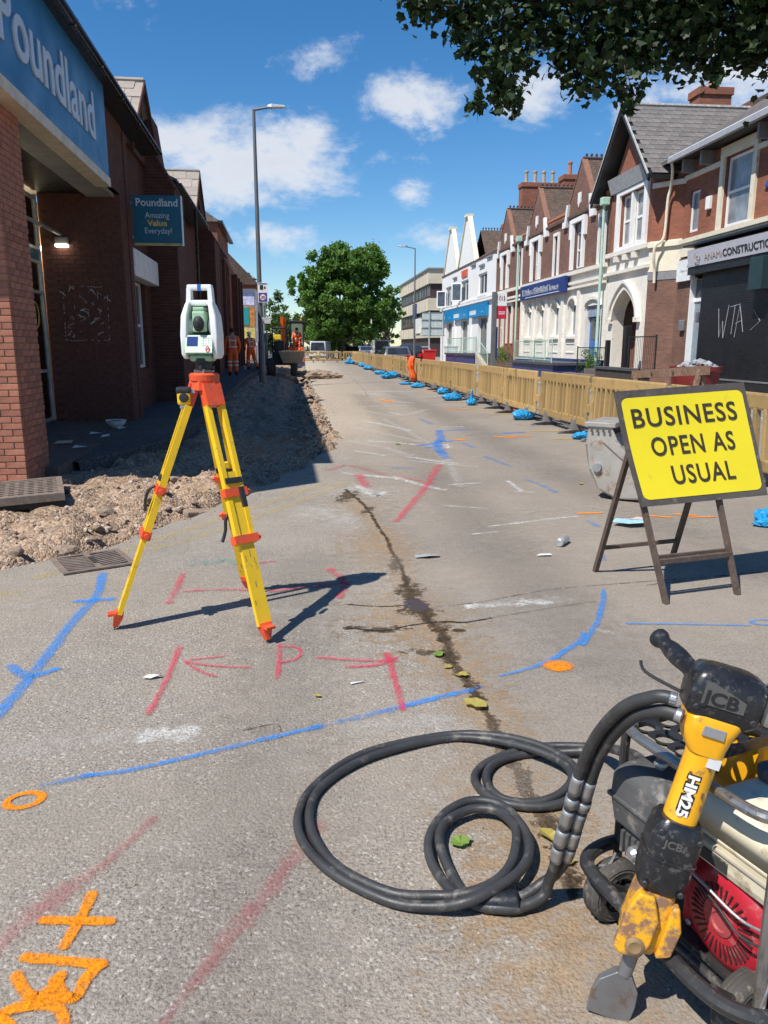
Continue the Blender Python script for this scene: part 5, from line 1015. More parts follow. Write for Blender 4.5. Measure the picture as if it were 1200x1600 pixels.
# tape hung on the tripod
tm = thing('tape_measure', 'yellow tape measure clipped to the left tripod leg', 'tape measure')
P(lambda m: m.bbox(-.738, 4.20, 1.235, -.665, 4.245, 1.325, .016), 'case', YEL, tm); P(lambda m: m.bbox(-.742, 4.197, 1.295, -.661, 4.248, 1.333, .014), 'case_band', BLKP, tm); P(lambda m: m.lathe((-.70, 4.2, 1.275), (0, -1, 0), [(0, .026), (.004, .024), (.006, 0)], 16), 'badge', BLKP, tm); P(lambda m: m.bbox(-.725, 4.205, 1.215, -.68, 4.24, 1.236, .006), 'hook', STL, tm); P(lambda m: m.box(-.666, 4.215, 1.30, -.640, 4.235, 1.325), 'belt_clip', STL, tm)
rebase(tm); tm.location.x += .05; tm.location.y += .06
# total station
ts = thing('total_station', 'white and green surveying instrument mounted on the yellow tripod', 'survey instrument')
WHP = M('instrument_white', (.76, .77, .75), .42, var=.05, scale=14, c2=(.60, .58, .53), amt=.2); GRP = M('instrument_green', (.34, .52, .34), .45, var=.08, scale=14, c2=(.28, .38, .27), amt=.25); KEY = M('keypad_pale', (.70, .73, .68), .5); yw = .13
def T(mb): return mb.xform(Matrix.Translation((cx+.0, cy, HT+.005)) @ Matrix.Rotation(-yw, 4, 'Z') @ Matrix.Diagonal((.72, .85, 1, 1)))
def TP(fun, name, mat, parent=ts, sm=None):
    mb = MB(); fun(mb); T(mb); o = mb.build(name, mat, parent)
    if sm: smooth_by_angle(o, sm)
    return o
TP(lambda m: m.lathe((0, 0, 0), (0, 0, 1), [(0, .085), (.015, .088), (.022, .07)], 3), 'tribrach_base', STL); TP(lambda m: m.lathe((0, 0, .022), (0, 0, 1), [(0, .06), (.03, .06), (.032, .075), (.055, .078), (.06, .06)], 22), 'tribrach', BLKP)
for a in (0, 2.1, 4.2): TP(lambda m: m.lathe((.062*math.cos(a+.5), .062*math.sin(a+.5), .012), (0, 0, 1), [(0, .012), (.006, .018), (.024, .018), (.028, .012)], 12), 'footscrew', BLKP)
TP(lambda m: m.bbox(-.082, -.07, .062, .082, .07, .096, .015), 'lower_housing', GRP)
kb = TP(lambda m: m.prism([(-.108, -.105, .10), (-.108, -.105, .125), (-.108, -.075, .20), (-.108, .09, .20), (-.108, .09, .10)], (.205, 0, 0)), 'keyboard_housing', GRP)
ndir = Vector((0, -.93, .37)); 
def face(u0, u1, v0, v1, t=.004):            # on the sloping keyboard face
    o_ = Vector((0, -.105, .125)); vv = Vector((0, .03, .075)).normalized(); nn = Vector((0, -.075, .03)).normalized()
    return lambda m: m.prism([tuple(o_+Vector((u, 0, 0))+vv*v) for u, v in ((u0, v0), (u1, v0), (u1, v1), (u0, v1))], nn*t)
TP(face(-.10, .10, -.018, .078, .002), 'keyboard_panel', M('keyboard_cream', (.60, .70, .55), .45)); TP(face(-.088, -.008, .018, .07, .0045), 'display', M('lcd_blue', (.035, .06, .20), .12))
km = MB()
for i in range(4):
    for j in range(4): face(.022+i*.019, .034+i*.019, .022+j*.013, .031+j*.013, .005)(km)
T(km); km.build('keys', KEY, kb)
lg = MB(); o_ = Vector((.068, -.109, .126)); lg.tube([tuple(o_+Vector((.013*math.cos(t*.6), -.003, .014*math.sin(t*.6)))) for t in range(10)], .0035, 5, True); T(lg); lg.build('red_badge', M('badge_red', (.6, .03, .05), .5), kb)
for s in (-1, 1):       # standards
    sec = lambda z, w0, w1, d: [(s*w0, -d, z), (s*w1, -d, z), (s*w1, d, z), (s*w0, d, z)]
    o = TP(lambda m: m.loft([sec(.075, .098, .125, .07), sec(.10, .097, .138, .082), sec(.20, .088, .14, .085), sec(.30, .08, .13, .08), sec(.355, .07, .105, .062), sec(.375, .066, .094, .05)]), 'standard', WHP, sm=25)
    b = o.modifiers.new('bevel', 'BEVEL'); b.width = .008; b.segments = 2
    TP(lambda m: m.lathe((s*.135, 0, .245), (-s, 0, 0), [(0, .02), (.004, .04), (.06, .042), (.075, .036)], 22), 'axis_cover', WHP, sm=40)
    TP(lambda m: m.lathe((s*.08, -.052, .335), (0, -1, 0), [(0, .007), (.01, .006), (.011, 0)], 10), 'screw', BLKP)
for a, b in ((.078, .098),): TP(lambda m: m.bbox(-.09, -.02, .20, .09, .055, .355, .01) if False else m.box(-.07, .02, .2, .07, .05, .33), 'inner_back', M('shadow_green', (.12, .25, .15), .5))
ts_t = TP(lambda m: m.bbox(-.048, -.075, .215, .048, .075, .325, .012), 'telescope', GRP); TP(lambda m: m.lathe((0, -.07, .258), (0, -1, 0), [(0, .041), (.012, .041), (.016, .03), (.04, .026), (.044, .016), (.05, .015), (.052, 0)], 22), 'eyepiece', BLKP, sm=40); TP(lambda m: m.lathe((0, .07, .265), (0, 1, 0), [(0, .042), (.05, .042), (.055, .03)], 20), 'objective', BLKP)
TP(lambda m: m.bbox(-.04, -.07, .325, .04, .06, .345, .006), 'sight', GRP); TP(lambda m: m.bbox(-.05, -.03, .205, .05, .05, .222, .004), 'telescope_base', BLKP)
# carrying handle as an open frame
TP(lambda m: m.bbox(-.092, -.03, .432, .092, .03, .462, .010), 'handle', WHP); 
for s in (-1, 1): TP(lambda m: m.loft([[(s*.098, -.034, .372), (s*.064, -.034, .372), (s*.064, .034, .372), (s*.098, .034, .372)], [(s*.092, -.03, .445), (s*.062, -.03, .445), (s*.062, .03, .445), (s*.092, .03, .445)]]), 'handle_post', WHP)
TP(lambda m: m.bbox(-.10, -.035, .352, .10, .035, .382, .01), 'handle_base', WHP); TP(lambda m: m.box(-.012, -.0315, .4305, .014, .0315, .4635), 'handle_tape', M('blue_tape', (.02, .12, .5), .5))
rebase(ts)
# ------------------------------------------------------------------ sign on folding frame
BRN = M('rusted_angle_iron', (.115, .082, .064), .75, metal=.2, var=.25, scale=14, c2=(.2, .12, .075), amt=.35, bump=.15)
sg = thing('road_sign', 'yellow temporary sign on rusty folding frame reading business open as usual', 'sign')
tt = Vector((.972, .234, 0)); nn = Vector((-.234, .972, 0)); bb = Vector((2.43, 4.35, 0)); al = R(17); uu = nn*math.sin(al)+Vector((0, 0, math.cos(al)))
fn = tt.cross(uu).normalized()             # towards the viewer
if fn.y > 0: fn = -fn
def sp_(s, h, o=0.): return bb+tt*s+uu*h+fn*o
def hit(px_, py_):
    d = Vector(ray(px_, py_)); o = Vector((0, 0, EYE)); k = (bb-o).dot(fn)/d.dot(fn); q = o+d*k-bb; return (q.dot(tt), q.dot(uu))
TL, TR, BR, BL = hit(957, 613), hit(1162, 597), hit(1196, 774), hit(1000, 793)
def bil(u, v, o=0.):
    a = [TL[i]*(1-u)+TR[i]*u for i in (0, 1)]; b = [BL[i]*(1-u)+BR[i]*u for i in (0, 1)]; s = a[0]*v+b[0]*(1-v); h = a[1]*v+b[1]*(1-v)
    return sp_(s, h, o-.018*math.sin(math.pi*v)*(1-u)-.02*u*v+.02)
def plate(u0, u1, v0, v1, o0, o1, n=8, rad=0.):
    mb = MB(); pts = []
    if rad:
        for (cu, cv, a0) in ((u1-rad, v1-rad, 0), (u0+rad, v1-rad, 90), (u0+rad, v0+rad, 180), (u1-rad, v0+rad, 270)):
            for k in range(5): a = R(a0+k*22.5); pts.append((cu+rad*math.cos(a), cv+rad*math.sin(a)))
        dn = []
        for p_, q_ in zip(pts, pts[1:]+pts[:1]): k_ = max(1, int(math.hypot(p_[0]-q_[0], p_[1]-q_[1])/.06)); dn += [(p_[0]+(q_[0]-p_[0])*t_/k_, p_[1]+(q_[1]-p_[1])*t_/k_) for t_ in range(k_)]
        pts = dn; c = ((u0+u1)/2, (v0+v1)/2); rings = [[(c[0]+(x-c[0])*t, c[1]+(y-c[1])*t) for x, y in pts] for t in (1, .9, .8, .7, .6, .5, .4, .3, .2, .1, .01)]
        mb.loft([[tuple(bil(x, y, o1)) for x, y in r] for r in rings], False); mb.add([tuple(bil(x, y, o1)) for x, y in rings[-1]], [tuple(range(len(rings[-1])))]); return mb
    g_ = [(u0+(u1-u0)*i/n, v0+(v1-v0)*j/n) for j in range(n+1) for i in range(n+1)]
    fs_ = [(j*(n+1)+i, j*(n+1)+i+1, (j+1)*(n+1)+i+1, (j+1)*(n+1)+i) for j in range(n) for i in range(n)]
    mb.add([tuple(bil(a, b, o1)) for a, b in g_], fs_); mb.add([tuple(bil(a, b, o0)) for a, b in g_], [f[::-1] for f in fs_])
    def rim(line):
        for p, q in zip(line, line[1:]): mb.quad(tuple(bil(*p, o0)), tuple(bil(*q, o0)), tuple(bil(*q, o1)), tuple(bil(*p, o1)))
    L4 = [u0+(u1-u0)*i/n for i in range(n+1)]; V4 = [v0+(v1-v0)*i/n for i in range(n+1)]
    rim([(x, v0) for x in L4]); rim([(u1, y) for y in V4]); rim([(x, v1) for x in L4[::-1]]); rim([(u0, y) for y in V4[::-1]]); return mb
plate(0, 1, 0, 1, -.012, .0).build('sign_plate', M('sign_frame_brown', (.085, .07, .06), .7, var=.25, scale=9, c2=(.2, .17, .15), amt=.25), sg)
SGY = M('sign_yellow', (.82, .66, .012), .4, var=.03, scale=3, c2=(.62, .47, .05), amt=.07, coat=.1)
plate(.03, .965, .055, .935, 0, .003, rad=.05).build('sign_face', SGY, sg)
SGB = M('sign_letter_brown', (.045, .03, .018), .6, var=.3, scale=30, c2=(.15, .1, .03), amt=.2)
def word(t, u0, u1, vbase, hgt):
    o = textmesh(t, 1.0, SGB, sg, (0, 0, 0), (1, 0, 0), (0, 1, 0), .003, .012, spacing=1.12)
    me = o.data; bm_ = bmesh.new(); bm_.from_mesh(me); bmesh.ops.triangulate(bm_, faces=bm_.faces); bmesh.ops.subdivide_edges(bm_, edges=[e for e in bm_.edges if e.calc_length() > .2], cuts=2); bm_.to_mesh(me); bm_.free()
    xs_ = [q.co.x for q in me.vertices]; ys_ = [q.co.y for q in me.vertices]; x0, x1 = min(xs_), max(xs_); y1 = max(ys_); y0 = min(ys_)
    for q in me.vertices: q.co = bil(u0+(u1-u0)*(q.co.x-x0)/(x1-x0), vbase+hgt*(q.co.y-y0)/(y1-y0), .0055+q.co.z*.5)
word('BUSINESS', .085, .885, .675, .165); word('OPEN AS', .18, .82, .42, .165); word('USUAL', .285, .77, .165, .165)
def bar(p, q, w=.03, t=.03, name='leg'): 
    p, q = Vector(p), Vector(q); d = (q-p).normalized(); return P(lambda m: m.obox((p+q)/2, d, tt-(tt.dot(d))*d, d.cross(tt), (q-p).length, w, t), name, BRN, sg)
bar(sp_(-.26, 0), sp_(-.36, .95, -.03)); bar(sp_(.29, 0), sp_(.24, .95, -.03)); bar(sp_(-.275, .26, -.005), sp_(.285, .26, -.005), name='cross_bar'); bar(sp_(-.262, .29, -.025), sp_(.282, .29, -.025), .02, .02, name='cross_bar')
bl1 = gp(930, 893); bl2 = gp(1028, 868)
bl2 = bl1+tt*.62+Vector((0.02, 0, 0)); apexL = sp_(-.335, 1.02, -.04); apexR = sp_(.25, 1.02, -.04)
bar(bl1, apexL); bar(bl2, apexR); bar(bl1.lerp(apexL, .2), bl2.lerp(apexR, .2), .025, .025, 'cross_bar')
rebase(sg)
# ------------------------------------------------------------------ digging bucket
bk = thing('digger_bucket', 'worn grey steel digger bucket lying behind the yellow sign', 'digger bucket')
WST = M('worn_steel', (.40, .37, .33), .5, metal=.35, var=.16, scale=4, c2=(.30, .19, .12), amt=.4, bump=.1); DST = M('dark_steel', (.09, .085, .08), .6, metal=.3, c2=(.2, .14, .1), amt=.3)
prof = [(0, .78), (-.02, .55), (.03, .3), (.14, .1), (.32, .02), (.55, .03), (.62, .1)]
def bkx(mb): return mb.xform(Matrix.Translation((2.88, 7.62, 0)) @ Matrix.Rotation(R(-38), 4, 'Z'))
mb = MB(); ww_ = .62
for (x0, z0), (x1, z1) in zip(prof, prof[1:]): mb.prism([(x0, 0, z0), (x1, 0, z1), (x1+.0, 0, z1+.018), (x0+.02, 0, z0+.01)], (0, ww_, 0))
bkx(mb).build('shell', WST, bk)
for y in (0, ww_-.02):
    mb = MB().prism([(x, y, z) for x, z in prof]+[(.45, y, .42), (.30, y, .62), (.22, y, .78)], (0, .02, 0)); bkx(mb).build('side_plate', WST, bk)
bkx(MB().bbox(-.04, -.02, .74, .28, ww_+.02, .79, .01)).build('lip', WST, bk); bkx(MB().prism([(.16, -.02, .60), (.46, -.02, .36), (.49, -.02, .40), (.20, -.02, .65)], (0, ww_+.04, 0))).build('edge_blade', WST, bk)
for y in (.12, .30): bkx(MB().prism([(.40, y, .05), (.72, y, .12), (.78, y, .26), (.66, y, .33), (.5, y, .14)], (0, .035, 0))).build('lug', DST, bk)
for i in range(2): 
    bkx(MB().cyl((.12, -.035, .33-.0), (.12, .0, .33), .045, .045, 12) if i == 0 else MB().cyl((.68, .05, .22), (.68, .42, .22), .035, .035, 12)).build('pin_boss', STL, bk)
for i in range(4): bkx(MB().bbox(.03+.06*i, -.028, .69, .055+.06*i, -.018, .72, .003)).build('bolt', DST, bk)
rebase(bk)
# ------------------------------------------------------------------ barriers
BTAN = M('tan_barrier_plastic', (.43, .285, .115), .55, var=.1, scale=3, c2=(.30, .21, .11), amt=.45, rand=.22); BFOOT = M('rubber_foot', (.15, .14, .135), .85, var=.2, scale=12, c2=(.24, .21, .19), amt=.3)
def make_barrier(detail=True, Ln=2.6):
    root = bpy.data.objects.new('barrier', None); col.objects.link(root)
    z0, z1 = .17, 1.04; t = .06
    mb = MB(); mb.bbox(0.07, -t/2, .85, Ln-.07, t/2, z1, .028); mb.bbox(.07, -t/2, z0, Ln-.07, t/2, z0+.14, .022); mb.bbox(.072, -t/2+.003, z0+.1, .19, t/2-.003, .87, .015); mb.bbox(Ln-.19, -t/2+.003, z0+.1, Ln-.072, t/2-.003, .87, .015)
    mb.bbox(.24, -t/2-.012, .955, Ln-.24, -t/2+.01, .97, .004)
    fr_ = mb.build('frame', BTAN, root)
    n = 12; 
    if detail:
        sl = MB().bbox(-.027, -.034, 0, .027, .034, .58, .009).mesh('slat', BTAN)
        for i in range(n):
            o = bpy.data.objects.new('slat', sl); col.objects.link(o); o.parent = root; o.location = (.2+(Ln-.4)*(i+.5)/n, 0, .29)
        for x in (.12, Ln-.12): MB().cyl((x, -t/2-.004, .93), (x, -t/2+.002, .93), .024, .024, 10).build('hole', BLKP, root)
    else:
        mb = MB()
        for i in range(n): x = .2+(Ln-.4)*(i+.5)/n; mb.box(x-.027, -.034, .29, x+.027, .034, .87)
        mb.build('slat_row', BTAN, root)
    for x in (0.0, Ln):
        mb = MB(); mb.bbox(x-.05, -.03, .42, x+.05, .03, .56, .012); mb.bbox(x-.03, -.03, .84, x+.03, .03, .92, .01); mb.build('coupling', BTAN, root)
    for x in (.55, Ln-.55):
        mb = MB(); mb.loft([[(x-.04, -.34, 0), (x+.04, -.34, 0), (x+.04, .34, 0), (x-.04, .34, 0)], [(x-.04, -.30, .03), (x+.04, -.30, .03), (x+.04, .30, .03), (x-.04, .30, .03)], [(x-.09, -.08, .07), (x+.09, -.08, .07), (x+.09, .08, .07), (x-.09, .08, .07)], [(x-.065, -.055, .25), (x+.065, -.055, .25), (x+.065, .055, .25), (x-.065, .055, .25)]]); mb.build('foot', BFOOT, root)
    return root
protoN = make_barrier(True); protoF = make_barrier(False)
ordn = ['first', 'second', 'third', 'fourth', 'fifth', 'sixth', 'seventh', 'eighth', 'ninth', 'tenth', 'eleventh', 'twelfth', 'thirteenth', 'fourteenth', 'fifteenth', 'sixteenth', 'seventeenth', 'eighteenth', 'nineteenth', 'twentieth']
rb = random.Random(2); y = 5.1; usedN = usedF = False; k = 0; GRPB = 'tan plastic barriers along the works'
xline = lambda y: 5.02-.35*sstep(10, 22, y)+.12*math.sin(y*.35)-.25*sstep(30, 60, y)
nb_ = 0
ystops = [5.15, 7.45, 10.25, 12.85, 15.6, 18.37, 21.45, 25.05, 26.6, 30.5, 34.6, 38.2, 41.5, 44.8, 48.1, 51.4, 54.7, 58.0, 61.3, 64.6, 67.9, 71.2]
for a, b in zip(ystops, ystops[1:]):
    near = a < 34
    if near: o = protoN if not usedN else copy_tree(protoN); usedN = True
    else: o = protoF if not usedF else copy_tree(protoF); usedF = True
    p0 = Vector((xline(a), a+.03, 0)); p1 = Vector((xline(b), b-.03, 0)); d = p1-p0
    o.location = p0; o.rotation_euler = (rb.uniform(-.05, .05), 0, math.atan2(d.y, d.x)+rb.uniform(-.025, .025)); o.scale = (d.length/2.6, 1, 1)
    tag(o, ('tan plastic barrier at the right edge, nearest of the long row' if nb_ == 0 else 'tan plastic barrier, %s from the right edge in the long row' % ordn[nb_]) if nb_ < 20 else 'tan plastic barrier, last of the long row before the crossing fence', 'barrier', GRPB); nb_ += 1
for i in range(3):
    o = copy_tree(protoF); o.location = (-.9+i*2.2, 72.3, 0); o.rotation_euler = (0, 0, rb.uniform(-.04, .04)); o.scale = (.84, 1, 1)
    tag(o, 'tan plastic barrier closing the road end, %s of the three' % ('leftmost', 'middle', 'rightmost')[i], 'barrier', 'barriers across the road end')
# blue sandbags on the feet
BAG = M('blue_polythene', (.012, .25, .50), .5, var=.15, scale=9, c2=(.05, .42, .72), amt=.4)
def bag(x, y, r, h, label, rot=0., seed=0, tall=0.):
    bm_ = bmesh.new(); bmesh.ops.create_icosphere(bm_, subdivisions=4, radius=1); off = Vector((seed*7.3, 1, 2))
    for q in bm_.verts:
        c = q.co.copy(); n = mnoise.fractal(c*1.6+off, 1, 2, 4); wr = .05*math.sin(9*math.atan2(c.y, c.x)+4*n)*(1-abs(c.z))
        cr = mnoise.fractal(c*4.5+off*2, 1, 2, 3); s_ = 1+.22*n+wr+.10*abs(cr)-.04; q.co = Vector((c.x*r*1.25*s_, c.y*r*.8*s_, max(0.0, (c.z*.5+.42))*h*(1+.3*n)))
        if tall and c.z > .55: q.co.z += tall*(c.z-.55)*2.0; q.co.x *= .45; q.co.y *= .45
        if c.x > .75: q.co.y *= .5; q.co.x += .12*r
    mb = MB(); mb.add([q.co[:] for q in bm_.verts], [[q_.index for q_ in f.verts] for f in bm_.faces]); bm_.free()
    o = smooth_by_angle(mb.build('sandbag', BAG, None), 22); o.location = (x, y, 0.002); o.rotation_euler.z = rot; tag(o, label, 'sandbag', 'blue sandbags along the barriers'); return o
for i, (p_, r, h, lb, rot, tall) in enumerate([((908, 686), .20, .16, 'small crumpled blue sandbag beside the grey bucket', .5, 0), ((817, 656), .27, .30, 'large square blue sandbag under the third barrier', .2, 0), ((737, 633), .24, .26, 'blue sandbag with a tall twisted neck', 1.2, .45), ((706, 626), .30, .28, 'round blue sandbag left of the tall-necked one', .1, 0), ((692, 616), .24, .26, 'blue sandbag set back behind the round one', .4, 0), ((652, 606), .3, .22, 'flat blue sandbag right of the orange jacket', 0, 0), ((633, 601), .28, .14, 'thin flattened blue sandbag below the orange jacket', 0, 0), ((613, 591), .38, .42, 'biggest blue sandbag of the far cluster', .3, 0), ((604, 592), .34, .38, 'blue sandbag touching the biggest far one', .6, 0), ((593, 585), .34, .3, 'pale blue sandbag just beyond the far cluster', 0, 0), ((576, 578), .42, .4, 'blue sandbag in the distant pair, nearer one', .4, 0), ((567, 573), .4, .4, 'blue sandbag in the distant pair, farther one', 0, 0), ((546, 569), .5, .5, 'distant blue sandbag with a peaked top', 0, .5), ((522, 563), .45, .4, 'most distant blue sandbag at the closed road end', 0, 0), ((1200, 815), .2, .16, 'blue sandbag cut off by the right edge below the sign', .7, 0), ((1196, 822), .13, .08, 'small loose blue bag scrap at the right edge', .2, 0)]):
    q = gp(*p_); bag(q.x, q.y, r*.72, h*.78, lb, rot, i, tall*.6)
REDP = M('red_plastic', (.55, .035, .025), .5)
for lb, p_ in (('red plastic foot block on the blue square sandbag', (812, 649)), ('red plastic foot block beside the crumpled bag', (905, 672))):
    q = gp(*p_); mb = MB(); mb.loft([[(-.3, -.1, 0), (.3, -.1, 0), (.3, .1, 0), (-.3, .1, 0)], [(-.26, -.08, .1), (.26, -.08, .1), (.26, .08, .1), (-.26, .08, .1)], [(-.1, -.05, .2), (.1, -.05, .2), (.1, .05, .2), (-.1, .05, .2)]]); o = mb.build('foot_block', REDP); o.location = (q.x+.05, q.y+.25, .0); o.rotation_euler.z = 1.2; tag(o, lb, 'foot block', 'red barrier foot blocks')
# orange jacket hung on a barrier end
jk = MB(); ringz = [(1.12, .03), (1.10, .10), (1.0, .13), (.9, .12), (.8, .15), (.7, .13), (.6, .11), (.5, .14), (.4, .12), (.3, .15), (.22, .11), (.15, .04)]
jk.loft([[(.1*math.cos(t*.2618)*(r/.12)*(1+.3*math.sin(t*2.1+z*9))+.05*math.sin(z*6), .11*math.sin(t*.2618)*(r/.13)*(1+.3*math.sin(t*1.5+z*11)), z+.03*math.sin(t*1.3)) for t in range(24)] for z, r in ringz])
q = gp(640, 601); o = jk.build('jacket', M('hi_vis_orange', (.85, .13, .02), .7, var=.2, scale=8), None, True); o.location = (q.x+.1, q.y, 0); tag(o, 'orange hi-vis jacket draped over a barrier end', 'jacket')
# ------------------------------------------------------------------ hydraulic power pack, breaker and hose
JY = M('machine_yellow', (.80, .38, .008), .38, var=.06, scale=10, c2=(.30, .16, .05), amt=.22, coat=.2); JYW = M('worn_machine_yellow', (.74, .36, .012), .5, var=.1, scale=9, c2=(.25, .14, .085), amt=.62, bump=.08)
RUB = M('black_rubber', (.016, .0165, .019), .34, var=.3, scale=22, c2=(.085, .08, .075), amt=.34, bump=.08, bscale=90); HOSE = M('hose_rubber', (.038, .038, .039), .5, var=.25, scale=7, c2=(.13, .118, .105), amt=.36, bump=.1, bscale=160)
CHR = M('scuffed_tube', (.34, .33, .32), .32, metal=.8, var=.15, scale=12, c2=(.13, .12, .11), amt=.3); BTB = M('black_tube', (.035, .034, .034), .42, metal=.2, var=.2, scale=12, c2=(.14, .125, .11), amt=.35)
CRM = M('cream_tank', (.66, .60, .45), .42, var=.06, scale=6, c2=(.36, .30, .20), amt=.32); ENR = M('engine_red', (.42, .014, .028), .4, var=.12, scale=9, c2=(.34, .14, .13), amt=.36); AIR = M('dusty_black_plastic', (.075, .075, .075), .65, var=.25, scale=6, c2=(.22, .2, .18), amt=.4)
TYR = M('dusty_tyre', (.06, .056, .051), .85, var=.25, scale=14, c2=(.16, .14, .12), amt=.42, bump=.3)
pk = thing('power_pack', 'hydraulic power pack with red engine and cream tank in a tubular frame', 'power pack')
PO_ = Vector((.815, 1.775, 0)); pa = Vector((.31, -.951, 0)); pb = Vector((.951, .31, 0)); PM_ = Matrix(((pa.x, pb.x, 0, PO_.x), (pa.y, pb.y, 0, PO_.y), (0, 0, 1, 0), (0, 0, 0, 1)))
def PK(fun, name, mat, parent=pk, sm=None):
    mb = MB(); fun(mb); mb.xform(PM_); o = mb.build(name, mat, parent)
    if sm: smooth_by_angle(o, sm)
    return o
def tubep(pts, r, n=10, k=5): return lambda m: m.tube(catmull(pts, k), r, n)
# coordinates: a towards the viewer, b to the right, z
def wheel(a, b):
    w = PK(lambda m: m.lathe((a-.03, b, .088), (1, 0, 0), [(0, .05), (0, .072), (.006, .084), (.014, .088), (.016, .085), (.024, .0855), (.026, .088), (.034, .088), (.036, .0855), (.044, .085), (.046, .088), (.054, .084), (.06, .076), (.0585, .072), (.061, .068), (.059, .062), (.06, .05)], 28, False), 'wheel', TYR, sm=50)
    PK(lambda m: m.lathe((a-.025, b, .088), (1, 0, 0), [(0, .0), (.0, .052), (.05, .052), (.05, .045), (.02, .042), (.02, .0)], 22), 'rim', BTB, w)
    for i in range(9): t = i*2*math.pi/9; PK(lambda m: m.obox((a+.012, b+.032*math.cos(t), .088+.032*math.sin(t)), (0, math.cos(t), math.sin(t)), (1, 0, 0), (0, -math.sin(t), math.cos(t)), .034, .016, .006), 'spoke', CHR, w)
    PK(lambda m: m.lathe((a-.02, b, .088), (1, 0, 0), [(0, .016), (.045, .016), (.05, .01)], 12), 'hub', CHR, w)
wheel(.0, .0); wheel(.43, .015)
PK(lambda m: m.cyl((-.03, .005, .088), (.45, .01, .088), .011), 'axle', BTB)
PK(tubep([(-.02, .10, .205), (-.035, .0, .205), (-.02, -.075, .20), (.03, -.105, .195), (.2, -.115, .19), (.40, -.125, .185), (.50, -.10, .185), (.55, -.02, .185), (.555, .2, .185), (.555, .6, .185)], .019), 'bumper_tube', BTB)
PK(tubep([(-.02, .10, .205), (-.02, .3, .205), (-.02, .6, .205)], .019), 'bumper_tube', BTB)
PK(tubep([(-.01, .6, .575), (-.01, .1, .575), (.0, .03, .575), (.04, -.005, .575), (.2, -.01, .575), (.40, -.01, .575), (.455, .03, .575), (.465, .1, .575), (.465, .6, .575)], .0135), 'top_rail', CHR)
PK(tubep([(.465, .02, .57), (.47, .005, .52), (.472, .0, .4), (.472, .0, .1)], .0145), 'upright', CHR); PK(tubep([(-.02, .05, .57), (-.025, .03, .52), (-.025, .03, .3), (-.025, .03, .12)], .0125), 'upright', BTB)
for a in (-.02, .465): PK(lambda m: m.cyl((a, .55, .12), (a, .55, .57), .0135), 'upright', BTB)
for a in (.02, .44): PK(lambda m: m.cyl((a, -.11, .19), (a, .02, .09), .012), 'bracket', BTB)
# split pin and wire at the upright foot
PK(tubep([(.49, -.02, .13), (.50, -.035, .16), (.50, -.02, .2), (.49, .0, .21), (.48, .005, .17), (.49, -.01, .13), (.5, -.04, .12), (.5, -.09, .13)], .0022, 6), 'lynch_pin', STL); PK(tubep([(.0, -.0, .20), (.0, -.02, .17), (-.01, -.05, .165), (.01, -.07, .15), (.02, -.04, .14), (.01, -.01, .155)], .004, 6), 'hook_pin', STL)
# perforated shelf
mb = MB(); A0, A1, B0_, B1_ = .0, .20, .005, .60; nA, nB = 3, 8; zt = .585
for i in range(nA):
    for j in range(nB):
        ca, cb = A0+(A1-A0)*(i+.5)/nA, B0_+(B1_-B0_)*(j+.5)/nB; ha, hb = (A1-A0)/nA/2, (B1_-B0_)/nB/2; r = .024; n = 16
        out = []; inn = []
        for k in range(n):
            t = 2*math.pi*(k+.5)/n; c, s = math.cos(t), math.sin(t); q = 1/max(abs(c), abs(s)); out.append((ca+c*q*ha, cb+s*q*hb)); inn.append((ca+c*r, cb+s*r))
        for k in range(n):
            l = (k+1) % n; mb.add([(*out[k], zt), (*out[l], zt), (*inn[l], zt-.004), (*inn[k], zt-.004), (*inn[k], zt-.014), (*inn[l], zt-.014)], [(0, 1, 2, 3), (3, 2, 5, 4)])
mb.xform(PM_); mb.build('perforated_shelf', M('shelf_black', (.03, .03, .031), .4, metal=.3, var=.3, scale=8, c2=(.12, .11, .1), amt=.3), pk); PK(lambda m: m.box(-.006, .0, .56, .0, .6, .588), 'shelf_lip', BTB); PK(lambda m: m.box(.2, .0, .56, .206, .6, .588), 'shelf_lip', BTB)
# air cleaner
AA, AB = .03, -.085
ac = PK(lambda m: m.loft([[(a_+AA, b_+AB, z_) for a_, b_ in ((.01, .03), (.17, .03), (.17, .19), (.01, .19))] if z_ == .34 else [(.09+AA+(a_-.09)*k_, .11+AB+(b_-.11)*k_, z_) for a_, b_ in ((.0, .02), (.18, .02), (.18, .2), (.0, .2))] for z_, k_ in ((.34, 1), (.42, 1.), (.485, .97), (.515, .7))]), 'air_cleaner', AIR); b_ = ac.modifiers.new('bevel', 'BEVEL'); b_.width = .012; b_.segments = 3
PK(lambda m: m.bbox(-.004+AA, .016+AB, .412, .184+AA, .204+AB, .424, .004), 'air_cleaner_seam', AIR, ac); PK(lambda m: m.lathe((.09+AA, .1+AB, .512), (0, 0, 1), [(0, .012), (.012, .012), (.014, .018), (.022, .016), (.024, 0)], 10), 'wing_nut', STL, ac)
PK(lambda m: m.bbox(.03+AA, .04+AB, .26, .16+AA, .2, .34, .02), 'carburettor_body', AIR); PK(lambda m: m.lathe((.1+AA, .04+AB, .30), (0, -1, 0), [(0, .02), (.02, .02), (.03, .012)], 12), 'filter_cap', STL)
for i in range(5): PK(lambda m: m.box(.04+.02*i+AA, .032+AB, .27, .05+.02*i+AA, .041+AB, .33), 'fin', AIR)
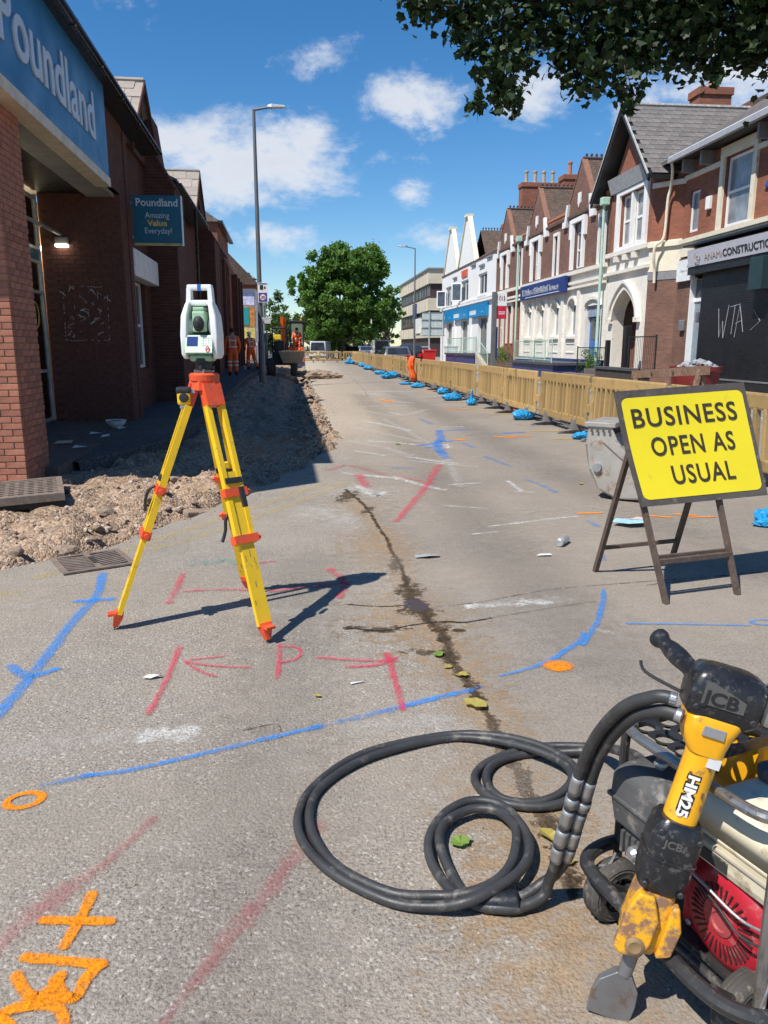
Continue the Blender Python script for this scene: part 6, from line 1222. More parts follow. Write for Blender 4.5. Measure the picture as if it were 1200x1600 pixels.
# tank
tk = PK(lambda m: m.loft([[(a, b, z) for a, b in ((x0, y0), (x1, y0), (x1, y1), (x0, y1))] for x0, x1, y0, y1, z in ((.20, .47, .03, .34, .345), (.19, .48, .02, .35, .36), (.19, .48, .02, .35, .405))]), 'tank_base', CRM)
tk.modifiers.new('bevel', 'BEVEL').width = .01
t2 = PK(lambda m: m.loft([[(a, b, z) for a, b in ((x0, y0), (x1, y0), (x1, y1), (x0, y1))] for x0, x1, y0, y1, z in ((.195, .475, .025, .345, .407), (.195, .475, .025, .345, .43), (.22, .45, .05, .32, .50), (.26, .41, .09, .28, .515))]), 'fuel_tank', CRM); bv = t2.modifiers.new('bevel', 'BEVEL'); bv.width = .03; bv.segments = 4; smooth_by_angle(t2, 60)
PK(lambda m: m.bbox(.185, .015, .40, .485, .355, .411, .004), 'tank_seam', M('seam_cream', (.5, .45, .34), .5), t2); PK(lambda m: m.bbox(.36, .06, .46, .46, .2, .525, .03), 'tank_bulge', CRM, t2); PK(lambda m: m.lathe((.27, .24, .51), (0, 0, 1), [(0, .04), (.012, .045), (.028, .045), (.034, .036), (.036, 0)], 18), 'fuel_cap', AIR, t2)
# engine block, recoil cover
PK(lambda m: m.bbox(.19, .09, .10, .47, .38, .345, .02), 'engine_block', M('cast_grey', (.12, .115, .11), .6, metal=.3, var=.25, scale=12)); 
rc = PK(lambda m: m.lathe((.335, .095, .235), (0, -1, 0), [(0, .135), (.03, .135), (.055, .125), (.068, .10), (.074, .06), (.07, .0)], 36), 'recoil_cover', ENR, sm=45)
for i in range(34):
    t = i*2*math.pi/34; PK(lambda m: m.obox((.335+.07*math.cos(t), .0215, .235+.07*math.sin(t)), (math.cos(t), 0, math.sin(t)), (0, 1, 0), (-math.sin(t), 0, math.cos(t)), .036, .004, .004), 'vent_slot', M('slot_dark', (.045, .012, .014), .7), rc)
PK(lambda m: m.lathe((.335, .03, .235), (0, -1, 0), [(0, .036), (.012, .034), (.014, .024), (.010, .02), (.010, 0)], 20), 'recoil_hub', M('faded_red', (.36, .06, .065), .5, c2=(.4, .2, .18), amt=.35), rc)
PK(lambda m: m.prism([(.40, .06, .09), (.50, .06, .12), (.50, .06, .30), (.42, .06, .36), (.34, .06, .372), (.26, .06, .372), (.19, .06, .32), (.19, .06, .12)], (0, .06, 0)), 'fan_shroud', ENR)
for i in range(4): PK(lambda m: m.box(.435+.014*i, .055, .16, .442+.014*i, .0615, .23), 'vent_slot', BLKP); 
for i in range(4): t = .7+i*.13; PK(lambda m: m.obox((.335+.118*math.cos(t), .048, .235+.118*math.sin(t)), (-math.sin(t), 0, math.cos(t)), (0, 1, 0), (math.cos(t), 0, math.sin(t)), .05-.004*i, .008, .005), 'vent_slot', BLKP)
PK(tubep([(.18, .03, .34), (.22, .0, .33), (.30, -.005, .32), (.40, -.0, .30), (.47, .01, .31), (.52, .02, .32)], .0035, 6), 'throttle_cable', STL); PK(tubep([(.2, .03, .30), (.26, .0, .31), (.34, -.01, .30), (.42, -.015, .275), (.5, .0, .29)], .003, 6), 'ignition_lead', BLKP)
for a_, z_ in ((.225, .335), (.46, .335), (.46, .13), (.215, .13)): PK(lambda m: m.lathe((a_, .058, z_), (0, -1, 0), [(0, .009), (.006, .009), (.008, .006), (.008, 0)], 8), 'bolt', STL)
PK(lambda m: m.bbox(.415, .035, .345, .455, .058, .365, .008), 'starter_grip', BLKP); PK(lambda m: m.box(.225, .0575, .345, .30, .0598, .366), 'label', M('label_white', (.55, .55, .52), .6))
PK(lambda m: m.box(.24, .0145, .365, .34, .0198, .392), 'warning_label', M('label_black', (.04, .04, .04), .6, c2=(.5, .45, .3), amt=.3))
# yellow body behind
PK(lambda m: m.bbox(.0, .27, .30, .19, .60, .555, .02), 'pump_body', JY); PK(lambda m: m.bbox(-.01, .40, .22, .47, .62, .50, .03), 'oil_tank', JY); PK(lambda m: m.lathe((.03, .33, .555), (0, 0, 1), [(0, .02), (.03, .02), (.035, .028), (.05, .026), (.052, 0)], 14), 'filler_cap', BLKP)
PK(tubep([(.13, .26, .5), (.14, .22, .545), (.16, .2, .55), (.19, .18, .54)], .007, 8), 'yellow_lead', JY); PK(tubep([(.06, .27, .42), (.05, .2, .40), (.06, .18, .33)], .012, 8), 'outlet_hose', HOSE)
PK(lambda m: m.box(.0, .02, .10, .47, .60, .112), 'base_plate', BTB)
rebase(pk)
# ---- breaker leaning on the pack
br = thing('hydraulic_breaker', 'yellow and black hydraulic breaker with spade blade leaning on the power pack', 'breaker')
T0 = Vector((.682, 1.458, .0)); T1 = Vector((.908, 1.482, .83)); bz = (T1-T0).normalized(); BLn = (T1-T0).length
view = Vector((-T1.x, -T1.y, 0)).normalized(); bx = (bz.cross(view)).normalized(); bx = -bx if bx.x < 0 else bx; by_ = bx.cross(bz).normalized(); by_ = -by_ if by_.dot(view) < 0 else by_   # by_ faces the viewer
# the body is turned a little so that its front looks to the left
tw = R(-14); bx, by_ = bx*math.cos(tw)+by_*math.sin(tw), by_*math.cos(tw)-bx*math.sin(tw)
BM_ = Matrix(((bx.x, by_.x, bz.x, T0.x), (bx.y, by_.y, bz.y, T0.y), (bx.z, by_.z, bz.z, T0.z), (0, 0, 0, 1)))
def BK(fun, name, mat, parent=br, sm=None, bev=0):
    mb = MB(); fun(mb); mb.xform(BM_); o = mb.build(name, mat, parent)
    if bev: q = o.modifiers.new('bevel', 'BEVEL'); q.width = bev; q.segments = 3; q.limit_method = 'ANGLE'
    if sm: smooth_by_angle(o, sm)
    return o
def rr_(z, hx, hy, r=.35, n=5, ox=0, oy=0):
    out = []; hx *= .88; hy *= .88
    for cxs_, cys_, a0 in ((1, 1, 0), (-1, 1, 90), (-1, -1, 180), (1, -1, 270)):
        for k in range(n): a = R(a0+90*k/(n-1)); out.append((ox+cxs_*hx*(1-r)+hx*r*math.cos(a), oy+cys_*hy*(1-r)+hy*r*math.sin(a), z))
    return out
BST = M('polished_blade', (.22, .22, .225), .4, metal=.6, var=.15, scale=9, c2=(.2, .13, .09), amt=.35)
BK(lambda m: m.loft([[(-.055, -.004, .0), (.045, -.004, .0), (.045, .004, .0), (-.055, .004, .0)], [(-.058, -.007, .05), (.046, -.007, .05), (.046, .007, .05), (-.058, .007, .05)], [(-.052, -.010, .09), (.040, -.010, .09), (.040, .010, .09), (-.052, .010, .09)], [(-.020, -.013, .125), (.016, -.013, .125), (.016, .013, .125), (-.020, .013, .125)]]), 'spade_blade', BST, bev=.003); BK(lambda m: m.cyl((0, 0, .12), (0, 0, .22), .0165, .017, 14), 'spade_shank', BST, sm=40)
BK(lambda m: m.loft([rr_(.205, .040, .038, .5), rr_(.225, .050, .046, .5), rr_(.26, .054, .048, .45), rr_(.33, .050, .046, .45), rr_(.365, .047, .044, .5)]), 'retainer', JYW, sm=40)
BK(lambda m: m.prism([(-.062, .035, .215), (-.045, .035, .20), (.0, .035, .205), (.012, .035, .24), (.014, .035, .30), (-.01, .035, .355), (-.045, .035, .355), (-.058, .035, .31)], (0, .026, 0)), 'latch', JYW, bev=.006); BK(lambda m: m.lathe((-.02, .058, .232), (0, 1, 0), [(0, .022), (.006, .022), (.010, .014), (.008, .008), (.008, 0)], 16), 'latch_pin', M('pin_rust', (.3, .2, .1), .6, metal=.4), sm=40); BK(lambda m: m.prism([(.035, .02, .21), (.066, .02, .225), (.07, .02, .29), (.05, .02, .345), (.035, .02, .34)], (0, .03, 0)), 'latch_arm', JYW, bev=.006)
lc = BK(lambda m: m.loft([rr_(.355, .046, .044, .5), rr_(.365, .056, .054, .5), rr_(.40, .062, .060, .5), rr_(.48, .063, .061, .5), rr_(.515, .060, .058, .5), rr_(.53, .050, .048, .5)]), 'front_cover', RUB, sm=45)
BK(lambda m: m.loft([rr_(.52, .044, .042, .7), rr_(.53, .042, .040, .9), rr_(.68, .041, .039, .9), rr_(.70, .043, .042, .8)]), 'barrel', JY, sm=45)
BK(lambda m: m.loft([rr_(.695, .044, .043, .6), rr_(.715, .052, .046, .5, ox=-.008), rr_(.745, .060, .050, .4, ox=-.012), rr_(.775, .066, .056, .4, ox=-.008), rr_(.785, .06, .052, .4)]), 'valve_block', JY, sm=40)
BK(lambda m: m.bbox(-.03, .042, .742, .018, .0485, .765, .002), 'data_plate', STL); BK(lambda m: m.box(.004, .030, .672, .032, .0365, .695), 'sticker', M('sticker_white', (.6, .6, .6), .5))
for z, x in ((.60, .02), (.64, -.03), (.665, .015), (.57, .028), (.55, -.005), (.69, .02)): BK(lambda m: m.box(x*.8, .0325, z, x*.8+.005, .0358, z+.012), 'chip', RUST)
# handle block with rubber cover and two grips
hb = BK(lambda m: m.loft([rr_(.775, .075, .048, .4), rr_(.79, .088, .056, .35), rr_(.83, .092, .060, .32), rr_(.865, .088, .058, .35), rr_(.885, .074, .048, .45), rr_(.892, .05, .03, .5)]), 'handle_cover', RUB, sm=50)
hd = BK(lambda m: m.lathe((-.05, -.03, .845), (-.42, -.88, .16), [(0, .026), (.02, .024), (.04, .020), (.08, .0235), (.115, .022), (.138, .017), (.15, .019), (.162, .024), (.172, .024), (.177, .016), (.178, 0)], 18), 'grip', RUB, sm=50)
BK(lambda m: m.lathe((.07, .01, .85), (.93, .33, .1), [(0, .024), (.05, .02), (.10, .0235), (.14, .022), (.165, .017), (.18, .019), (.195, .024), (.205, .024), (.212, 0)], 18), 'grip', RUB, sm=50)
BK(lambda m: m.tube(catmull([(-.06, -.02, .80), (-.10, -.05, .80), (-.15, -.09, .805), (-.165, -.10, .825)], 4), .004, 6), 'trigger_lever', DKM)
BK(lambda m: m.bbox(.075, .02, .80, .105, .058, .875, .012), 'chrome_guard', CHR)
for x_, z_ in ((-.04, .376), (.04, .376), (-.042, .505), (.042, .505), (-.06, .80), (.06, .80)): BK(lambda m: m.lathe((x_, .046 if z_ < .6 else .044, z_), (0, 1, 0), [(0, .0075), (.006, .0075), (.008, .005), (.008, 0)], 8), 'bolt', DKM)
BK(lambda m: m.loft([rr_(.438, .0645, .0625, .5), rr_(.4385, .066, .064, .5), rr_(.4445, .066, .064, .5), rr_(.445, .0645, .0625, .5)]), 'cover_seam', RUB)
# raised lettering badge on the cover and the printed model number on the barrel
o_ = BM_ @ Vector((-.052, .0605, .822)); ob_ = MB().prism([(-.056, .0510, .812), (.034, .0510, .812), (.034, .0510, .838), (-.04, .0510, .862), (-.056, .0510, .862)], (0, .0035, 0)); ob_.xform(BM_); ob_.build('badge_plate', M('badge_grey', (.11, .105, .10), .45, metal=.2), hb)
textmesh('JCB', .040, M('badge_black', (.015, .015, .016), .5), hb, BM_ @ Vector((-.052, .0550, .8165)), bx, bz, .0012, .001, width=.076)
textmesh('JCB', .024, M('badge_grey', (.11, .105, .10), .45), lc, BM_ @ Vector((-.030, .0542, .475)), bx, bz, .0012, .0005, width=.042)
mo = textmesh('HM25', .033, M('print_black', (.02, .02, .02), .5), br, BM_ @ Vector((-.022, .0352, .645)), -bz, bx, .0005, .0042, width=.098); mo2 = textmesh('HM25', .033, M('print_white', (.8, .8, .78), .5), br, BM_ @ Vector((-.022, .0364, .645)), -bz, bx, .0005, .0012, width=.098)
rebase(br)
# ---- twin hose laid in loops
hs = thing('hydraulic_hose', 'black twin hydraulic hose looped on the road beside the breaker', 'hose')
def Z3(L_): return [((440+a/2.3077, 1040+b/2.3077), z) for a, b, z in L_]
path = [((1010, 1215), .25), ((985, 1182), .20), ((950, 1170), .09)]+Z3([(1130, 300, .05), (1000, 300, .022), (880, 310, .018), (770, 345, .018), (718, 390, .018), (725, 435, .018), (800, 487, .018), (930, 500, .018), (1030, 468, .03), (1062, 410, .045), (1015, 345, .052), (900, 290, .05), (750, 258, .03), (600, 256, .018), (400, 298, .018), (250, 352, .018), (125, 438, .018), (78, 525, .018), (95, 625, .018), (205, 745, .018), (400, 840, .018), (560, 850, .028), (680, 830, .052), (790, 775, .055), (855, 705, .05), (872, 630, .05), (850, 570, .05), (785, 512, .045), (680, 502, .04), (585, 550, .035), (548, 620, .03), (562, 700, .022), (620, 790, .018), (690, 845, .018), (790, 858, .022), (880, 848, .03), (950, 800, .06), (1000, 720, .15)])
ctr = [gp(*p_, z) for p_, z in path]; _a, _b = ctr[-1], gp(920, 1198, .52); ctr += [_a.lerp(_b, .3), _a.lerp(_b, .65), _b, gp(945, 1150, .63), gp(985, 1112, .73), gp(1030, 1100, .775), gp(1062, 1108, .775)]
cv = catmull(ctr, 9); kq = len(cv)
sL, sR = [], []
for i, c in enumerate(cv):
    d = cv[min(i+1, kq-1)]-cv[max(i-1, 0)]; d.normalize(); n = Vector((-d.y, d.x, 0)); n.normalize()
    wob = .0165+.004*math.sin(i*.21)*(1 if i < kq*.8 else 0); dz = .004*math.sin(i*.13)
    if i > kq-66: t = (i-(kq-66))/66; n = (n*(1-t)+Vector((.25, -.3, -.75))*t).normalized(); wob = .017
    c = c+Vector((.004*math.sin(i*.11+1), .004*math.sin(i*.13), 0)) if i < kq-60 else c
    sL.append(c+n*wob+Vector((0, 0, max(0, dz)))); sR.append(c-n*wob+Vector((0, 0, max(0, -dz))))
for s_ in (sL, sR):
    for q in s_: q.z = max(q.z, .0165)
    o = MB().tube(s_, .0152, 12).build('hose', HOSE, hs, True)
def clampseg(s_, i0, i1, r, name, mat): MB().tube(s_[i0:i1], r, 12).build(name, mat, hs, True)
nC = kq-54
for s_ in (sL, sR):
    for a, b, r in ((nC-8, nC-3, .0164), (nC-3, nC+2, .0182), (nC+2, nC+7, .0168), (nC+7, nC+10, .0186), (nC+10, nC+15, .0164)): clampseg(s_, a, b, r, 'coupling', STL)
    clampseg(s_, kq-5, kq, .0155, 'ferrule', STL)
ib = [i for i, c in enumerate(cv) if (c-gp(782, 1411, .02)).length < .05 and i > kq*.6]
if ib: MB().tube([cv[i]+Vector((0, 0, .004)) for i in ib], .0325, 14).build('binder_sleeve', RUB, hs, True)
rebase(hs)
# ------------------------------------------------------------------ street furniture and background
GPO = M('grey_pole', (.15, .155, .16), .55, metal=.3, var=.12, scale=3); ALU = M('lamp_aluminium', (.55, .56, .57), .4, metal=.5)
def lamp_post(x, y, z0, z1, dirx, label, r=.085, arm=1.05):
    t = thing('street_lamp', label, 'street lamp', 'street lamps'); 
    P(lambda m: m.cyl((x, y, z0), (x, y, z0+1.6), r*1.25, r*1.25, 14), 'base', GPO, t); P(lambda m: m.cyl((x, y, z0+1.6), (x, y, z1), r, r*.55, 14), 'post', GPO, t)
    P(lambda m: m.tube([(x, y, z1-.02), (x+dirx*arm*.6, y, z1+.1)], r*.42, 8), 'arm', GPO, t)
    P(lambda m: m.loft([[(x+dirx*(arm*.45), y-.06, z1+.07), (x+dirx*(arm*.45), y+.06, z1+.07), (x+dirx*(arm*.45), y+.06, z1+.13), (x+dirx*(arm*.45), y-.06, z1+.13)], [(x+dirx*arm*.6, y-.14, z1+.06), (x+dirx*arm*.6, y+.14, z1+.06), (x+dirx*arm*.6, y+.12, z1+.17), (x+dirx*arm*.6, y-.12, z1+.17)], [(x+dirx*arm*1.05, y-.12, z1+.09), (x+dirx*arm*1.05, y+.12, z1+.09), (x+dirx*arm*1.05, y+.1, z1+.14), (x+dirx*arm*1.05, y-.1, z1+.14)]]), 'lantern', ALU, t)
    return rebase(t)
lamp_post(-1.6, 30, .1, 9.75, 1, 'tall grey street lamp rising from the dug strip on the left', .1)
lamp_post(7.05, 50, 0, 7.5, -1, 'grey street lamp behind the barriers before the concrete office', .062)
# camera / speed plate clamped to the post
cs = thing('camera_sign', 'blue and white speed camera sign on the tall left lamp post', 'sign')
sx0, sx1, sy, sz0, sz1 = -1.66, -1.3, 29.86, 3.12, 3.82
P(lambda m: m.bbox(sx0, sy, sz0, sx1, sy+.02, sz1, .004), 'plate', UPVC, cs); P(lambda m: m.box(sx0+.025, sy-.003, sz0+.025, sx1-.025, sy+.001, sz0+.345), 'blue_panel', M('sign_blue', (.03, .05, .38), .4), cs)
P(lambda m: m.lathe(((sx0+sx1)/2, sy-.002, sz0+.185), (0, -1, 0), [(0, .13), (.003, .13), (.004, 0)], 24), 'red_disc', M('sign_red', (.5, .05, .08), .4), cs); P(lambda m: m.lathe(((sx0+sx1)/2, sy-.005, sz0+.185), (0, -1, 0), [(0, .1), (.003, .1), (.004, 0)], 24), 'white_disc', UPVC, cs)
textmesh('30', .14, M('sign_black', (.02, .02, .02), .5), cs, ((sx0+sx1)/2-.07, sy-.0105, sz0+.135), (1, 0, 0), (0, 0, 1), .001, .004, width=.14)
P(lambda m: (m.box(sx0+.08, sy-.003, sz0+.45, sx0+.2, sy+.0, sz0+.62), m.box(sx0+.23, sy-.003, sz0+.48, sx0+.29, sy+.0, sz0+.57)), 'camera_symbol', M('sign_black', (.02, .02, .02), .5), cs); P(lambda m: m.box(sx0+.02, sy-.002, sz0+.64, sx1-.02, sy+.001, sz0+.685), 'top_strip', M('sign_navy', (.05, .06, .18), .5), cs)
for z in (3.3, 3.65): P(lambda m: m.box(-1.66, sy+.021, z, -1.45, sy+.1, z+.03), 'clamp', STL, cs)
rebase(cs)
np_ = thing('number_plate_sign', 'small blank grey plate low on the left lamp post', 'sign'); P(lambda m: m.bbox(-1.56, 29.84, 2.35, -1.22, 29.86, 2.58, .006), 'plate', M('plate_grey', (.5, .5, .48), .5), np_); P(lambda m: m.cyl((-1.4, 29.88, 2.4), (-1.4, 29.88, 3.1), .02), 'bracket', STL, np_); rebase(np_)
# distant lamps between the trees
for x, y, z1, lb in ((-6.2, 95, 8.5, 'far thin street lamp left of the excavator boom'), (-5.0, 120, 8.5, 'farthest thin street lamp against the left trees')): lamp_post(x, y, 0, z1, 1, lb, .07, 2.2)
# taxi-rank / stop totem
tt_ = thing('stop_totem', 'grey post with white and red square signs by the green railing', 'sign')
tx, ty = 8.35, 34.2
P(lambda m: m.bbox(tx-.1, ty-.09, .1, tx+.1, ty+.09, 3.85, .03), 'post', GPO, tt_); P(lambda m: m.box(tx+.1, ty-.05, 1.0, tx+.18, ty+.05, 2.35), 'blue_case', NAVY, tt_)
P(lambda m: m.bbox(tx+.12, ty-.04, 3.25, tx+.55, ty-.01, 3.82, .01), 'white_panel', UPVC, tt_); P(lambda m: m.bbox(tx+.12, ty-.04, 2.7, tx+.55, ty-.01, 3.24, .01), 'red_panel', M('panel_red', (.55, .02, .05), .45), tt_)
for dx in (-.06, .06): P(lambda m: m.tube([(tx+.33+dx+math.copysign(.05, dx)*math.cos(t*.35-1.2), ty-.045, 3.58+.11*math.sin(t*.35-1.2)) for t in range(8)], .016, 5), 'symbol', BLKP, tt_)
P(lambda m: m.bbox(tx+.31, ty-.048, 3.5, tx+.35, ty-.04, 3.66, .004), 'symbol', M('panel_red', (.55, .02, .05), .45), tt_)
for z in (2.98, 2.9): P(lambda m: m.box(tx+.19, ty-.045, z, tx+.48, ty-.04, z+.03), 'caption', UPVC, tt_)
rebase(tt_)
# direction sign seen from behind
ds = thing('direction_sign', 'pale grey back of a large direction sign in front of the concrete office', 'sign')
for i in range(3): P(lambda m: m.bbox(9.95, 66, 2.36+i*.65, 11.85, 66.04, 2.99+i*.65, .01), 'panel', M('sign_back', (.5, .56, .54), .5, metal=.2), ds)
for x in (10.55, 11.7): P(lambda m: m.cyl((x, 65.93, .1), (x, 65.93, 4.35), .06, .06, 10), 'post', ALU, ds)
for i in range(4): P(lambda m: m.box(9.9, 65.95, 2.34+i*.65, 11.9, 65.99, 2.38+i*.65), 'rail', DKM, ds)
rebase(ds)
# terraces, steps and railings before the right row
def railing(name, label, pts, z0, h, mat, r=.012, step=.2, cat='railing'):
    t = thing(name, label, cat); rail = MB(); bars = MB(); posts = MB()
    for (a, b) in zip(pts, pts[1:]):
        a, b = Vector(a), Vector(b); n = max(1, int((b-a).length/step))
        for zz in (h, h*.12): rail.tube([a+Vector((0, 0, zz)), b+Vector((0, 0, zz))], r*1.5, 6)
        for i in range(n+1): q = a.lerp(b, i/n); bars.cyl(q+Vector((0, 0, h*.12)), q+Vector((0, 0, h)), r*.5, r*.5, 5)
        for q in (a, b): posts.cyl(q, q+Vector((0, 0, h+.06)), r*2.2, r*2.2, 8)
    rail.build('rail', mat, t); bars.build('baluster_row', mat, t, kind='stuff'); posts.build('post_row', mat, t, kind='stuff'); return rebase(t)
DGR = M('dark_green_metal', (.03, .05, .04), .5); 
tr1 = thing('front_terrace', 'navy walled terrace with steps before the painted row', 'terrace')
P(lambda m: m.box(10.6, 32.6, .1, 12.38, 39.2, .72), 'wall', NAVY, tr1); P(lambda m: m.box(10.5, 32.5, .72, 12.38, 39.3, .82), 'slab', M('dark_slab', (.06, .065, .075), .7), tr1); rebase(tr1)
tr2 = thing('raised_forecourt', 'navy walled raised forecourt with brown steps before the white building', 'terrace')
P(lambda m: m.box(10.2, 46.5, .1, 12.4, 56, .95), 'wall', NAVY, tr2); P(lambda m: m.box(10.1, 46.4, .95, 12.4, 56.1, 1.05), 'slab', M('dark_slab', (.06, .065, .075), .7), tr2); P(lambda m: m.prism([(10.2, 46.4, .1), (10.5, 46.4, .1), (10.5, 46.4, 1.0), (10.2, 46.4, 1.0)], (0, -2.6, 0)) if False else m.prism([(10.25, 43.2, .1), (10.25, 46.4, 1.1), (10.25, 46.4, .1)], (.25, 0, 0)), 'stringer', M('pale_stone', (.42, .36, .28), .85), tr2)
for i in range(6): P(lambda m: m.box(10.55, 43.3+.5*i, .1, 12.4, 43.8+.5*i, .27+.14*i), 'step', M('brown_step', (.15, .105, .08), .85), tr2)
rebase(tr2)
railing('railing', 'pale green railing on the navy terrace by the blue door', [(10.62, 32.9, .82), (10.62, 35.5, .82), (10.62, 38.9, .82), (12.2, 38.9, .82)], .82, .95, GRNP)
railing('railing', 'pale green railing round the raised forecourt and down its steps', [(12.2, 55.8, 1.05), (10.3, 55.8, 1.05), (10.3, 51, 1.05), (10.3, 46.5, 1.05), (10.3, 43.4, .2)], 1.05, 1.0, GRNP)
railing('railing', 'black iron railing before the arched porch', [(11.3, 28.6, .12), (11.3, 31.6, .12)], .12, 1.35, BLK, .013, .16); railing('railing', 'black iron railing by the brown brick pier', [(11.7, 25.2, .5), (11.7, 27.4, .5)], .5, 1.35, BLK, .014, .13)
gp_ = thing('gate_post', 'pair of square black iron gate posts by the porch', 'post'); P(lambda m: m.bbox(11.2, 28.25, .1, 11.36, 28.41, 1.75, .02), 'post', BLK, gp_); P(lambda m: m.bbox(11.6, 27.5, .1, 11.82, 27.72, 2.25, .02), 'post', BLK, gp_); rebase(gp_)
dw = thing('low_wall', 'dark low brick wall with broken rubble on it before the porch', 'wall'); P(lambda m: m.box(10.8, 24.2, .1, 11.1, 28.2, .72), 'wall', M('sooty_brick', (.05, .04, .036), .9, bump=.3), dw); P(lambda m: m.box(10.75, 24.1, .72, 11.15, 28.3, .8), 'coping', M('dark_slab', (.06, .065, .075), .7), dw); P(lambda m: m.box(10.8, 28.4, .1, 11.15, 31.9, .45), 'wall', M('worn_brick_wall', (.2, .13, .09), .9, bump=.4, c2=(.3, .25, .2), amt=.4), dw); rebase(dw)
# red rubble bin, trestle, red bin far, white bin
rbn = thing('rubble_bin', 'dark red plastic tub heaped with grey rubble bags', 'bin'); bxp, byp = 7.1, 13.6
P(lambda m: m.lathe((bxp, byp, 0), (0, 0, 1), [(0, .30), (.02, .33), (1.08, .42), (1.10, .46), (1.18, .46), (1.18, .41), (1.05, .40)], 24), 'tub', M('dark_red_plastic', (.17, .016, .014), .55, var=.2, scale=4), rbn)
rr = random.Random(5); mb = MB()
for i in range(40):
    v_, f_ = variants[i % 8]; a = rr.random()*6.28; d = .36*math.sqrt(rr.random()); s_ = rr.uniform(.05, .11); mb.add((v_*s_+np.array([bxp+d*math.cos(a), byp+d*math.sin(a), 1.13+.14*(1-d/.4)])).tolist(), f_.tolist())
mb.build('rubble', M('grey_rubble', (.3, .3, .32), .8, var=.35, scale=9), rbn); rebase(rbn)
trs = thing('timber_trestle', 'weathered brown timber trestle behind the yellow sign', 'trestle'); TMB = M('weathered_timber', (.22, .13, .085), .85, var=.25, scale=9, c2=(.33, .24, .17), amt=.4, bump=.2)
ta, tb_ = Vector((5.75, 13.1, 1.06)), Vector((5.75, 10.75, 1.2)); P(lambda m: m.obox((ta+tb_)/2, tb_-ta, (1, 0, 0), (0, 0, 1), (tb_-ta).length+.2, .06, .13), 'rail', TMB, trs)
for q in (ta.lerp(tb_, .04), ta.lerp(tb_, .95)):
    for s in (-1, 1): P(lambda m: m.obox((q+Vector((s*.25, 0, -q.z)))*.5+q*.5+Vector((0, 0, .05)), Vector((s*.25, 0, -q.z)), (0, 1, 0), (1, 0, 0), q.z+.12, .09, .05), 'leg', TMB, trs)
for q in (.3, .62): P(lambda m: m.cyl(ta.lerp(tb_, q)+Vector((-.03, 0, .0)), ta.lerp(tb_, q)+Vector((-.045, 0, .0)), .03, .03, 10), 'knot', RUST, trs)
rebase(trs)
def bin_(name, label, x, y, w, h, c, cat='bin'):
    t = thing(name, label, cat, 'wheeled bins'); m_ = M(name+'_plastic', c, .45, var=.1, scale=3)
    P(lambda m: m.loft([[(x-w*.4, y-w*.4, .2), (x+w*.4, y-w*.4, .2), (x+w*.4, y+w*.4, .2), (x-w*.4, y+w*.4, .2)], [(x-w/2, y-w/2, h), (x+w/2, y-w/2, h), (x+w/2, y+w/2, h), (x-w/2, y+w/2, h)]]), 'body', m_, t); P(lambda m: m.bbox(x-w*.54, y-w*.54, h, x+w*.54, y+w*.54, h+.1, .03), 'lid', m_, t)
    for s in (-1, 1): P(lambda m: m.cyl((x+s*w*.3, y-w*.42, .2), (x+s*w*.3+.05, y-w*.42, .2), .1, .1, 12), 'wheel', BLKP, t)
    return rebase(t)
bin_('red_bin', 'bright red wheeled bin behind the barriers by the white building', 9.2, 57.5, .95, 1.15, (.62, .02, .02)); bin_('white_cabinet', 'white notice cabinet at the corner of the white building', 11.7, 62, .95, 1.45, (.66, .68, .68))
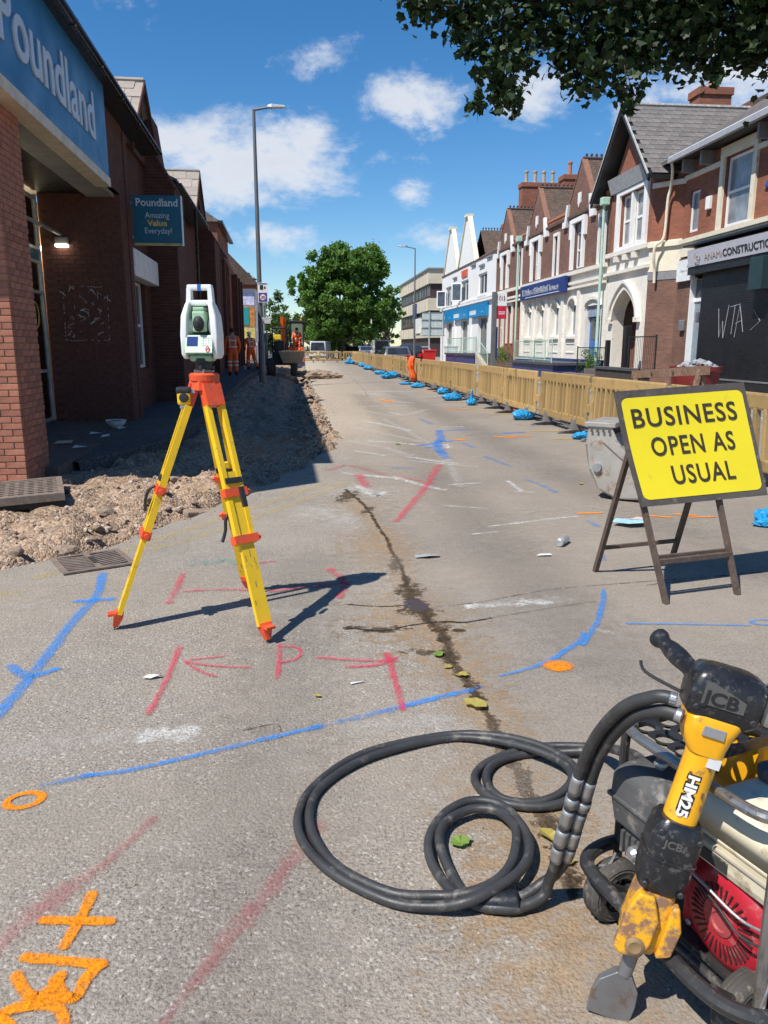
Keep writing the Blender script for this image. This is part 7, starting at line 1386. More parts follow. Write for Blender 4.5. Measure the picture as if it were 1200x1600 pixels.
# ------------------------------------------------------------------ vehicles
def car(label, x, y, rz, bodyc, kind='car', Ln=4.3, W=1.76, Ht=1.5, lights='rear', group='cars beyond the barriers'):
    t = thing('van' if kind == 'van' else 'car', label, 'van' if kind == 'van' else 'car', group)
    pm = M('paint_%s' % label.split()[0], bodyc, .28, metal=.2, var=.04, scale=2, coat=.5)
    hw = W/2
    if kind == 'van': prof_ = [(-Ln/2, .3), (-Ln/2, 1.0), (-Ln/2+.02, Ht), (Ln/2-1.3, Ht), (Ln/2-.75, 1.15), (Ln/2, .95), (Ln/2+.03, .3)]
    else: prof_ = [(-Ln/2, .32), (-Ln/2-.03, .75), (-Ln/2+.1, .98), (-Ln/2+.45, Ht-.1), (-Ln/2+.8, Ht), (.35, Ht), (1.05, 1.0), (Ln/2-.15, .82), (Ln/2+.02, .6), (Ln/2, .3)]
    secs = []
    for sy_, k in ((-1, .0), (-.86, 1.), (.86, 1.), (1, .0)):
        secs.append([(px_*(1 if k else .985), sy_*hw*(1 if z < 1.0 else .86 if abs(sy_) == 1 else .93), .3+(z-.3)*(1. if k else .965)) for px_, z in prof_])
    mb = MB(); mb.loft(secs); b = mb.build('body', pm, t); smooth_by_angle(b, 40)
    n = len(prof_)
    def pane(u0, u1, z0, z1, nm, off=.006):
        for s in (-1, 1): P(lambda m: m.prism([(u0, s*(hw*.99), z0), (u1, s*(hw*.99), z0), (u1-(.35 if kind != 'van' and u1 > .6 else .05), s*(hw*.875), z1), (u0+(.25 if u0 < -1 else .03), s*(hw*.875), z1)], (0, s*.012, 0)), nm, GLD, t)
    if kind != 'van': pane(-Ln/2+.5, -.3, 1.0, Ht-.1, 'side_window'); pane(-.22, 1.0, 1.0, Ht-.1, 'side_window')
    else: pane(Ln/2-1.75, Ln/2-.85, 1.1, Ht-.15, 'side_window')
    re = (-Ln/2+.13, 1.02, -Ln/2+.44, Ht-.12) if kind != 'van' else (-Ln/2-.0, 1.05, -Ln/2+.015, Ht-.15)
    P(lambda m: m.prism([(re[0]-.02, -hw*.8, re[1]), (re[0]-.02, hw*.8, re[1]), (re[2]-.02, hw*.7, re[3]), (re[2]-.02, -hw*.7, re[3])], (-.012, 0, .012)), 'rear_window', GLD, t)
    fw = ((1.08, 1.0), (.42, Ht-.06)) if kind != 'van' else ((Ln/2-.72, 1.17), (Ln/2-1.26, Ht-.06))
    P(lambda m: m.prism([(fw[0][0], -hw*.82, fw[0][1]), (fw[0][0], hw*.82, fw[0][1]), (fw[1][0], hw*.72, fw[1][1]), (fw[1][0], -hw*.72, fw[1][1])], (.015, 0, .015)), 'windscreen', GLD, t)
    for s in (-1, 1):
        P(lambda m: m.bbox(-Ln/2-.045, s*hw*.68-.13, .72, -Ln/2+.12, s*hw*.68+.13, .95, .02), 'tail_light', M('tail_red', (.45, .01, .012), .25), t); P(lambda m: m.bbox(Ln/2-.12, s*hw*.7-.15, .62, Ln/2+.03, s*hw*.7+.15, .78, .03), 'headlight', M('headlamp', (.7, .7, .72), .15), t); P(lambda m: m.bbox(.85, s*(hw+.06)-.08, 1.0, 1.0, s*(hw+.06)+.08, 1.13, .03), 'mirror', BLKP, t)
        for u in (-Ln/2+.78, Ln/2-.8):
            wh = P(lambda m: m.lathe((u, s*(hw-.19), .31), (0, s, 0), [(0, .2), (0, .3), (.03, .31), (.17, .31), (.2, .29), (.2, .2)], 22), 'wheel', M('tyre', (.02, .02, .02), .85), t); P(lambda m: m.lathe((u, s*(hw-.1), .31), (0, s, 0), [(0, .2), (.1, .2), (.105, .05), (.11, 0)], 16), 'rim', ALU, wh)
    P(lambda m: m.box(-Ln/2-.05, -.26, .55, -Ln/2-.01, .26, .66), 'number_plate', M('plate_yellow', (.6, .48, .05), .5), t); P(lambda m: m.bbox(-Ln/2-.07, -hw*.95, .32, -Ln/2+.1, hw*.95, .5, .03), 'bumper', BLKP, t)
    t.location = (x, y, 0); t.rotation_euler = (0, 0, rz); return t
car('grey hatchback with red tail lights just beyond the barriers', 6.05, 52.5, R(90), (.12, .13, .15))
car('black hatchback parked beside the street lamp', 8.1, 60, R(86), (.012, .013, .016), Ht=1.6, Ln=4.5)
car('silver car behind the white sign post', 10.6, 72, R(90), (.25, .27, .30)); car('navy car half hidden behind the direction sign', 10.2, 80, R(90), (.02, .03, .07))
car('white van waiting beyond the closed road end', 1.9, 84, R(78), (.68, .7, .72), 'van', 4.8, 1.9, 2.0); car('pale van far down the road by the tree trunk', -.9, 96, R(90), (.6, .62, .64), 'van', 4.8, 1.9, 2.0); car('maroon car under the big tree', 5.2, 88, R(90), (.12, .015, .02)); car('cream van beside the big tree', 9.2, 95, R(90), (.6, .58, .52), 'van', 5, 2, 2.2); car('steel-blue car at the far right of the tree', 8.0, 104, R(90), (.1, .16, .24))
# ------------------------------------------------------------------ people
HV = M('hi_vis_orange', (.85, .13, .02), .7, var=.2, scale=8); REF = M('reflective_tape', (.62, .62, .58), .4); SKN = M('skin', (.42, .24, .17), .6); BOOT = M('dark_boot', (.03, .026, .022), .7); HRD = M('dark_hair', (.02, .015, .012), .8); HAT = M('white_helmet', (.75, .75, .73), .35)
def person(label, joints, edges, radii, x, y, z, rz, extras, Hs=1.0):
    t = thing('person', label, 'person', None); me = bpy.data.meshes.new('body'); names = list(joints)
    me.from_pydata([joints[k] for k in names], [(names.index(a), names.index(b)) for a, b in edges], []); o = bpy.data.objects.new('body', me); col.objects.link(o)
    o.modifiers.new('skin', 'SKIN'); sv = me.skin_vertices[0].data if me.skin_vertices else None
    if sv is None:
        bpy.context.view_layer.objects.active = o; bm_ = bmesh.new(); bm_.from_mesh(me); bm_.verts.layers.skin.verify(); bm_.to_mesh(me); bm_.free(); sv = me.skin_vertices[0].data
    for i, k in enumerate(names): sv[i].radius = radii.get(k, (.06, .06)); sv[i].use_root = (k == 'pelvis')
    ss = o.modifiers.new('sub', 'SUBSURF'); ss.levels = 2; ss.render_levels = 2
    dg = bpy.context.evaluated_depsgraph_get(); dg.update(); m2 = bpy.data.meshes.new_from_object(o.evaluated_get(dg)); bpy.data.objects.remove(o)
    o = bpy.data.objects.new('body', m2); col.objects.link(o); o.parent = t; m2.materials.clear()
    for m_ in (HV, SKN, BOOT): m2.materials.append(m_)
    J = {k: Vector(v) for k, v in joints.items()}
    for pl in m2.polygons:
        c = pl.center; pl.use_smooth = True
        near = min(names, key=lambda k: (J[k]-c).length); pl.material_index = 1 if near in ('head', 'crown', 'neck', 'handL', 'handR', 'fingL', 'fingR') else 2 if near in ('ankL', 'ankR', 'toeL', 'toeR') and c.z < .16 else 0
    extras(t, J); t.location = (x, y, z); t.rotation_euler.z = rz; t.scale = (Hs,)*3; return t
E_ = [('pelvis', 'waist'), ('waist', 'chest'), ('chest', 'neck'), ('neck', 'head'), ('head', 'crown'), ('chest', 'shL'), ('chest', 'shR'), ('shL', 'elL'), ('elL', 'wrL'), ('wrL', 'handL'), ('handL', 'fingL'), ('shR', 'elR'), ('elR', 'wrR'), ('wrR', 'handR'), ('handR', 'fingR'), ('pelvis', 'hipL'), ('pelvis', 'hipR'), ('hipL', 'knL'), ('knL', 'ankL'), ('ankL', 'toeL'), ('hipR', 'knR'), ('knR', 'ankR'), ('ankR', 'toeR')]
RAD = {'pelvis': (.16, .12), 'waist': (.155, .115), 'chest': (.175, .125), 'neck': (.06, .06), 'head': (.085, .095), 'crown': (.07, .08), 'shL': (.085, .085), 'shR': (.085, .085), 'elL': (.062, .062), 'elR': (.062, .062), 'wrL': (.05, .05), 'wrR': (.05, .05), 'handL': (.038, .045), 'handR': (.038, .045), 'fingL': (.022, .03), 'fingR': (.022, .03), 'hipL': (.115, .12), 'hipR': (.115, .12), 'knL': (.085, .09), 'knR': (.085, .09), 'ankL': (.06, .065), 'ankR': (.06, .065), 'toeL': (.045, .04), 'toeR': (.045, .04)}
stand = {'pelvis': (0, 0, .93), 'waist': (0, 0, 1.08), 'chest': (0, .01, 1.32), 'neck': (0, .02, 1.50), 'head': (0, .04, 1.61), 'crown': (0, .035, 1.71), 'shL': (-.2, 0, 1.41), 'shR': (.2, 0, 1.41), 'elL': (-.27, .0, 1.13), 'elR': (.27, .02, 1.13), 'wrL': (-.27, .08, .9), 'wrR': (.24, .14, .95), 'handL': (-.27, .1, .83), 'handR': (.22, .19, .9), 'fingL': (-.265, .11, .75), 'fingR': (.2, .22, .83), 'hipL': (-.1, 0, .86), 'hipR': (.1, 0, .86), 'knL': (-.12, .02, .48), 'knR': (.11, .03, .48), 'ankL': (-.13, 0, .08), 'ankR': (.12, 0, .08), 'toeL': (-.15, .16, .04), 'toeR': (.14, .16, .04)}
walk = dict(stand); walk.update({'hipL': (-.1, .0, .86), 'knL': (-.1, .14, .49), 'ankL': (-.11, .05, .09), 'toeL': (-.12, .2, .04), 'knR': (.14, -.05, .48), 'ankR': (.2, -.3, .12), 'toeR': (.22, -.17, .04), 'chest': (0, .09, 1.3), 'neck': (.0, .14, 1.47), 'head': (0, .19, 1.57), 'crown': (0, .19, 1.67), 'shL': (-.2, .08, 1.39), 'shR': (.2, .08, 1.39), 'elL': (-.25, .16, 1.13), 'elR': (.26, .15, 1.12), 'wrL': (-.18, .3, .98), 'wrR': (.2, .3, .96), 'handL': (-.15, .36, .95), 'handR': (.17, .36, .92), 'fingL': (-.12, .41, .9), 'fingR': (.14, .41, .87)})
def bands(t, J, legs=True):
    for k, r in (('waist', .178), ('chest', .195)):
        c = J[k]; P(lambda m: m.lathe((c.x, c.y, c.z-.03), (0, 0, 1), [(0, r-.012), (.003, r), (.05, r), (.053, r-.012)], 20), 'reflective_band', REF, t).scale = (1, .82, 1)
    for s in (-.1, .1): P(lambda m: m.tube(catmull([(s, J['waist'].y-.13, 1.1), (s, J['chest'].y-.15, 1.32), (s, J['chest'].y-.07, 1.47), (s, J['chest'].y+.08, 1.46), (s, J['chest'].y+.14, 1.3)], 4), .018, 6), 'reflective_strap', REF, t)
    if legs:
        for kn, an in (('knL', 'ankL'), ('knR', 'ankR')):
            for f in (-.12, .22): c = J[kn].lerp(J[an], f); P(lambda m: m.lathe((c.x, c.y, c.z-.02), (0, 0, 1), [(0, .085), (.003, .1-.02*f), (.05, .1-.02*f), (.053, .085)], 14), 'reflective_band', REF, t)
def headgear(t, J, helmet):
    c = J['crown']
    if helmet: P(lambda m: m.lathe((c.x, c.y, c.z-.02), (0, 0, 1), [(0, .13), (.008, .135), (.015, .112), (.06, .10), (.10, .06), (.115, 0)], 20), 'helmet', HAT, t); 
    else: P(lambda m: m.lathe((c.x, c.y-.012, c.z-.10), (0, 0, 1), [(0, .085), (.05, .1), (.1, .095), (.14, .06), (.155, 0)], 18), 'hair', HRD, t)
    h = J['head']; P(lambda m: m.lathe((h.x, h.y+.09, h.z-.01), (0, 1, -.3), [(0, .02), (.025, .012), (.03, 0)], 8), 'nose', SKN, t)
    for s in (-1, 1): P(lambda m: m.lathe((h.x+s*.085, h.y, h.z-.01), (s, -.2, 0), [(0, .028), (.012, .024), (.016, 0)], 10), 'ear', SKN, t)
def ex1(t, J): bands(t, J); headgear(t, J, False)
def ex2(t, J): bands(t, J); headgear(t, J, True)
person('worker in orange hi-vis suit standing with back turned by the brick wall', stand, E_, RAD, -2.68, 30, rise(30)+.07, R(8), ex1, 1.0)
person('worker in orange hi-vis and white helmet leaning on a shovel', walk, E_, RAD, -2.5, 37.5, rise(40)+.07, R(25), ex2, 1.0)
sv_ = thing('shovel', 'long shovel held by the helmeted worker', 'shovel'); P(lambda m: m.cyl((-2.75, 37.8, .5), (-2.7, 37.95, 1.45), .018, .018, 8), 'shaft', TMB, sv_); P(lambda m: m.obox((-2.77, 37.75, .46), (1, 0, 0), (0, 1, 0), (0, 0, 1), .24, .02, .28), 'blade', STL, sv_); rebase(sv_)
# ------------------------------------------------------------------ mini excavator, dumper
EXO = M('excavator_orange', (.75, .13, .02), .45, var=.1, scale=5)
ex = thing('mini_excavator', 'orange mini excavator with upright boom working at the dig end', 'excavator'); gx_, gy_, gz_ = -.75, 46, .55
for s in (-1, 1): P(lambda m: m.loft([[(gx_+s*.62-.16, gy_+1.1*math.cos(a), gz_+.22+.22*math.sin(a)) for a in [i*math.pi/8 for i in range(16)]], [(gx_+s*.62+.16, gy_+1.1*math.cos(a), gz_+.22+.22*math.sin(a)) for a in [i*math.pi/8 for i in range(16)]]]), 'track', BLKP, ex)
P(lambda m: m.bbox(gx_-.75, gy_-.6, gz_+.48, gx_+.75, gy_+1.0, gz_+.95, .08), 'house', EXO, ex)
cab = MB()
for dx in (-.02, .72):
    for dy in (-.55, .6): cab.box(gx_+dx-.04, gy_+dy-.04, gz_+.95, gx_+dx+.04, gy_+dy+.04, gz_+2.3)
cab.bbox(gx_-.1, gy_-.65, gz_+2.28, gx_+.8, gy_+.7, gz_+2.4, .05); cab.box(gx_-.08, gy_-.6, gz_+.95, gx_+.76, gy_-.55, gz_+1.02); cab.build('cab_frame', BLKP, ex)
P(lambda m: m.box(gx_-.02, gy_+.62, gz_+1.2, gx_+.72, gy_+.64, gz_+2.28), 'cab_glass', clearglass('cab_glass', (.6, .68, .66), .3), ex)
P(lambda m: m.bbox(gx_+.1, gy_+.1, gz_+.95, gx_+.6, gy_+.5, gz_+1.6, .06), 'seat', BLKP, ex)
P(lambda m: m.obox((gx_-.35, gy_-.75, gz_+1.55), (0, -.25, 1), (1, 0, 0), (0, 1, 0), 2.0, .2, .26), 'boom', EXO, ex); P(lambda m: m.obox((gx_-.5, gy_-1.05, gz_+1.75), (-.05, .12, -1), (1, 0, 0), (0, 1, 0), 1.7, .16, .2), 'dipper_arm', EXO, ex); P(lambda m: m.cyl((gx_-.55, gy_-1.2, gz_+1.0), (gx_-.52, gy_-1.1, gz_+2.3), .04), 'ram', CHR, ex); P(lambda m: m.cyl((gx_-.18, gy_-.8, gz_+.8), (gx_-.22, gy_-.95, gz_+2.0), .045), 'ram', BLKP, ex)
P(lambda m: m.prism([(gx_-.75, gy_-1.3, gz_+.9), (gx_-.75, gy_-.9, gz_+.95), (gx_-.75, gy_-.8, gz_+.5), (gx_-.75, gy_-1.25, gz_+.45)], (.5, 0, 0)), 'bucket', DST, ex); P(lambda m: m.obox((gx_, gy_-1.35, gz_+.25), (1, 0, 0), (0, 1, 0), (0, 0, 1), 1.5, .08, .36), 'dozer_blade', EXO, ex); P(lambda m: m.lathe((gx_+.6, gy_+.2, gz_+2.4), (0, 0, 1), [(0, .06), (.1, .055), (.14, 0)], 10), 'beacon', M('amber_beacon', (.8, .3, .02), .3), ex)
rebase(ex)
sit = dict(stand); sit.update({'hipL': (-.1, .05, .86), 'hipR': (.1, .05, .86), 'knL': (-.14, .45, .86), 'knR': (.14, .45, .86), 'ankL': (-.14, .5, .45), 'ankR': (.14, .5, .45), 'toeL': (-.14, .64, .42), 'toeR': (.14, .64, .42), 'elL': (-.27, .15, 1.15), 'elR': (.27, .15, 1.15), 'wrL': (-.2, .38, 1.1), 'wrR': (.2, .38, 1.1), 'handL': (-.18, .45, 1.1), 'handR': (.18, .45, 1.1), 'fingL': (-.17, .5, 1.08), 'fingR': (.17, .5, 1.08)})
person('operator in orange hi-vis seated in the excavator cab', sit, E_, RAD, gx_+.35, gy_-.1, gz_+.35, R(180), lambda t, J: (bands(t, J, False), headgear(t, J, False)), .95)
dmp = thing('site_dumper', 'dark site dumper with pale steel skip and big tyres at the dig end', 'dumper'); qx, qy, qz = -1.05, 38.5, .12
for dx, dy in ((-.55, -.9), (.55, -.9), (-.55, .9), (.55, .9)):
    w_ = P(lambda m: m.lathe((qx+dx-.16, qy+dy, qz+.42), (1, 0, 0), [(0, .2), (0, .36), (.06, .42), (.26, .42), (.32, .36), (.32, .2)], 22), 'wheel', M('dumper_tyre', (.05, .047, .043), .9, bump=.3), dmp); P(lambda m: m.lathe((qx+dx-.1, qy+dy, qz+.42), (1, 0, 0), [(0, .2), (.2, .2), (.22, .05), (.22, 0)], 14), 'rim', M('dumper_rim', (.3, .27, .2), .6), w_)
P(lambda m: m.bbox(qx-.5, qy-.2, qz+.5, qx+.5, qy+1.3, qz+1.15, .08), 'chassis', M('dumper_dark', (.03, .032, .04), .5), dmp); P(lambda m: m.loft([[(qx+.05, qy-1.4, qz+.62), (qx+.95, qy-1.4, qz+.62), (qx+.95, qy-.3, qz+.62), (qx+.05, qy-.3, qz+.62)], [(qx-.15, qy-1.7, qz+1.18), (qx+1.1, qy-1.7, qz+1.18), (qx+1.1, qy-.2, qz+1.18), (qx-.15, qy-.2, qz+1.18)]]), 'skip', M('skip_grey', (.34, .31, .26), .6, metal=.2, var=.15), dmp)
P(lambda m: m.bbox(qx-.42, qy+.2, qz+1.15, qx+.1, qy+.7, qz+1.65, .06), 'seat', BLKP, dmp)
for dx in (-.5, .15): P(lambda m: m.tube(catmull([(qx+dx, qy+.75, qz+1.1), (qx+dx, qy+.75, qz+2.2), (qx+dx, qy+.72, qz+2.3)], 4), .04, 8), 'roll_bar', BLKP, dmp)
P(lambda m: m.cyl((qx-.5, qy+.75, qz+2.28), (qx+.15, qy+.75, qz+2.28), .04), 'roll_bar', BLKP, dmp); P(lambda m: m.bbox(qx-.42, qy-.1, qz+1.7, qx-.05, qy+.2, qz+1.95, .04), 'yellow_cowl', M('cowl_yellow', (.75, .5, .02), .4), dmp); P(lambda m: m.bbox(qx-.95, qy-.1, qz+.5, qx-.7, qy+.3, qz+2.0, .05), 'engine_panel', M('panel_blue_grey', (.12, .17, .2), .4), dmp)
rebase(dmp)
# heap of lifted kerb and scrap beyond the dig edge
hp = MB(); rr = random.Random(6)
for i in range(26):
    v_, f_ = variants[i % 8]; s_ = rr.uniform(.1, .26); hp.add((v_*s_*np.array([1.8, 1, .7])+np.array([.6+rr.gauss(0, .5), 38+rr.gauss(0, .8), .08+.16*rr.random()])).tolist(), f_.tolist())
o = hp.build('debris_heap', CH); tag(o, 'heap of broken tarmac and dark scrap on the road edge by the dumper', 'rubble', kind='stuff')
# ------------------------------------------------------------------ trees
def leafcards(pts, size, rnd_, up=.4):
    n = len(pts); nrm = rnd_.normal(size=(n, 3)); nrm[:, 2] += up; nrm /= np.linalg.norm(nrm, axis=1)[:, None]
    a = np.cross(nrm, rnd_.normal(size=(n, 3))); a /= np.linalg.norm(a, axis=1)[:, None]; b = np.cross(nrm, a); s = size*rnd_.uniform(.6, 1.3, (n, 1))
    q = np.stack([pts-a*s*.5, pts-b*s*.32+nrm*s*.06, pts+a*s*.55, pts+b*s*.32+nrm*s*.06], 1).reshape(-1, 3); f = np.arange(4*n).reshape(n, 4); return q, f
def crown_points(rnd_, blobs, n):
    out = []
    w_ = np.array([b[3]*b[4]*b[5] for b in blobs]); w_ = w_/w_.sum()
    for b, k in zip(blobs, (w_*n).astype(int)):
        cl = rnd_.normal(size=(max(6, k//90), 3)); cl /= np.linalg.norm(cl, axis=1)[:, None]; cl *= rnd_.uniform(.55, 1.02, (len(cl), 1))
        idx = rnd_.integers(0, len(cl), k); p = cl[idx]+rnd_.normal(size=(k, 3))*.13; out.append(p*np.array(b[3:6])+np.array(b[:3]))
    return np.concatenate(out)
def tree(label, x, y, z, trunk_h, r, blobs, n, size, mat, seed, group=None, name='tree'):
    rnd_ = np.random.default_rng(seed); t = thing(name, label, 'tree', group); tm_ = M('bark', (.10, .075, .055), .95, var=.3, scale=8, bump=.6, bscale=20)
    mb = MB(); mb.tube(catmull([(x, y, z), (x+.05, y, z+trunk_h*.5), (x-.05, y+.1, z+trunk_h), (x, y, z+trunk_h*1.8)], 4), [r*1.2*(1-.06*i) for i in range(13)], 9); mb.build('trunk', tm_, t, True)
    for b in blobs[:7]: P(lambda m: m.tube(catmull([(x, y, z+trunk_h*.8), ((x+x+b[0])/2, (y+y+b[1])/2, z+trunk_h*.6+b[2]*.35), (x+b[0], y+b[1], z+b[2])], 4), [r*.5*(1-.09*i) for i in range(9)], 6), 'limb', tm_, t)
    p = crown_points(rnd_, [(x+b[0], y+b[1], z+b[2], *b[3:]) for b in blobs], n); q, f = leafcards(p, size, rnd_)
    me = bpy.data.meshes.new('crown'); me.from_pydata(q.tolist(), [], f.tolist()); me.materials.append(mat); o = bpy.data.objects.new('crown', me); col.objects.link(o); o.parent = t; o['kind'] = 'stuff'
    return rebase(t)
LF = leafmat('broad_leaf', (.085, .16, .028), (.12, .22, .045), .3); LFD = leafmat('dark_leaf', (.05, .095, .022), (.075, .13, .03), .3)
rr = random.Random(9); bl = []
for i in range(64):
    a = rr.random()*6.283; h = 2.0+8.9*((i*.618) % 1); rad = 5.6*math.sin(math.pi*min(1, max(.12, (h-.2)/11.8)))**.55*rr.uniform(.35, .95); bl.append((rad*math.cos(a)+.2, rad*math.sin(a), h, rr.uniform(1.2, 2.1), rr.uniform(1.2, 2.1), rr.uniform(1.0, 1.7)))
tree('big round leafy green tree at the far end of the road', 4.1, 86, 0, 2.4, .45, bl, 74000, .33, LF, 1)
for i, (x, y, h, w, lb) in enumerate([(11.2, 108, 9, 2.0, 'pale willowy tree between big tree and office'), (-8.5, 84, 9, 3.6, 'dark tree beyond the poster building'), (-6.0, 108, 8, 4, 'distant dark tree behind the excavator'), (-1.5, 125, 6.5, 4, 'distant low tree behind the closed road end'), (21, 80, 6, 1.8, 'small bushy tree beside the white building wall'), (1.5, 135, 7, 5, 'far tree closing the road view'), (10, 140, 7, 5, 'far tree right of the closed road view')]):
    rr = random.Random(20+i); b_ = [(rr.gauss(0, w*.45), rr.gauss(0, w*.45), rr.uniform(h*.25, h*.9), w*.5, w*.5, w*.42) for _ in range(11)]
    tree(lb, x, y, 0, h*.25, .22, b_, 7000, .36, LFD if i else leafmat('willow_leaf', (.12, .19, .05), (.17, .24, .08), .3), 30+i, 'background trees')
# weeds by the downpipe and forecourt
for i, (x, y, z, r, h, lb) in enumerate([(12.0, 32.0, .1, .3, 1.3, 'tall green weeds at the foot of the green downpipe'), (11.6, 45.4, .6, .45, .9, 'green weeds on the forecourt beside the steps'), (11.2, 57.5, .12, .35, .8, 'weeds growing at the white building forecourt')]):
    rnd_ = np.random.default_rng(50+i); p = np.stack([rnd_.normal(x, r*.6, 500), rnd_.normal(y, r, 500), z+h*rnd_.random(500)**1.3], 1); q, f = leafcards(p, .11, rnd_, .1)
    me = bpy.data.meshes.new('weeds'); me.from_pydata(q.tolist(), [], f.tolist()); me.materials.append(LF); o = bpy.data.objects.new('weeds', me); col.objects.link(o); tag(o, lb, 'weeds', None)
# ---- overhanging maple: trunk stands outside the view to the right
mp = thing('overhanging_tree', 'dark leafy maple branches hanging in from the top right', 'tree'); BARK = M('bark', (.10, .075, .055), .95)
trunk = Vector((11.3, 11.5, .1)); P(lambda m: m.tube(catmull([trunk, trunk+Vector((-.1, .2, 2.5)), trunk+Vector((-.5, .6, 5.0)), trunk+Vector((-.9, 1.0, 7.5)), trunk+Vector((-1, 1.2, 10))], 5), [.42-.014*i for i in range(21)], 12), 'trunk', BARK, mp, smooth=True)
def onray(x, y, D):
    d = Vector(ray(x, y)); return Vector((0, 0, EYE))+d*(D/math.hypot(d.x, d.y))
fork = trunk+Vector((-.6, .7, 5.2)); rr = random.Random(14); rnp = np.random.default_rng(14)
# sprays: (pixel x, pixel y, spread px, distance)
spr = [(650, 12, 22, 15.4), (690, 8, 24, 15.4), (725, 35, 26, 15.7), (760, 20, 34, 15.7), (735, 70, 20, 15.4), (790, 60, 30, 15.5), (770, 110, 26, 15.2), (745, 160, 13, 15.1), (785, 145, 22, 15.1), (810, 95, 22, 15.4), (800, 160, 15, 14.9), (830, 25, 34, 15.9), (870, 45, 34, 15.9), (890, 90, 26, 15.8), (920, 60, 36, 16.1), (915, 120, 26, 15.7), (950, 100, 28, 15.9), (970, 60, 36, 16.2), (985, 140, 18, 15.7), (983, 165, 10, 15.7), (1010, 85, 28, 16.1), (1020, 30, 40, 16.4), (1060, 60, 34, 16.5), (1085, 85, 24, 16.4), (1118, 100, 15, 16.4), (1115, 118, 8, 16.2), (1070, 20, 40, 16.7), (1120, 40, 40, 16.7), (1160, 70, 26, 16.7), (1180, 40, 40, 16.8), (1175, 85, 16, 16.5), (1220, 40, 50, 16.8), (1280, 30, 60, 16.7), (900, -10, 40, 15.9), (970, -20, 50, 16.2), (1050, -30, 50, 16.4), (1130, -30, 60, 16.7), (1220, -60, 70, 16.8), (820, -25, 40, 15.8), (1350, 0, 70, 15.9), (1300, -90, 80, 16.4)]
pts = []; hubs = []
for (x, y, s, D) in spr:
    c = onray(x, y, D); rad = s/1200*D*1.0; hubs.append(c); k = int(12+s*s*.15); 
    q = rnp.normal(size=(k, 3))*np.array([rad*.55, rad*.8, rad*.55])+np.array(c); pts.append(q)
    if y < 60: pts.append(rnp.normal(size=(34, 3))*.5+np.array(c+Vector((rr.uniform(-.3, .3)+1.0, rr.uniform(-.3, .3)-.3, 1.0+rr.random()*.9))))
    if y < 60: pts.append(rnp.normal(size=(40, 3))*.6+np.array(onray(x, y, D)-Vector((.8, .6, -1.5))))  # unseen leaf clusters added towards the sun to shade the sprays
# the rest of the crown, above and to the right of the view
for i in range(60):
    c = Vector((rr.uniform(9.5, 13.5), rr.uniform(8.5, 13.5), rr.uniform(7.6, 11.5))); pts.append(rnp.normal(size=(70, 3))*.55+np.array(c))
pts = np.concatenate(pts)
lobe = [(0, -.42), (.2, -.36), (.44, -.36), (.40, -.08), (.60, .14), (.34, .26), (.0, .62), (-.34, .26), (-.60, .14), (-.40, -.08), (-.44, -.36), (-.2, -.36)]
V = []; Fc = []; nv = 0
for p in pts:
    n = Vector((rr.gauss(0, .55), rr.gauss(0, .55), rr.gauss(.55, .4))).normalized(); a = n.cross(Vector((rr.gauss(0, 1), rr.gauss(0, 1), rr.gauss(0, .3)))).normalized(); b = n.cross(a); s = rr.uniform(.10, .19)
    V += [tuple(Vector(p)+a*(x*s)+b*(y*s)-n*(abs(x)*s*.35)) for x, y in lobe]+[tuple(p)]; Fc += [(nv+i, nv+(i+1) % 12, nv+12) for i in range(12)]; nv += 13
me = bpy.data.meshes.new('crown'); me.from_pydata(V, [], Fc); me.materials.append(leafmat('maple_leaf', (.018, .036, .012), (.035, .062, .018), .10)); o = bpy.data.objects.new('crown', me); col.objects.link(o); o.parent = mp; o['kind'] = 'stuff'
main = [fork, Vector((10.2, 13.0, 6.9)), onray(1200, -20, 16.8), onray(1050, -5, 16.4), onray(900, 5, 15.9), onray(760, 10, 15.7), onray(660, 8, 15.4)]
P(lambda m: m.tube(catmull(main, 5), [max(.012, .16-.005*i) for i in range(31)], 7), 'limb', BARK, mp)
limbpts = catmull(main, 5); tw_ = MB()
for h in hubs:
    q = min(limbpts, key=lambda z: (z-h).length); md = (q+h)/2+Vector((0, 0, .12)); tw_.tube(catmull([q, md, h, h+(h-md)*.35], 3), [.014, .012, .010, .009, .008, .007, .006, .005, .004, .003], 5)
tw_.build('twig', BARK, mp)
rebase(mp)
# ------------------------------------------------------------------ ground covers, litter
gr = thing('inspection_cover', 'rusty steel lattice cover lying at the foot of the brick pillar', 'grating'); gm = M('rusty_grating', (.20, .155, .125), .8, metal=.2, var=.25, scale=9, c2=(.28, .2, .15), amt=.4, bump=.2)
P(lambda m: (m.box(-.62, -.5, .0, .62, -.44, .08), m.box(-.62, .44, .0, .62, .5, .08), m.box(-.62, -.44, 0, -.56, .44, .08), m.box(.56, -.44, 0, .62, .44, .08)), 'rim', gm, gr)
for i in range(9): P(lambda m: m.box(-.56, -.40+i*.1, .03, .56, -.36+i*.1, .072), 'bar', gm, gr)
for i in range(12): P(lambda m: m.box(-.53+i*.095, -.44, .025, -.49+i*.095, .44, .066), 'cross_bar', gm, gr)
P(lambda m: m.box(-.6, -.48, -.06, .6, .48, .012), 'void', M('pit_dark', (.03, .026, .022), .95), gr)
gr.location = (-3.25, 8.42, -.03); gr.rotation_euler = (.02, -.03, R(18))
gu = thing('gully_grate', 'slatted iron road gully grate by the dug edge', 'grating'); P(lambda m: (m.box(-.25, -.24, 0, .25, -.2, .012), m.box(-.25, .2, 0, .25, .24, .012), m.box(-.25, -.2, 0, -.21, .2, .012), m.box(.21, -.2, 0, .25, .2, .012), m.box(-.02, -.2, 0, .02, .2, .0125)), 'rim', gm, gu)
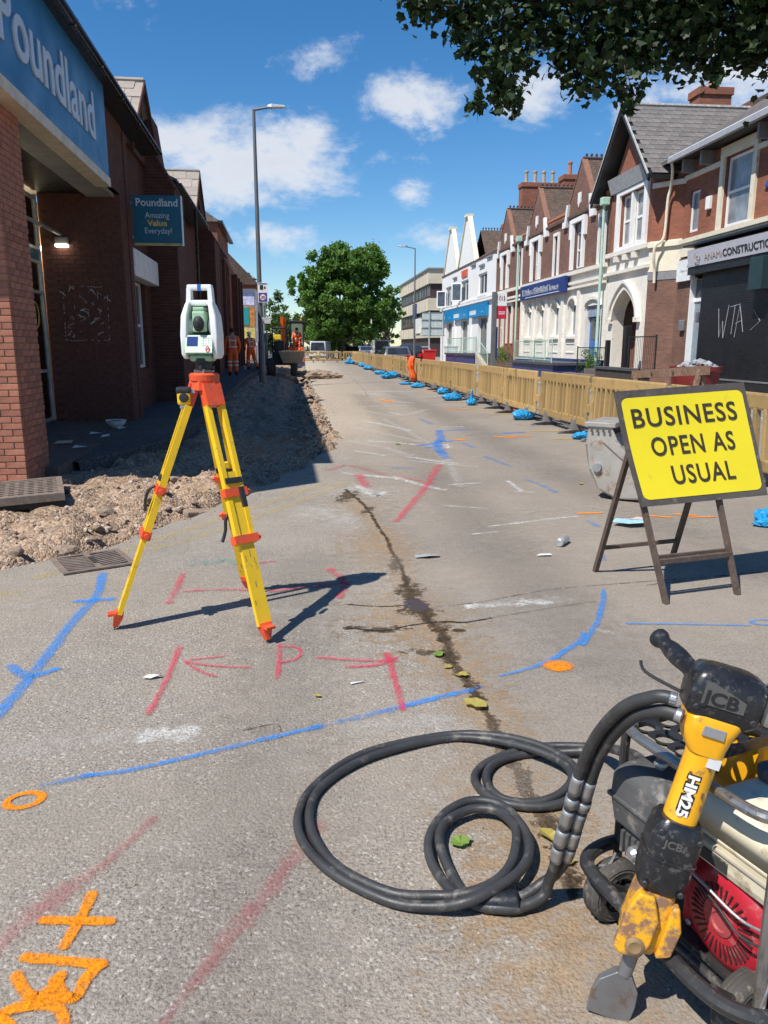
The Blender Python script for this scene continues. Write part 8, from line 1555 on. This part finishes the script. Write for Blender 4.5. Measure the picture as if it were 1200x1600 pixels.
for s in (-1, 1):
    for i in range(8): P(lambda m: m.obox((s*.115, -.165+i*.047, .004), (1, s*.28, 0), (-s*.28, 1, 0), (0, 0, 1), .185, .024, .012), 'bar', gm, gu)
P(lambda m: m.box(-.24, -.23, .0, .24, .23, .002), 'void', M('pit_dark', (.03, .026, .022), .95), gu); P(lambda m: m.box(-.015, -.09, .012, .025, .1, .016), 'slot', M('pit_dark', (.03, .026, .022), .95), gu)
q = gp(145, 879); gu.location = (q.x, q.y, .006); gu.rotation_euler.z = R(28)
# litter
cn = thing('spray_can', 'empty silver spray can lying on the road', 'can'); P(lambda m: m.lathe((0, 0, 0), (1, 0, 0), [(0, .026), (.004, .032), (.16, .032), (.166, .03), (.175, .018), (.19, .016), (.192, 0)], 18), 'body', M('can_silver', (.5, .52, .52), .3, metal=.6, var=.15), cn, smooth=False); P(lambda m: m.lathe((.012, 0, 0), (1, 0, 0), [(0, .0325), (.05, .0325)], 18), 'label_band', M('can_label', (.38, .40, .38), .5), cn)
q = gp(873, 855); cn.location = (q.x, q.y, .033); cn.rotation_euler = (0, 0, R(52))
def scrap(name, label, p_, pts_, mat, hgt=.012, cat='litter', seed=1):
    q = gp(*p_); rr_s = random.Random(seed); mb = MB(); c = (0, 0, hgt); n = len(pts_)
    mb.add([(x, y, .004+hgt*rr_s.random()) for x, y in pts_]+[c], [(i, (i+1) % n, n) for i in range(n)]); o = mb.build(name, mat); o.location = (q.x, q.y, .003); so = o.modifiers.new('solid', 'SOLIDIFY'); so.thickness = .002; tag(o, label, cat, 'litter on the road'); return o
PAP = M('scrap_white', (.7, .7, .68), .7); 
scrap('flat_can', 'flattened grey sole shape lying left of the spray can', (667, 871), [(-.09, -.03), (0, -.045), (.09, -.02), (.1, .02), (0, .04), (-.09, .02)], M('flat_grey', (.33, .35, .34), .5), .02)
scrap('paper_scrap', 'small white paper scrap near the spray can', (850, 869), [(-.06, -.01), (0, -.02), (.06, -.015), (.05, .02), (-.03, .015)], PAP, .015, seed=3)
scrap('packaging', 'crumpled pale blue packaging under the yellow sign', (985, 822), [(-.16, .02), (-.05, -.09), (.15, -.07), (.13, .02), (.03, .1), (-.1, .09)], M('pale_blue_wrap', (.35, .55, .66), .4), .05, seed=5); scrap('packaging', 'buff card scrap lying on the pale blue packaging', (995, 818), [(-.09, -.05), (.09, -.06), (.08, .06), (-.08, .05)], M('buff_card', (.6, .47, .38), .7), .06, seed=6)
scrap('paper_scrap', 'white crumpled scrap beside the red arrow', (240, 1060), [(-.05, -.012), (-.01, -.02), (.03, -.006), (.045, .01), (.01, .012), (-.03, .022)], M('scrap_grey', (.55, .52, .46), .8), .02, seed=7); scrap('paper_scrap', 'thin white splinter right of the red letter', (558, 1069), [(-.03, -.012), (.03, .008), (.03, .016), (-.03, 0)], PAP, .006, seed=8)
LG = leafmat('fallen_green', (.16, .26, .05), (.2, .3, .06), .2); LY = leafmat('fallen_yellow', (.32, .27, .06), (.4, .33, .09), .2)
LEAFO = [(0, -.5), (.2, -.36), (.36, -.2), (.33, .0), (.36, .16), (.2, .3), (.05, .56), (-.12, .34), (-.27, .22), (-.25, .02), (-.34, -.2), (-.16, -.4)]
def fallen(label, p_, s, mat, seed):
    q = gp(*p_); rr_l = random.Random(seed); mb = MB(); a = rr_l.random()*6
    mb.add([(s*(x*math.cos(a)-y*math.sin(a)), s*(x*math.sin(a)+y*math.cos(a)), .006+s*.22*abs(x)+rr_l.random()*s*.12) for x, y in LEAFO]+[(0, 0, .004)], [(i, (i+1) % 12, 12) for i in range(12)]); o = mb.build('fallen_leaf', mat); o.location = (q.x, q.y, .003); tag(o, label, 'leaf', 'fallen leaves on the road')
for i, (p_, s, m_, lb) in enumerate([((720, 1320), .075, LG, 'crumpled green leaf inside the small hose loop'), ((742, 1105), .12, LY, 'long yellow-green leaf on the crack above the hose'), ((685, 1025), .075, LG, 'green leaf in the wet crack'), ((722, 1058), .07, LY, 'yellowish leaf just below the green one'), ((496, 1090), .035, LY, 'tiny yellow leaf below the red arrow'), ((858, 1310), .08, LY, 'yellow leaf beside the hose couplings'), ((885, 1350), .06, LY, 'tan leaf under the hose near the wheel'), ((700, 1045), .05, LY, 'pale leaf scrap on the silt'), ((622, 695), .1, LG, 'small green leaf on the road near the blue mark'), ((908, 757), .08, LY, 'yellow leaf left of the grey bucket')]): fallen(lb, p_, s, m_, i)
bw_ = thing('white_bowl', 'white enamel bowl on the shaded entrance step', 'bowl'); q = gp(182, 668, .07); P(lambda m: m.lathe((q.x, q.y, .065), (0, 0, 1), [(0, .08), (.01, .1), (.08, .16), (.14, .185), (.145, .19), (.14, .178), (.08, .15), (.02, .09), (.018, 0)], 24), 'bowl', M('enamel_white', (.72, .72, .70), .3), bw_); P(lambda m: m.lathe((q.x, q.y, .19), (0, 0, 1), [(0, .165), (.012, .1), (.016, 0)], 18), 'contents', M('dark_soil', (.05, .04, .03), .9), bw_); rebase(bw_)
for i, (p_, lb, s) in enumerate([((100, 695), 'cream card strip on the shaded step', .28), ((150, 680), 'pale crumpled paper in the shaded gutter', .2), ((165, 685), 'small pale wrapper by the shaded step', .14), ((125, 702), 'torn white paper near the step edge', .2), ((95, 722), 'tiny pale scrap beside the pillar', .08), ((190, 672), 'white scrap of wrapping on the footway', .14)]):
    q = gp(*p_, .06); rr_ = random.Random(i); mb = MB(); mb.add([(-s/2, -s*.2, 0), (s/2, -s*.25, .02), (s*.45, s*.2, .05*rr_.random()), (-s*.4, s*.25, .03)], [(0, 1, 2, 3)]); o = mb.build('paper_scrap', PAP if i else M('cream_card', (.62, .5, .38), .7)); o.location = (q.x, q.y, max(digz(q.x, q.y), .07 if q.y > 11 and q.x < fx(q.y) else -.5)+.015); o.modifiers.new('solid', 'SOLIDIFY').thickness = .002; tag(o, lb, 'litter', 'litter by the shop')
